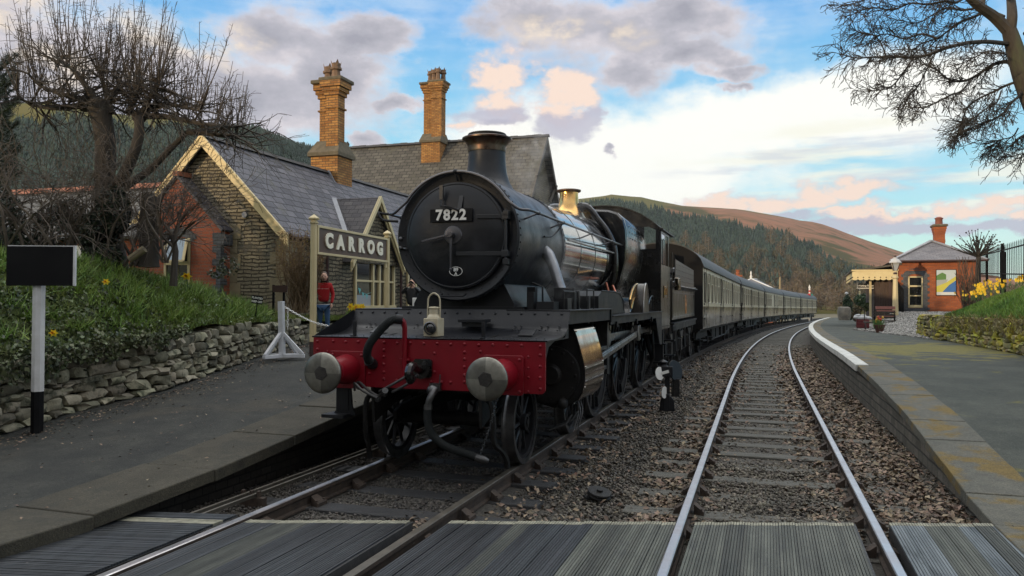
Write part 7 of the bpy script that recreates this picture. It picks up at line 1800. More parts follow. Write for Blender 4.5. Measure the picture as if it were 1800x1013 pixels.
m_tuft = mat('tuft_leaf', (.11, .20, .03), (.17, .25, .04), .6, scale=2, isl=.4)
tf = []
random.seed(12)
for i in range(190):
    t = random.uniform(4.5, 14); d = .35 + 1.5 * random.random() ** 1.4; p = bank_pt(t, d); n = 60
    for j in range(n): tf.append((p.x + random.gauss(0, .06), p.y + random.gauss(0, .06), p.z - .02))
tf = np.array(tf); V, F = inst(BL, BLF, tf, rrot(len(tf), .95), np.stack([RNG.uniform(.08, .16, len(tf)), RNG.uniform(.1, .25, len(tf)), RNG.uniform(.14, .34, len(tf))], 1)); fast('lily_leaves', V, F, m_tuft, kind='stuff').name = 'ground_cover'
LEAF = np.array([(0, -.5, 0), (.42, -.1, .08), (0, .55, 0), (-.42, -.1, .08)]); LEAFF = np.array([(0, 1, 2), (0, 2, 3)])
def leaves(name, P, s0, s1, mt, tilt=1.2, **tg):
    n = len(P); sc = RNG.uniform(s0, s1, (n, 1)) * np.ones((1, 3)); V, F = inst(LEAF, LEAFF, P, rrot(n, tilt), sc); return fast(name, V, F, mt, **tg)
# ivy hanging over the near part of the wall
n = 7500; T = RNG.uniform(3.0, 9.2, n); out = np.zeros((n, 3)); ok = np.ones(n, bool)
for i in range(n):
    f = RNG.uniform(0, 1); hang = .06 + .50 * max(0, 1 - max(0, T[i] - 5.0) / 4.0) + .12 * hnoise(T[i] * 4, 0)
    if f < .45:
        u = RNG.uniform(0, 1) ** 1.3 * hang; p, d = LWall.at(T[i], .02 - .05 * RNG.uniform(0, 1)); zt_ = base_z(p.x, p.y) + wall_h(p.y); out[i] = (p.x + .06, p.y - .0, zt_ + .08 - u)
        if u > wall_h(p.y): ok[i] = False
    else: out[i] = bank_pt(T[i], RNG.uniform(0, 1.1)); out[i][2] += RNG.uniform(0, .12)
out = out[ok] + RNG.normal(0, .03, (ok.sum(), 3))
leaves('ivy', out, .03, .075, m_ivy, 1.4, kind='stuff')
P = bank_points(9000, 5, 15, .1, 2.6)[2]; P[:, 2] += RNG.uniform(.0, .08, len(P)); leaves('ground_cover', P, .03, .07, mat('broad_leaf', (.06, .11, .03), (.11, .15, .06), .5, scale=2, isl=.5), .6, kind='stuff')
# rocks along the wall top
random.seed(31)
# daffodil builder
m_stem = mat('daffodil_green', (.05, .11, .03), None, .6); m_daf = mat('daffodil_yellow', (.80, .62, .03), None, .5); m_daf2 = mat('daffodil_trumpet', (.85, .42, .02), None, .5)
def daffodil(pos, h, s, label, group, first=[None], rot=0.):
    if first[0] is None:
        mb = MB(); mb.cur = 0
        mb.tube([(0, 0, 0), (.01, 0, .6), (0, -.03, .97)], .02, 4)
        for k in range(5):
            a = k * 1.3; mb.add([(0, 0, 0), (.05 * cos(a), .05 * sin(a), 0), (.22 * cos(a), .22 * sin(a), .62 + .06 * (k % 3)), (.12 * cos(a + .2), .12 * sin(a + .2), .35)], [(0, 1, 2), (0, 2, 3)])
        mb.cur = 1; c = Vector((0, -.05, 1.0)); 
        for k in range(6):
            a = k * pi / 3; u = Vector((cos(a), -.12, sin(a))); v = Vector((-sin(a), 0, cos(a))); mb.add([c, c + u * .13 + v * .075, c + u * .26, c + u * .13 - v * .075], [(0, 1, 2, 3)])
        mb.cur = 2; mb.lathe([(.05, 0), (.055, .10), (.09, .16)], c, (0, -1, .1), 8, caps=False)
        o = mb.build('daffodil', [m_stem, m_daf, m_daf2], smooth=False); first[0] = o
    else: o = first[0].copy(); COL.objects.link(o)
    o.location = pos; o.scale = (s, s, h); o.rotation_euler = (0, 0, rot); tag(o, label, 'daffodil', group); return o

# ---- right hand bank, wall and fence
def rbase(x, y): return Zg(y) + rp_z(y) 
def plat_at(px, py):
    a, b = ray(px, py); Y = 20.
    for _ in range(20): Y = (Zg(Y) + .62 - CAM_H) / b
    return (a * Y, Y)
A_ = plat_at(1664, 600); B_ = plat_at(1800, 626)
print('right wall', A_, B_)
dv = Vector((B_[0] - A_[0], B_[1] - A_[1])).normalized()
RW = [(A_[0] + 1.2 + .6, A_[1] + 5.5), (A_[0] + .15, A_[1] + 1.0), A_, B_, (B_[0] - dv.x * -4, B_[1] + dv.y * 4), (B_[0] + dv.x * 9, B_[1] + dv.y * 9)]
RWL = Line(RW)
rh = lambda y: .78
stone_wall('mossy_stone_wall', RWL, rbase, rh, m_wstoneR, 'low mossy dry stone wall holding the daffodil bank on the right platform', 0, RWL.n, seed=8, size=1.15, depth=.4)
def rbank(t, d):
    p, dr = RWL.at(t, d + .1); yy = RWL.at(t)[0].y
    z = rbase(p.x, min(p.y, 40)) + .80 + float(np.interp(d, [0, .5, 2, 4, 6, 9, 16], [0, .18, .75, 1.3, 1.65, 1.9, 2.2])) * float(np.interp(t, [0, 5.5, 9, 14], [.75, .95, 1.0, 1.05])) + .04 * hnoise(p.x, p.y)
    return Vector((p.x, p.y, z))
# the bank as a grid in world space behind the wall: parametrise by direction of B-A
def rb2(u, v):
    """u along the wall (0 at its far end), v away from the wall"""
    p = Vector(A_) + dv * u; nrm = Vector((-dv.y, dv.x)); 
    if nrm.x < 0: nrm = -nrm
    q = p + nrm * v
    z = Zg(p.y) + .62 + .76 + float(np.interp(v, [0, .4, 1.5, 3, 5, 8, 14, 30], [0, .15, .62, 1.12, 1.45, 1.75, 2.2, 2.8])) + .05 * hnoise(q.x * .8, q.y * .8) * min(1, v)
    if u < 0: z -= .0 + min(.45, -u * .10) * max(0, 1 - v / 4)
    return Vector((q.x, q.y, z))
sheet('ground', lambda w, v: rb2(w if w > 0 else -w * (-.9 - max(0, v - 2.2) * 2.6), v), [-1, -.75, -.5, -.25, 0, 2, 4, 6, 8, 10, 13, 18], [.12, .4, .9, 1.5, 2.2, 3, 4, 5, 6.5, 8, 11, 14, 20, 30], m_grassground, kind='structure')
n = 60000; Vv = RNG.uniform(0, 1, n) ** 1.3 * 9 + .1; U = RNG.uniform(0, 1, n); U = np.where(U < .3, -(U / .3) * (.9 + np.maximum(0, Vv - 2.2) * 2.2), (U - .3) / .7 * 15)
P = np.array([rb2(a, b) for a, b in zip(U, Vv)]); blades('grass', P, .07, .18, .22, m_grassR, .55, kind='stuff')
# dry stalks in front of the right wall top
n = 1500; U = RNG.uniform(-.5, 14, n); P = np.array([rb2(a, .05) for a in U]); P[:, 2] -= RNG.uniform(-.08, .35, n); P[:, 0] -= RNG.uniform(.0, .12, n)
blades('dry_stalks', P, .06, .18, .15, mat('dry_stalk', (.15, .12, .05), (.20, .17, .04), .8, scale=3, isl=.5), .9, kind='stuff').name = 'ground_cover'
# gravel rise between canopy and bank
ga = [gz(1580, 592, .45), at(1664, 600, A_[1])]
def grav(u, v):
    """u left-right 0..1, v 0 at the platform .. 1 at the building"""
    l0 = at(1500, 583, 38.5); l1 = Vector((A_[0] + .1, A_[1] + .3, 0)); n0 = l0.lerp(l1, u)
    f0 = at(1583, 548, 43.8); f1 = at(1690, 550, 42.6); n1 = f0.lerp(f1, u)
    p = n0.lerp(n1, v); zlo = Zg(n0.y) + .62 + .015; zhi = zb_ + .02; s = v * v * (3 - 2 * v); p.z = zlo + (zhi - zlo) * s + .02 * hnoise(p.x * 2, p.y * 2); return p
m_grav = mat('gravel_grey', (.16, .155, .14), (.30, .29, .27), .9, scale=9, bump=1, bscale=14, col3=(.12, .115, .09), patch=.55, pscale=.7)
sheet('gravel', grav, [i / 8 for i in range(9)], [i / 10 for i in range(11)], m_grav, kind='structure')
n = 9000; P = np.array([grav(a, b) for a, b in zip(RNG.uniform(0, 1, n), RNG.uniform(0, 1, n))]); V, F = inst(CUB, CUBF, P, rrot(n, 1.5), RNG.uniform(.02, .06, (n, 3))); fast('gravel', V, F, mat('gravel_stone', (.26, .25, .23), None, .85, isl=.6), kind='stuff')
# daffodils
random.seed(44)
def on_rb(px, py):
    """march the pixel ray to the right bank surface"""
    best = None
    for i in range(400):
        Y = 14 + i * .08; p = at(px, py, Y); d = Vector((p.x - A_[0], p.y - A_[1])); u = d.dot(dv); nrm = Vector((-dv.y, dv.x)); nrm = nrm if nrm.x > 0 else -nrm; v = d.dot(nrm)
        if v > .1 and rb2(u, v).z >= p.z: return rb2(u, v)
    return None
for i in range(210):
    cx, cy, sx, sy = random.choice([(1742, 493, 13, 7), (1745, 500, 12, 8), (1757, 503, 6, 8), (1725, 505, 5, 4), (1722, 512, 6, 5), (1785, 490, 12, 5), (1798, 488, 6, 6), (1768, 482, 14, 4), (1716, 520, 12, 4)])
    px, py = random.gauss(cx, sx), random.gauss(cy, sy); p = on_rb(px, py + 8)
    if p is None or px > 1815: continue
    daffodil(p - Vector((0, 0, .02)), random.uniform(.22, .32), random.uniform(.15, .23), 'yellow daffodil flowering among others on the right hand grass bank', 'daffodils on the right grass bank', rot=random.uniform(-.8, .8))
for k, (px, py, lab) in enumerate(((329, 508, 'single yellow daffodil in the middle of the left grass bank'), (187, 513, 'small pale daffodil beside green tufts on the left bank'), (95, 607, 'small yellow primrose low in the ivy above the stone wall'))):
    for i in range(300):
        Y = 8 + i * .03; p = at(px, py + 8, Y); d = (p.x - LWall.at(0)[0].x)
        t_ = np.interp(p.y, WY, LWall.L); w, _ = LWall.at(float(t_)); dd = (w.x - p.x) / .93
        if dd > 0 and bank_pt(float(t_), dd).z >= p.z: daffodil(bank_pt(float(t_), dd), .30 if k == 0 else .2, .42 if k == 0 else .25, lab, 'spring flowers on the left bank'); break
m_pom = 0
# yellow flowers at the foot of the house wall
random.seed(3)
for i in range(16):
    p = at(random.uniform(612, 636), 556, 17.5); p.z = at(620, 558, 17.5).z - .12; daffodil(p + Vector((0, random.uniform(-.2, .3), 0)), random.uniform(.28, .36), .3, 'orange yellow flower in the bed under the cream bay window', 'flowers under the bay window', rot=random.uniform(-1, 1))
P = np.array([at(random.uniform(610, 640), random.uniform(553, 570), 17.5 + random.uniform(-.2, .3)) for _ in range(400)]); blades('grass', P, .1, .22, .15, m_tuft, .5, kind='stuff')

# ---- iron fence on the right bank
fa, fb_ = at(1716, 484, 50), at(1812, 489, 26)
fn_ = thing('iron_railings', 'black iron railings with spiked bars climbing the bank above the daffodils', 'fence', WO, (fa.x, fa.y, fa.z))
mb = MB(); mr = MB(); mp = MB(); Lf = (fb_ - fa).length; N = 40; fd = (fb_ - fa)
ext = 1.15
for i in range(int(N * ext)):
    p = fa + fd * (i / N); b0 = p + Vector((0, 0, -.1)); t1 = p + Vector((0, 0, 1.32))
    mb.box((b0.x - .011, b0.y - .011, b0.z), (b0.x + .011, b0.y + .011, t1.z)); mb.add([(b0.x - .02, b0.y, t1.z), (b0.x + .02, b0.y, t1.z), (b0.x, b0.y, t1.z + .09)], [(0, 1, 2)])
for h in (.12, 1.15): mr.beam(fa + Vector((0, 0, h)), fa + fd * ext + Vector((0, 0, h)), .03, .05)
mb.build('bars', m_nb, fn_, smooth=False); mr.build('rail', m_nb, fn_)
for i in range(4):
    p = fa + fd * (i * .32); mp = MB(); mp.box((p.x - .04, p.y - .04, p.z - .3), (p.x + .05, p.y + .05, p.z + 1.45)); mp.build('fence_post', m_nb, fn_)
p = at(1763, 500, 36.0); mp = MB(); mp.box((p.x - .08, p.y - .1, p.z - .4), (p.x + .08, p.y + .1, at(1763, 443, 36.0).z)); mp.build('gate_post', m_nb, fn_)

# ================================================================ trees
def grow(mb, p, d, L, r, depth, rnd, segs=4, wander=.18, up=.0, fork=(2, 3), ratio=.72, spread=.6, rr=.62, minr=.004, nside=None, tip=None):
    p = Vector(p); d = Vector(d).normalized(); pts = [p.copy()]; rad = [r]; r1 = max(minr, r * rr)
    for i in range(segs):
        d = (d + Vector((rnd.gauss(0, wander), rnd.gauss(0, wander), rnd.gauss(0, wander) + up)) * .6).normalized(); p = p + d * (L / segs); pts.append(p.copy()); rad.append(r + (r1 - r) * (i + 1) / segs)
    mb.tube(pts, rad, nside or (8 if r > .06 else 5 if r > .02 else 3), False)
    if depth <= 0: return
    for k in range(rnd.randint(*fork)):
        i = rnd.randint(max(1, segs // 2), segs) if k else segs
        a = d.orthogonal().normalized(); a = Matrix.Rotation(rnd.uniform(0, 2 * pi), 3, d) @ a
        nd = (d + a * rnd.uniform(spread * .5, spread * 1.2)).normalized()
        grow(mb, pts[i], nd, L * ratio * rnd.uniform(.75, 1.2), rad[i] * rnd.uniform(.55, .8), depth - 1, rnd, segs, wander, up, fork, ratio, spread, rr, minr)
# --- pollarded tree on the bank, left
Yt = 13.0; k = Yt / CAM_F; rnd = random.Random(77)
tb = at(197, 462, Yt); tree = thing('pollarded_tree', 'big pollarded bare tree with upright shoots on the bank left of the stone gable', 'tree', WO, (tb.x, tb.y, tb.z))
tk = MB(); P_ = lambda x, y, dY=0: at(x, y, Yt + dY)
tk.tube(smoothpts([P_(200, 480), P_(196, 440), P_(188, 380), P_(184, 320), P_(186, 260), P_(180, 215), P_(172, 185)], 4), [.30, .29, .28, .27] * 0 + list(np.interp(range(25), [0, 5, 12, 20, 24], [.25, .20, .16, .16, .19])), 12)
tk.tube(smoothpts([P_(205, 330), P_(222, 300, -.2), P_(238, 262, -.3), P_(245, 230, -.3), P_(243, 205, -.3)], 4), list(np.interp(range(17), [0, 16], [.10, .07])), 10)
tk.tube(smoothpts([P_(196, 350), P_(225, 325, .2), P_(262, 300, .3), P_(300, 262, .3), P_(330, 232, .2)], 4), list(np.interp(range(17), [0, 16], [.08, .04])), 8)
for (x, y, r) in ((172, 188, .17), (150, 185, .12), (245, 205, .12), (128, 172, .08)): tk.sph(P_(x, y), r, 9, 7)
tk.build('trunk', m_bark, tree)
arms = [[(172, 190), (140, 175), (105, 165), (70, 150), (50, 130)], [(172, 185), (150, 150), (125, 120), (100, 100)], [(180, 190), (200, 165), (215, 150), (230, 140)], [(243, 205), (270, 190), (300, 185), (330, 190), (350, 195)],
        [(245, 205), (290, 205), (340, 215), (390, 222), (430, 222)], [(196, 200), (185, 160), (175, 130)], [(243, 210), (262, 175), (280, 150)], [(330, 232), (370, 235), (400, 240), (430, 238)], [(150, 185), (100, 190), (60, 185), (30, 170)], [(225, 200), (240, 170), (245, 140)]]
br = MB(); sh = MB()
def shoots(path, n, Lr, r0, upv=1., side=.25):
    for i in range(n):
        f = rnd.uniform(.15, 1) * (len(path) - 1); j = min(int(f), len(path) - 2); p = path[j].lerp(path[j + 1], f - j); L = rnd.uniform(*Lr) * k * 1.0
        top = p.x / (k * 1) + 900
        d = Vector((rnd.gauss((p.x - at(200, 0, Yt).x) * .10, side), rnd.gauss(0, side), upv)).normalized()
        pts = [p]; q = p.copy()
        for m_ in range(6): d = (d + Vector((rnd.gauss(0, .05), rnd.gauss(0, .05), .10))).normalized(); q = q + d * (L / 6); pts.append(q.copy())
        sh.tube(pts, list(np.interp(range(7), [0, 6], [r0, .004])), 4, False)
        for m_ in range(1, 7):
            for _ in range(rnd.randint(1, 3)):
                q = pts[m_ - 1].lerp(pts[m_], rnd.random()); e = (Vector((rnd.gauss(0, 1), rnd.gauss(0, 1), rnd.uniform(.1, .9)))).normalized() * rnd.uniform(.04, .16); sh.tube([q, q + e], [.0034, .0025], 3, False)
for a in arms:
    path = smoothpts([P_(x, y, rnd.uniform(-.5, .5) * i / 3) for i, (x, y) in enumerate(a)], 4); br.tube(path, list(np.interp(range(len(path)), [0, len(path) - 1], [.06, .016])), 6, False)
    long_ = sum(x for x, y in a) / len(a) < 300
    shoots(path, 34 if long_ else 26, (70, 165) if long_ else (45, 125), .0072)
    for _ in range(18):
        q = path[rnd.randint(2, len(path) - 1)]; grow(br, q, (rnd.gauss(.2, .6), rnd.gauss(0, .5), rnd.uniform(-.5, .4)), rnd.uniform(.35, .7), .018, 2, rnd, 3, .25, -.03, (2, 3), .7, .9)
br.build('branches', m_bark, tree)
sh.build('shoots', m_twig, tree)
# loose upper left stray shoots
# --- drooping thicket of bare twigs behind the notice board and under the tree
def thicket(name, label, px0, px1, pyb, pyt, Y, n, seed, droop=-.05, r=.02, L=.8, mt=None, depth=3, grp=None):
    rd = random.Random(seed); c = at((px0 + px1) / 2, pyb, Y); e = thing(name, label, 'shrub', WO, (c.x, c.y, c.z), grp); mb = MB()
    for i in range(n):
        px = rd.uniform(px0, px1); b = at(px, pyb, Y + rd.uniform(-.8, .8)); H = (pyb - pyt) * Y / CAM_F
        grow(mb, b, (rd.gauss(0, .35), rd.gauss(0, .3), 1), H * rd.uniform(.35, .5), r * rd.uniform(.7, 1.4), depth, rd, 5, .22, droop, (2, 4), .68, .8)
    mb.build('branches', mt or m_twig, e); return e
thicket('bare_shrub', 'tangled bare shrub behind the black notice board at the far left', -30, 90, 440, 215, 12.4, 22, 1, -.08)
thicket('bare_shrub', 'tangled bare shrub between the notice board and the pollarded trunk', 60, 190, 450, 240, 12.8, 22, 2, -.08)
thicket('bare_shrub', 'fine bare shrub growing up around the pollarded trunk', 110, 260, 440, 190, 12.3, 20, 21, .0, r=.009)
thicket('bare_shrub', 'bare shrub hanging in front of the brick wing right of the big trunk', 215, 275, 468, 230, 12.7, 9, 3, -.06)
thicket('bare_shrub', 'bare shrub arching over the stone gable below the pollarded tree', 285, 300, 462, 232, 12.6, 8, 14, -.02, L=.9)
def small_tree(name, label, px, pyb, pyt, Y, seed, spread=.7, r=.05, depth=5, up=.03):
    rd = random.Random(seed); b = at(px, pyb, Y); H = (pyb - pyt) * Y / CAM_F; e = thing(name, label, 'tree', WO, (b.x, b.y, b.z)); mb = MB()
    mb.tube([b - Vector((0, 0, .3)), b + Vector((.03, 0, H * .2)), b + Vector((-.02, 0, H * .4))], [r * 1.3, r, r * .9], 8); mb.build('trunk', m_bark, e); mb = MB()
    for i in range(5): grow(mb, b + Vector((0, 0, H * (.25 + .03 * i))), (rd.gauss(0, .6), rd.gauss(0, .5), 1), H * .24, r * .6, depth - 1, rd, 4, .2, up, (2, 4), .74, spread)
    mb.build('branches', m_twig, e); return e
small_tree('bare_sapling', 'small bare many stemmed tree in front of the open casement window', 305, 470, 330, 12.6, 5)
# dark trunk at the wing's left corner with a cut log
mb = MB(); mb.tube(smoothpts([at(262, 470, 12.6), at(262, 420, 12.6), at(262, 370, 12.6), at(258, 340, 12.6)], 4), [.16, .15, .15, .15, .14, .14, .14, .14, .13, .13, .13, .12, .10], 10); mb.tube([at(262, 400, 12.5), at(280, 360, 12.5), at(290, 330, 12.4)], [.05, .03, .02], 6)
mb.build('tree_stump', m_bark, None, WO, tuple(at(262, 470, 12.6)), label='thick cut trunk standing at the left corner of the brick wing', cat='tree trunk')
mb = MB(); mb.tube([at(228, 456, 12.3), at(254, 438, 12.3)], [.055, .06], 10); mb.build('cut_log', mat('cut_wood', (.22, .18, .11), None, .8), None, WO, tuple(at(228, 456, 12.3)), label='pale cut log leaning on the thick trunk on the bank', cat='log')
# --- dark evergreen bushes and hedge
def foliage(name, label, blobs_, mt, n, s0, s1, cat='bush', stem=None, group=None):
    c = blobs_[0][0]; P = []
    for (q, rx, ry, rz, w) in blobs_:
        m_ = int(n * w); u = RNG.normal(0, 1, (m_, 3)); u /= np.linalg.norm(u, axis=1)[:, None]; rr_ = RNG.uniform(.35, 1, (m_, 1)) ** .5
        P.append(np.array(q)[None] + u * rr_ * np.array([rx, ry, rz])[None])
    P = np.concatenate(P); keep_ = np.array([hnoise(p[0] * 3.1, p[1] * 2.7 + p[2] * 3.3, 1, 1) > -.45 for p in P]); P = P[keep_]
    m_ = len(P); V, F = inst(LEAF, LEAFF, P - np.array(c)[None], rrot(m_, 1.5), RNG.uniform(s0, s1, (m_, 1)) * np.ones((1, 3)))
    e = thing(name, label, cat, WO, c, group)
    o = fast('foliage', V, F, mt); o.parent = e
    if stem:
        mb = MB(); 
        for (a, b, r) in stem: mb.tube([a, Vector(a).lerp(Vector(b), .5) + Vector((.02, .01, 0)), b], [r, r * .8, r * .5], 7)
        mb.build('trunk', m_bark, e)
    return e
m_ever = mat('evergreen_leaf', (.012, .022, .010), (.028, .042, .018), .45, scale=2, isl=.6)
def B(px, py, Y, rx, ry, w=1, rd=None):
    c = at(px, py, Y); q = Y / CAM_F; return (tuple(c), rx * q, (rd or rx) * q, ry * q, w)
foliage('ivy_bush', 'dark ivy covered bush just right of the black notice board', [B(175, 420, 12.6, 32, 55, .6), B(200, 370, 12.7, 30, 45, .4), B(185, 455, 12.5, 30, 25, .2)], m_ever, 5200, .03, .07)
foliage('ivy_bush', 'dark evergreen bush behind the top of the black notice board', [B(95, 410, 13.2, 40, 45, .5), B(60, 440, 13.1, 40, 30, .3), B(120, 380, 13.4, 30, 30, .3)], m_ever, 3500, .03, .07)
foliage('ivy_bush', 'dark evergreen bush at the left edge of the picture', [B(5, 400, 12.5, 35, 70, .6), B(10, 450, 12.2, 40, 50, .4)], m_ever, 3500, .03, .07)
# conifer at the far left edge
ce = thing('conifer', 'dark conifer branch tips at the left edge against the sky', 'tree', WO, tuple(at(-30, 460, 14.5))); mb = MB()
mb.tube([at(-40, 470, 14.5), at(-36, 300, 14.5), at(-34, 60, 14.5)], [.2, .16, .06], 8); mb.build('trunk', m_bark, ce); rd = random.Random(4); V = []; mb = MB()
for i in range(46):
    py = rd.uniform(95, 330); b = at(-34, py + 25, 14.5); tip = at(rd.uniform(5, 36), py + rd.uniform(-6, 10), 14.5 + rd.uniform(-1, 1)); pts = smoothpts([b, b.lerp(tip, .5) + Vector((0, 0, -.05)), tip + Vector((0, 0, .10))], 5); mb.tube(pts, .012, 4, False)
    for j in range(2, len(pts)):
        for _ in range(46):
            q = pts[j] + Vector((rd.gauss(0, .02), rd.gauss(0, .02), rd.gauss(0, .02))); e_ = (Vector((rd.gauss(.3, .8), rd.gauss(0, .7), rd.gauss(.35, .6)))).normalized() * rd.uniform(.07, .13); w_ = e_.orthogonal().normalized() * .006; mb.add([q - w_, q + w_, q + e_], [(0, 1, 2)])
mb.build('crown', m_ever, ce, smooth=False)
# --- forsythia against the house
fs0 = at(522, 548, 17.6); e = thing('climbing_shrub', 'twiggy yellow flecked shrub against the stone wall behind the station sign', 'shrub', WO, tuple(fs0)); mb = MB(); rd = random.Random(9); FP = []
for i in range(70):
    b = at(rd.gauss(525, 9), 550, 17.6 + rd.uniform(-.2, .2)); tip = at(rd.uniform(484, 572), rd.uniform(405, 470), 17.6 + rd.uniform(-.5, .4)); mid = b.lerp(tip, .5) + Vector((rd.gauss(0, .1), 0, rd.uniform(-.05, .2)))
    pts = smoothpts([b, mid, tip], 5); mb.tube(pts, list(np.interp(range(len(pts)), [0, len(pts) - 1], [.014, .005])), 4, False)
    for j in range(3, len(pts)):
        for _ in range(4):
            q = pts[j]; e_ = Vector((rd.gauss(0, .5), rd.gauss(0, .5), rd.gauss(.3, .5))).normalized() * rd.uniform(.08, .22); mb.tube([q, q + e_], [.005, .003], 3, False)
            if rd.random() < .75 and (q + e_).z > at(500, 450, 17.6).z - rd.uniform(0, .5): FP.append(q + e_ * rd.random())
mb.build('branches', mat('twig_tan', (.13, .085, .045), (.17, .115, .06), .8, scale=4), e)
P = np.array([tuple(q) for q in FP]); V, F = inst(LEAF, LEAFF, P - np.array(fs0)[None], rrot(len(P), 1.5), RNG.uniform(.018, .034, (len(P), 1)) * np.ones((1, 3))); o = fast('blossom', V, F, mat('blossom_yellow', (.38, .27, .03), (.26, .19, .04), .6, scale=4)); o.parent = e
# small leafy sprigs by the wing
foliage('bay_shrub', 'small leafy shrub at the foot of the red brick wing', [B(400, 468, 13.8, 22, 18, .5), B(385, 480, 13.7, 20, 10, .4)], mat('bay_leaf', (.035, .05, .02), (.06, .07, .03), .5, scale=2, isl=.5), 260, .03, .06)
# --- big bare tree on the right, trunk outside the frame
Yr = 15.5; rd = random.Random(123); Q = lambda x, y, dY=0: at(x, y, Yr + dY)
rt = Q(1990, 560); rtree = thing('sycamore_tree', 'large bare tree reaching in from the top right corner', 'tree', WO, (rt.x, rt.y, .8)); tk = MB()
tk.tube(smoothpts([Vector((Q(1990, 600).x, Yr, .9)), Q(1930, 450), Q(1868, 300), Q(1826, 200), Q(1802, 145), Q(1785, 90), Q(1774, 53)], 4), list(np.interp(range(25), [0, 6, 14, 20, 24], [.34, .26, .20, .16, .13])), 12)
tk.tube(smoothpts([Q(1774, 56), Q(1748, 30), Q(1722, 12, -.2), Q(1700, -8, -.3), Q(1660, -50, -.5), Q(1620, -110, -.8)], 4), list(np.interp(range(21), [0, 20], [.12, .05])), 8); tk.tube(smoothpts([Q(1775, 56), Q(1779, 30), Q(1777, 0, .2), Q(1772, -40, .3), Q(1790, -110, .4)], 4), list(np.interp(range(17), [0, 16], [.11, .05])), 8)
tk.tube(smoothpts([Q(1722, 14, -.2), Q(1728, 0, 0), Q(1725, -40, .2)], 4), list(np.interp(range(9), [0, 8], [.06, .04])), 8)
tk.build('trunk', m_bark, rtree)
limbs = [([(1776, 78), (1740, 74), (1706, 75), (1680, 80), (1659, 86), (1630, 97), (1606, 101), (1580, 100), (1558, 100), (1530, 101), (1504, 102), (1480, 96)], .055, -.9),
         ([(1790, 113), (1770, 109), (1754, 111), (1738, 118), (1721, 130), (1700, 141), (1677, 143), (1660, 135), (1647, 124), (1625, 114)], .055, .5),
         ([(1765, 30), (1736, 20), (1712, 30), (1691, 38), (1670, 52), (1647, 68), (1622, 76), (1600, 92)], .045, .8),
         ([(1806, 150), (1790, 170), (1774, 184), (1765, 198), (1750, 208), (1735, 214), (1721, 219), (1702, 228), (1686, 237)], .032, -.3),
         ([(1800, 140), (1770, 150), (1750, 160), (1728, 170), (1706, 183), (1695, 200), (1690, 222)], .035, .6),
         ([(1706, 142), (1690, 160), (1670, 168), (1650, 178), (1630, 188), (1612, 190)], .026, -.6),
         ([(1606, 101), (1590, 125), (1570, 150), (1550, 158), (1530, 160)], .024, -.5), ([(1647, 68), (1620, 60), (1590, 68), (1560, 60), (1540, 64)], .028, .2),
         ([(1700, -8), (1680, 5), (1662, 2), (1630, 8), (1600, 6), (1570, 18), (1540, 14), (1510, 18)], .034, -.3), ([(1720, 14), (1690, 18), (1665, 14), (1640, 26), (1615, 40), (1590, 38)], .03, .4),
         ([(1829, 215), (1810, 230), (1790, 245), (1775, 258), (1755, 262)], .028, .2), ([(1558, 100), (1548, 75), (1535, 62), (1520, 60), (1505, 55)], .018, .3), ([(1802, 60), (1830, 30), (1850, -10)], .06, .3), ([(1820, 190), (1850, 180), (1880, 150)], .05, .3),
         ([(1840, 250), (1825, 262), (1805, 268), (1780, 275)], .02, .2), ([(1777, 0), (1750, -20), (1720, -30)], .05, .2), ([(1790, 90), (1770, 96), (1740, 90), (1715, 100), (1690, 112)], .024, .7), ([(1620, -60), (1560, -20), (1520, 0), (1490, 10)], .03, -.5),
         ([(1760, 160), (1752, 180), (1735, 190), (1715, 205), (1700, 215), (1690, 222)], .02, -.6), ([(1640, 100), (1625, 130), (1615, 150), (1600, 165), (1590, 185)], .02, -.2), ([(1790, 225), (1780, 240), (1760, 246), (1745, 255)], .018, .3)]
br = MB(); tw = MB()
def sprig(p, d, L, r, depth):
    d = Vector(d).normalized(); pts = [p]; q = p.copy(); n = 4
    for i in range(n): d = (d + Vector((rd.gauss(0, .22), rd.gauss(0, .22), rd.gauss(-.03, .2)))).normalized(); q = q + d * (L / n); pts.append(q.copy())
    tw.tube(pts, list(np.interp(range(n + 1), [0, n], [r, max(.0050, r * .5)])), 3, False)
    if depth <= 0: return
    for k_ in range(rd.randint(2, 4) if depth > 1 else rd.randint(2, 3)):
        i = rd.randint(1, n); a = d.orthogonal().normalized(); a = Matrix.Rotation(rd.uniform(0, 2 * pi), 3, d) @ a
        sprig(pts[i], d + a * rd.uniform(.4, 1.0), L * rd.uniform(.5, .8), max(.0045, r * .6), depth - 1)
for (pl, r, dY) in limbs:
    path = smoothpts([Q(x, y, dY * min(1, i / 3)) for i, (x, y) in enumerate(pl)], 4); n = len(path); br.tube(path, list(np.interp(range(n), [0, n - 1], [r * .82, .009])), 7, False)
    for i in range(3, n):
        d = (path[i] - path[i - 1]).normalized()
        for _ in range(2 if i < n - 6 and i % 2 else 2):
            a = d.orthogonal().normalized(); a = Matrix.Rotation(rd.uniform(0, 2 * pi), 3, d) @ a; a.z -= .15
            sprig(path[i], d * .7 + a * rd.uniform(.4, 1.0), rd.uniform(.16, .46), .010, 2 if rd.random() < .6 else 1)
    sprig(path[-1], path[-1] - path[-3], .3, .009, 3)
br.build('branches', m_twigd, rtree); tw.build('twigs', m_twigd, rtree, smooth=False)
print('tw faces', len(tw.f), len(sh.f))
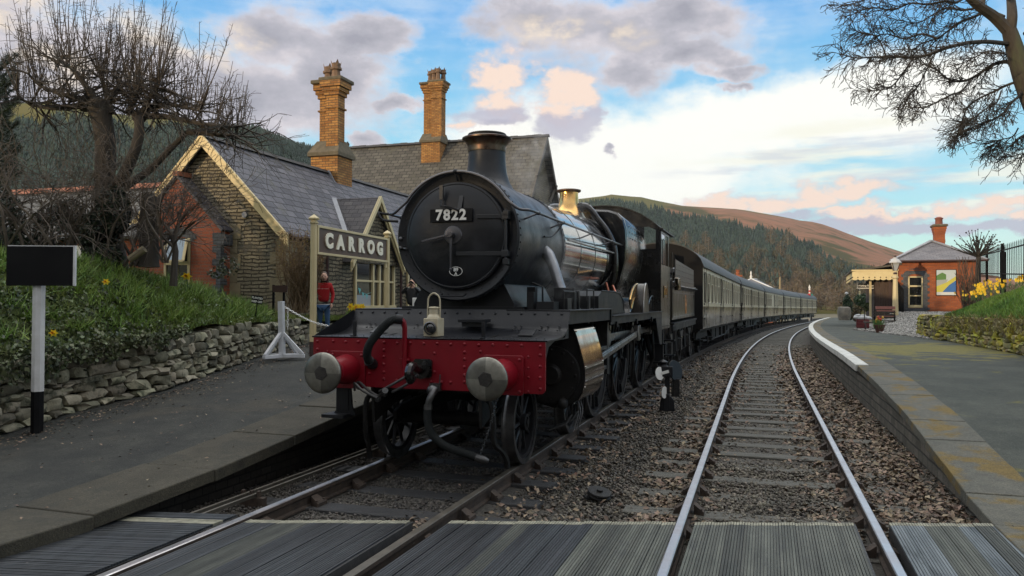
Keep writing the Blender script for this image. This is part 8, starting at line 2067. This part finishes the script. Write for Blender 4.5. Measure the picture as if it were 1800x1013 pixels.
# --- bare knobbly shrub before the brick building on the right
q = at(1722, 560, 35.0); k = 35 / CAM_F; e = thing('bare_shrub', 'bare knobbly shrub spreading before the red brick building and the railings', 'shrub', WO, tuple(q)); mb = MB(); rd = random.Random(8)
mb.tube([at(1720, 570, 35), at(1719, 500, 35), at(1720, 452, 35)], [.16, .12, .10], 8)
for i in range(46):
    a = rd.uniform(-1.25, 1.25); R = rd.uniform(28, 52); c = at(1719, 452, 35); tip = at(1719 + R * sin(a), 452 - R * cos(a) * .95, 35 + rd.uniform(-.8, .8)); pts = smoothpts([c, c.lerp(tip, .5) + Vector((rd.gauss(0, .05), 0, rd.gauss(0, .05))), tip], 3); mb.tube(pts, list(np.interp(range(len(pts)), [0, len(pts) - 1], [.03, .010])), 4, False); mb.sph(tip, .03, 5, 4)
    if rd.random() < .7: t2 = pts[3] + Vector((rd.gauss(0, .25), 0, rd.uniform(.1, .4))); mb.tube([pts[3], t2], [.012, .008], 3, False); mb.sph(t2, .04, 5, 4)
mb.build('branches', m_twigd, e)
mb = MB()
for i in range(110):
    b = at(rd.uniform(1690, 1726), rd.uniform(555, 575), 34.8 + rd.uniform(-.5, .5)); tip = at(rd.uniform(1678, 1722), rd.uniform(450, 520), 34.8 + rd.uniform(-.5, .5)); mb.tube(smoothpts([b, b.lerp(tip, .5) + Vector((rd.gauss(0, .1), 0, 0)), tip], 3), .011, 3, False)
mb.build('stems', m_twig, e)
# --- hedges on the right platform
m_hedge = mat('hedge_leaf', (.016, .034, .012), (.035, .06, .02), .6, scale=1.5, isl=.5)
foliage('clipped_bush', 'dark clipped upright bush far along the right platform', [B(1489, 540, 68, 7, 22, .6), B(1494, 545, 68, 7, 18, .4)], m_hedge, 2600, .10, .22)
foliage('hedge', 'green garden hedge beyond the platform canopy', [B(1520, 528, 62, 18, 12, .5), B(1535, 530, 62, 14, 13, .5)], mat('hedge_green', (.028, .06, .018), (.05, .09, .03), .6, scale=1.5, isl=.5), 2600, .10, .2)
foliage('brown_bush', 'rounded brown bush beside the clipped dark bush', [B(1505, 555, 58, 8, 10, .6), B(1508, 540, 66, 9, 12, .4)], mat('brown_leaf', (.075, .06, .022), (.11, .085, .035), .7, scale=1.5, isl=.5), 1500, .08, .16)
foliage('flowering_bush', 'leafy plants with yellow flowers beneath the hanging sign', [B(1528, 540, 48, 13, 8, .7), B(1537, 533, 48, 7, 7, .3)], mat('light_leaf', (.07, .10, .03), (.11, .13, .05), .6, scale=1.5, isl=.5), 900, .06, .13)
for (px, py) in ((1531, 531), (1533, 530), (1530, 533), (1535, 532)): daffodil(at(px, py + 6, 47.5), .35, .5, 'yellow flower in the leafy plants beneath the hanging sign', 'yellow flowers below the hanging sign')

# ================================================================ distant hills and woods
# crest line of the range, as bearings from the station (degrees east of the line of sight) and heights
CR = [(-400, 150), (-100, 176), (0, 182), (90, 181), (160, 193), (240, 205), (350, 222), (450, 240), (540, 268), (640, 300), (760, 335), (900, 352), (1000, 352), (1075, 343), (1130, 348), (1200, 362), (1300, 368), (1380, 382), (1460, 400), (1530, 425), (1600, 448), (1700, 478), (1800, 495), (2100, 500), (2600, 505)]
cr = []
for x, y in CR:
    a, b = ray(x, y); cr.append((math.atan(a), b / sqrt(1 + a * a)))
CAZ = [c[0] for c in cr]; CEL = [c[1] for c in cr]
def rcrest(az): return float(np.interp(az, [-.6, -.3, 0, .1, .5, 1], [430, 430, 700, 900, 1000, 1100]))
def rfoot(az): return float(np.interp(az, [-.6, -.3, 0, .2, .4, .6], [90, 90, 190, 230, 260, 300]))
def hill(az, f):
    rc, rf = rcrest(az), rfoot(az); r = rf + (rc - rf) * f
    Hc = CAM_H + np.interp(az, CAZ, CEL) * rc
    if f <= 1: z = -2.5 + (Hc + 2.5) * float(np.interp(f, [0, .1, .35, .7, 1], [0, .04, .30, .74, 1]))
    else: z = Hc - (f - 1) * 260
    z += 3.5 * hnoise(az * 14, f * 5, 1, 2) * min(1, f * 2) * (0 if abs(f - 1) < .02 else 1) * (1 if f < 1 else 0)
    return Vector((r * sin(az), r * cos(az), z))
m_moor = bpy.data.materials.new('moorland'); m_moor.use_nodes = True
t = NT(m_moor.node_tree); bs = t.n['Principled BSDF']; tc = t.new('ShaderNodeTexCoord').outputs['Object']; n1 = t.noise(tc, .010, 8, .65); n2 = t.noise(tc, .06, 6, .6)
c = t.mix(t.smooth(n2, .35, .7), (.27, .125, .072, 1), (.17, .095, .052)); c = t.mix(t.smooth(n1, .52, .62), c, (.07, .06, .022))
at_ = t.new('ShaderNodeAttribute', attribute_name='zone').outputs['Fac']; green = t.mix(t.smooth(n2, .3, .7), (.085, .085, .02, 1), (.13, .105, .03)); c = t.mix(at_, c, green)
t.put(bs.inputs['Base Color'], c); bs.inputs['Roughness'].default_value = .95; bs.inputs['Specular IOR Level'].default_value = .1
azs = [-.75 + i * .0125 for i in range(130)]; fsn = [0, .03, .07, .12, .18, .25, .32, .4, .48, .56, .64, .72, .8, .87, .94, 1.0, 1.05, 1.2, 1.5]
ho = sheet('hills', hill, azs, fsn, m_moor, kind='structure')
att = ho.data.attributes.new('zone', 'FLOAT', 'POINT'); vals = []
for v in ho.data.vertices:
    az = atan2(v.co.x, v.co.y); f = (v.co.xy.length - rfoot(az)) / (rcrest(az) - rfoot(az)); vals.append(1. if (az < .19 or f < .35 or f > .985 + .0 and az < .55 and f > .93) else 0.)
att.data.foreach_set('value', vals)
# forest limit: fraction of the slope that is planted, by bearing
def px_az(px): return math.atan(ray(px, 400)[0])
FAZ = [px_az(p) for p in (-200, 0, 40, 120, 200, 350, 560, 900, 1030, 1075, 1130, 1200, 1260, 1330, 1400, 1450, 1490, 1530, 1600)]
FMX = [.9, .80, .72, .72, .85, 1.02, 1.02, 1.0, .95, .90, .93, .96, .95, .80, .66, .52, .42, .33, .25]
# spruces: jagged stacked cones in one mesh
def spruce(n=6, tiers=4):
    vs = []; fs = []
    for k in range(tiers):
        z0 = .10 + .21 * k; z1 = z0 + .40 - .02 * k; r = .23 * (1 - k / (tiers + .6)); b = len(vs)
        for j in range(n): a = 2 * pi * (j + .5 * (k % 2)) / n; q = r * (1 if j % 2 else .72); vs.append((q * cos(a), q * sin(a), z0 - (.04 if j % 2 else 0)))
        vs.append((0, 0, min(1, z1)))
        for j in range(n): fs.append((b + j, b + (j + 1) % n, b + n))
    return np.array(vs), np.array(fs)
SV_, SF_ = spruce()
m_spr = mat('spruce_needles', (.020, .036, .024), (.032, .052, .034), .8, scale=.05, isl=.35)
FBP = [(-200, 215), (0, 225), (100, 215), (160, 225), (240, 235), (350, 224), (560, 270), (900, 350), (1030, 362), (1075, 358), (1130, 364), (1180, 378), (1240, 388), (1300, 398), (1340, 404), (1400, 430), (1440, 446), (1490, 474), (1540, 500)]
FAZ = []; FMX = []
for px, py in FBP:
    az = px_az(px); el = ray(px, py + 6)[1]; f = 0
    while f < 1.02 and (hill(az, f).z - CAM_H) / hill(az, f).y < el: f += .01
    FAZ.append(az); FMX.append(f)
pos = []; scl = []
rd = random.Random(55); N = 0
while len(pos) < 26000:
    az = rd.uniform(-.62, .48); f = rd.uniform(0, 1) ** .8; fm = np.interp(az, FAZ, FMX) + .012 * sin(az * 60) + .01 * sin(az * 211)
    if f > fm: continue
    lo = .15 + .05 * sin(az * 37) + .04 * sin(az * 91 + 1) if az > -.1 else .1
    if f < lo: continue
    p = hill(az, f); h = rd.uniform(8, 13.5) * (.45 if az < -.05 else .72); pos.append((p.x, p.y, p.z - .6)); scl.append((h * rd.uniform(.85, 1.15), h * rd.uniform(.85, 1.15), h))
pos = np.array(pos); scl = np.array(scl); V, F = inst(SV_, SF_, pos, rrot(len(pos), .03), scl); fast('conifer_forest', V, F, m_spr, kind='stuff')
# brown bare woods at the foot of the hill, one mass
def bare_crowns(name, n, azr, fr_, hr_, mt, seed, **tg):
    rd = random.Random(seed); Ps = []; Sc = []; tb_ = []
    for i in range(n):
        az = rd.uniform(*azr); f = rd.uniform(*fr_); p = hill(az, f); h = rd.uniform(*hr_)
        m_ = 90
        u = RNG.normal(0, 1, (m_, 3)); u /= np.linalg.norm(u, axis=1)[:, None]; rr_ = RNG.uniform(.2, 1, (m_, 1)) ** .6
        c = np.array([p.x, p.y, p.z + h * .58]); Ps.append(c + u * rr_ * np.array([h * .33, h * .33, h * .44])); Sc.append(np.stack([RNG.uniform(.05, .11, m_) * h, RNG.uniform(.16, .3, m_) * h, RNG.uniform(.1, .2, m_) * h], 1))
    P = np.concatenate(Ps); S = np.concatenate(Sc); TW = np.array([(-.2, 0, 0), (.2, 0, 0), (.05, .8, .3), (0, -.6, .5)]); TF = np.array([(0, 1, 2), (0, 3, 1)])
    V, F = inst(TW, TF, P, rrot(len(P), 1.5), S); return fast(name, V, F, mt, **tg)
m_bw = mat('bare_wood', (.11, .083, .055), (.15, .115, .075), .9, scale=.06, isl=.35); m_bw2 = mat('larch_orange', (.14, .105, .065), (.12, .092, .06), .9, scale=.1, isl=.35); m_bw3 = mat('bare_wood_olive', (.075, .068, .035), (.10, .085, .05), .9, scale=.05, isl=.35)
bare_crowns('woodland', 520, (.02, .62), (.0, .17), (5, 9), m_bw, 1, kind='stuff'); bare_crowns('woodland', 330, (.02, .62), (.02, .30), (6, 10), m_bw3, 2, kind='stuff')
bare_crowns('woodland', 150, (-.62, -.05), (.0, .14), (5, 9), m_bw3, 3, kind='stuff')
# larches and birches that stand out singly
LP = [(1165, 415), (1185, 425), (1205, 405), (1228, 430), (1245, 418), (1262, 440), (1290, 420), (1312, 445), (1325, 430), (1345, 450), (1372, 425), (1388, 440), (1400, 452), (1425, 432), (1440, 445), (1418, 470), (1462, 470), (1300, 460), (1240, 400), (1355, 400), (1385, 405)]
rd = random.Random(5)
for i, (px, py) in enumerate(LP):
    az = px_az(px); ff = None
    for q in range(100):
        f = q / 100; p = hill(az, f); el = (p.z - CAM_H) / p.y
        if el >= ray(px, py + 48)[1]: ff = f; break
    if ff is None: continue
    p = hill(az, ff); r = p.length; h = r * 44 / CAM_F * rd.uniform(.85, 1.15)
    e = thing('larch_tree', 'orange brown bare tree on the lower hillside among the dark conifers', 'tree', WO, tuple(p), 'orange brown trees on the hillside')
    mb = MB(); mb.tube([p - Vector((0, 0, .5)), p + Vector((0, 0, h * .55)), p + Vector((0, 0, h * .95))], [h * .022, h * .014, h * .004], 5); mb.build('trunk', mat('birch_bark', (.22, .18, .13), None, .9), e)
    m_ = 560; u = RNG.normal(0, 1, (m_, 3)); u /= np.linalg.norm(u, axis=1)[:, None]; rr_ = RNG.uniform(.15, 1, (m_, 1)) ** .6
    P = u * rr_ * np.array([h * .28, h * .28, h * .42]) + np.array([0, 0, h * .58]); w_ = 1.15 - (P[:, 2] / h) * .55; P[:, 0] *= w_; P[:, 1] *= w_
    TW = np.array([(-.2, 0, 0), (.2, 0, 0), (.05, .8, .3), (0, -.6, .5)]); TF = np.array([(0, 1, 2), (0, 3, 1)])
    V, F = inst(TW, TF, P, rrot(m_, 1.5), RNG.uniform(.02, .055, (m_, 1)) * h * np.ones((1, 3))); o = fast('crown', V, F, m_bw2 if i % 3 else m_bw); o.parent = e
# ================================================================ people
m_skin = mat('skin', (.68, .42, .31), (.62, .36, .26), .55, scale=6)
def skinned(name, joints, bones, mt, parent, sub=2):
    """joints: {key:(pos,radius)}; bones: list of pairs; first joint is the root"""
    keys = list(joints); me = bpy.data.meshes.new(name); o0 = ORG[parent.name][0]
    me.from_pydata([tuple(Vector(joints[k][0]) - o0) for k in keys], [(keys.index(a), keys.index(b)) for a, b in bones], [])
    o = bpy.data.objects.new(name, me); COL.objects.link(o); me.materials.append(mt); o.parent = parent; ORG[o.name] = ORG[parent.name]
    sk = o.modifiers.new('skin', 'SKIN'); sk.use_smooth_shade = True
    for i, k in enumerate(keys):
        r = joints[k][1]; r = r if isinstance(r, tuple) else (r, r); me.skin_vertices[0].data[i].radius = r; me.skin_vertices[0].data[i].use_root = (i == 0)
    ss_ = o.modifiers.new('subsurf', 'SUBSURF'); ss_.levels = sub; ss_.render_levels = sub
    # apply so that it is an ordinary mesh
    bpy.context.view_layer.update(); dg = bpy.context.evaluated_depsgraph_get(); me2 = bpy.data.meshes.new_from_object(o.evaluated_get(dg)); o.modifiers.clear(); o.data = me2; me2.materials.clear(); me2.materials.append(mt)
    me2.polygons.foreach_set('use_smooth', [True] * len(me2.polygons)); return o
def head_mesh(c, f, hr_, hair, parent, long_hair=True, k=1.0):
    """face looks along f (horizontal)"""
    f = Vector(f).normalized(); r = Vector((f.y, -f.x, 0)); u = Vector((0, 0, 1)); c = Vector(c)
    bm = bmesh.new(); bmesh.ops.create_icosphere(bm, subdivisions=4, radius=1)
    vs = []
    for v in bm.verts:
        x, y, z = v.co; # x right, y forward, z up
        X = x * .078 * (1 - .22 * max(0, -z)); Y = y * .095; Z = z * .118
        if y > 0:
            Y += .020 * math.exp(-((x / .16) ** 2 + ((z + .12) / .22) ** 2)) ; Y -= .010 * (math.exp(-(((abs(x) - .36) / .16) ** 2 + ((z - .08) / .14) ** 2)))
            Y += .006 * math.exp(-((x / .30) ** 2 + ((z + .48) / .09) ** 2)); Y += .008 * math.exp(-((x / .25) ** 2 + ((z + .85) / .2) ** 2))
        vs.append(c + r * X * k + f * Y * k + u * Z * k)
    mb = MB(); mb.add(vs, [tuple(q.index for q in fc.verts) for fc in bm.faces]); bm.free()
    for sx in (-1, 1): mb.sph(c + r * sx * .078 * k + f * .0 + u * -.005, .022 * k, 6, 5, (.5, .8, 1.3))
    mb.build('face', m_skin, parent)
    mb = MB()
    for sx in (-1, 1): mb.sph(c + r * sx * .030 * k + f * .084 * k + u * .010 * k, .011 * k, 6, 5)
    mb.tube([c + r * (q * .011) * k + f * (.098 - abs(q) * .0028) * k + u * (-.058 + abs(q) * .003) * k for q in range(-3, 4)], .0045 * k, 4); mb.build('eyes_and_mouth', mat('dark_features', (.05, .02, .018), None, .4), parent)
    mb = MB(); bm = bmesh.new(); bmesh.ops.create_icosphere(bm, subdivisions=3, radius=1); vs = []
    for v in bm.verts:
        x, y, z = v.co; low = max(0, -z) if long_hair else 0
        q = c + r * x * (.093 + .016 * low) * k + f * ((y * .100 - .022) if y < .2 or z > .60 else (.2 * .100 - .026)) * k + u * ((z * .125 + .014) - (.07 * low)) * k; vs.append(q)
    mb.add(vs, [tuple(q.index for q in fc.verts) for fc in bm.faces]); bm.free(); mb.build('hair', hair, parent)
def hand(mb, wrist, d, n, k=1., curl=.5):
    """d: direction of the fingers, n: palm normal"""
    d = Vector(d).normalized(); n = Vector(n).normalized(); s = d.cross(n).normalized(); w = Vector(wrist); vs = []
    mb.tube([w, w + d * .045 * k, w + d * .085 * k], [.020 * k, .032 * k, .032 * k], 8)
    for i, (off, L) in enumerate(((-.028, .062), (-.010, .074), (.010, .070), (.027, .052))):
        b = w + d * .088 * k + s * off * k; m1 = b + (d + n * curl * .5).normalized() * L * .5 * k; e = m1 + (d + n * curl * 1.8).normalized() * L * .5 * k; mb.tube([b, m1, e], [.009 * k, .008 * k, .006 * k], 6)
    b = w + d * .035 * k - s * .03 * k; m1 = b + (d * .5 - s).normalized() * .035 * k; mb.tube([b, m1, m1 + (d + n * .6).normalized() * .03 * k], [.011 * k, .009 * k, .007 * k], 6)
# ---- woman in the red jumper beside the downpipe
lp_, sp2 = -6.42, inv_l(569, 520, -6.42)[0]; P0 = W(lp_, sp2); gz_ = .86
hz = at(572, 479, P0.y).z; H = hz - gz_; print('woman height', H, P0)
fx = at(569, 520, P0.y); WF = Fr(fx.x, fx.y, 0); k = H / 1.66
wm = thing('person', 'woman in a red patterned jumper and blue jeans smiling beside the brown downpipe', 'person', WF, (0, 0, gz_))
def z(v): return gz_ + v * k
f = Vector((.12, -1, 0)).normalized()
J = dict(pelvis=((0, 0, z(.92)), (.155 * k, .11 * k)), waist=((0, .01, z(1.04)), (.135 * k, .10 * k)), chest=((0, .01, z(1.24)), (.165 * k, .115 * k)), neckb=((0, .01, z(1.38)), (.10 * k, .075 * k)), shl=((-.165 * k, .01, z(1.35)), .062 * k), shr=((.165 * k, .01, z(1.35)), .062 * k),
         ell=((-.225 * k, .02, z(1.10)), .048 * k), wrl=((-.20 * k, -.07, z(.90)), .036 * k), elr=((.225 * k, .03, z(1.10)), .048 * k), wrr=((.205 * k, -.05, z(.90)), .036 * k))
skinned('jumper', J, [('pelvis', 'waist'), ('waist', 'chest'), ('chest', 'neckb'), ('chest', 'shl'), ('chest', 'shr'), ('shl', 'ell'), ('ell', 'wrl'), ('shr', 'elr'), ('elr', 'wrr')], mat('jumper_red', (.48, .015, .018), (.40, .01, .015), .85, scale=40, bump=.4, bscale=90), wm)
J = dict(hip=((0, .01, z(.88)), (.15 * k, .11 * k)), hl=((-.085 * k, .01, z(.80)), .088 * k), kl=((-.09 * k, 0, z(.47)), .060 * k), al=((-.095 * k, .02, z(.10)), .045 * k), hr=((.085 * k, .01, z(.80)), .088 * k), kr=((.10 * k, -.02, z(.47)), .060 * k), ar=((.11 * k, .02, z(.10)), .045 * k))
skinned('jeans', J, [('hip', 'hl'), ('hl', 'kl'), ('kl', 'al'), ('hip', 'hr'), ('hr', 'kr'), ('kr', 'ar')], mat('jeans_blue', (.05, .12, .24), (.035, .085, .18), .85, scale=12), wm)
mb = MB()
for sx in (-.095, .11): mb.sph((sx * k, -.04, z(.05)), .06, 8, 6, (.8, 2.0, .8))
mb.build('shoes', m_nb, wm)
mb = MB(); mb.tube([(0, .01, z(1.38)), (0, 0, z(1.47))], [.052 * k, .048 * k], 10); mb.build('neck', m_skin, wm)
head_mesh((.01, -.01, z(1.545)), f, 0, mat('hair_brown', (.055, .028, .016), (.08, .04, .022), .5, scale=9), wm, True, k)
mb = MB(); hand(mb, (-.20 * k, -.075, z(.89)), (0, -.2, -1), (.9, -.4, 0), k); hand(mb, (.205 * k, -.055, z(.89)), (0, -.2, -1), (-.9, -.4, 0), k); mb.build('hands', m_skin, wm)
mb = MB()
for i in range(9): a = -.85 + i * .21; mb.add([((.168 * sin(a) + dx) * k, (-.112 * cos(a) - .006) * k, z(1.255 + dz)) for dx, dz in ((-.009, 0), (0, -.011), (.009, 0), (0, .011))], [(0, 1, 2, 3)])
mb.tube([(.150 * k * sin(a), -.105 * k * cos(a) + .01, z(.87)) for a in [-1.5 + i * .3 for i in range(11)]], .008, 4); mb.build('jumper_pattern', m_white, wm)
mb = MB(); mb.torus((0, .0, z(1.425)), .068 * k, .016 * k, (0, .2, 1), 16, 6); mb.build('collar', m_nb, wm)
# ---- photographer in black beside the smokebox
PY = 21.5; fx = at(724, 520, PY); WF = Fr(fx.x, fx.y, 0); hz = at(727, 491, PY).z; H = hz - gz_; k = H / 1.72; print('photographer', H)
ph = thing('person', 'photographer in a dark jacket raising a camera beside the smokebox', 'person', WF, (0, 0, gz_))
J = dict(pelvis=((0, .0, z(.90)), (.17 * k, .13 * k)), waist=((0, .01, z(1.05)), (.165 * k, .125 * k)), chest=((0, .02, z(1.28)), (.19 * k, .13 * k)), neckb=((0, .01, z(1.43)), (.11 * k, .08 * k)), shl=((-.19 * k, .01, z(1.40)), .075 * k), shr=((.19 * k, .01, z(1.40)), .075 * k),
         ell=((-.29 * k, -.12, z(1.28)), .058 * k), wrl=((-.11 * k, -.24, z(1.47)), .042 * k), elr=((.29 * k, -.12, z(1.28)), .058 * k), wrr=((.12 * k, -.24, z(1.47)), .042 * k))
skinned('jacket', J, [('pelvis', 'waist'), ('waist', 'chest'), ('chest', 'neckb'), ('chest', 'shl'), ('chest', 'shr'), ('shl', 'ell'), ('ell', 'wrl'), ('shr', 'elr'), ('elr', 'wrr')], mat('jacket_black', (.010, .010, .012), (.018, .018, .02), .6, scale=8), ph)
J = dict(hip=((0, .01, z(.88)), (.15 * k, .12 * k)), hl=((-.09 * k, .01, z(.80)), .09 * k), kl=((-.10 * k, 0, z(.47)), .065 * k), al=((-.11 * k, .02, z(.08)), .05 * k), hr=((.09 * k, .01, z(.80)), .09 * k), kr=((.11 * k, 0, z(.47)), .065 * k), ar=((.13 * k, .02, z(.08)), .05 * k))
skinned('trousers', J, [('hip', 'hl'), ('hl', 'kl'), ('kl', 'al'), ('hip', 'hr'), ('hr', 'kr'), ('kr', 'ar')], MATS['jacket_black'], ph)
mb = MB(); mb.tube([(0, .0, z(1.43)), (0, -.01, z(1.52))], [.055 * k, .05 * k], 10); mb.build('neck', m_skin, ph)
head_mesh((0, -.02, z(1.60)), (.05, -1, 0), 0, mat('hair_dark', (.03, .018, .012), None, .5), ph, False, k)
mb = MB(); hand(mb, (-.11 * k, -.25, z(1.47)), (.55, -.1, .75), (.8, -.3, -.2), k); hand(mb, (.12 * k, -.25, z(1.47)), (-.55, -.1, .75), (-.8, -.3, -.2), k); mb.build('hands', m_skin, ph)
cm = thing('camera', 'black camera held up to the face by the photographer', 'camera', WF, (0, -.2, z(1.57))); mb = MB(); mb.box((-.065, -.22, z(1.54)), (.065, -.15, z(1.63))); mb.box((-.03, -.2, z(1.63)), (.03, -.15, z(1.66))); mb.build('camera_body', m_nb, cm, bevel=.006)
mb = MB(); mb.cyl((0, -.22, z(1.58)), (0, -.29, z(1.58)), .035, n=16); mb.build('lens', m_glass, cm)
mb = MB(); q = at(730, 531, 20.9); mb.box((q.x - .08, 20.9, q.z - .14), (q.x + .08, 20.96, q.z + .11)); mb.build('white_bag', m_white, label='small white paper bag held in front of the photographer', cat='bag', bevel=.01)
mb = MB(); mb.tube([(q.x - .04, 20.93, q.z + .10), (q.x, 20.93, q.z + .2), (q.x + .04, 20.93, q.z + .10)], .005, 4)
# ================================================================ air between the station and the hills
hz_ = bpy.data.materials.new('haze'); hz_.use_nodes = True; t = NT(hz_.node_tree); t.n.clear()
v_ = t.new('ShaderNodeVolumePrincipled'); v_.inputs['Color'].default_value = (.80, .86, .92, 1); v_.inputs['Density'].default_value = .00009; v_.inputs['Anisotropy'].default_value = .2
t.l.new(v_.outputs[0], t.new('ShaderNodeOutputMaterial').inputs['Volume'])
mb = MB(); mb.box((-1900, -1400, -200), (1900, 1900, 330)); mb.build('haze', hz_, kind='stuff', smooth=False)
# ================================================================ wisps of leaking steam
ms_ = bpy.data.materials.new('steam'); ms_.use_nodes = True; t = NT(ms_.node_tree); t.n.clear()
tc = t.new('ShaderNodeTexCoord').outputs['Object']; n = t.noise(tc, 3.2, 5, .65, dist=.6)
v_ = t.new('ShaderNodeVolumePrincipled'); v_.inputs['Color'].default_value = (.95, .95, .95, 1)
fall = t.math('SUBTRACT', 1.0, t.vmath('LENGTH', t.vmath('MULTIPLY', tc, (1.6, 1.1, 1.0))), clamp=True)
t.put(v_.inputs['Density'], t.math('MULTIPLY', t.math('MULTIPLY', t.smooth(n, .46, .72), 1.3), fall)); t.l.new(v_.outputs[0], t.new('ShaderNodeOutputMaterial').inputs['Volume'])
for (l, s, z_, a, b, c, lab) in ((1.0, 2.5, 2.35, .45, .8, .9, 'faint steam rising along the right side of the smokebox'), (.25, 3.6, 3.75, .4, .7, .7, 'faint steam drifting behind the chimney over the boiler')):
    p = W(l, s, z_); mb = MB(); mb.sph((0, 0, 0), 1, 16, 10, (a, b, c)); o = mb.build('steam', ms_, None, Fr(p.x, p.y, 0), (0, 0, 0), kind='stuff', label=lab); o.location = p
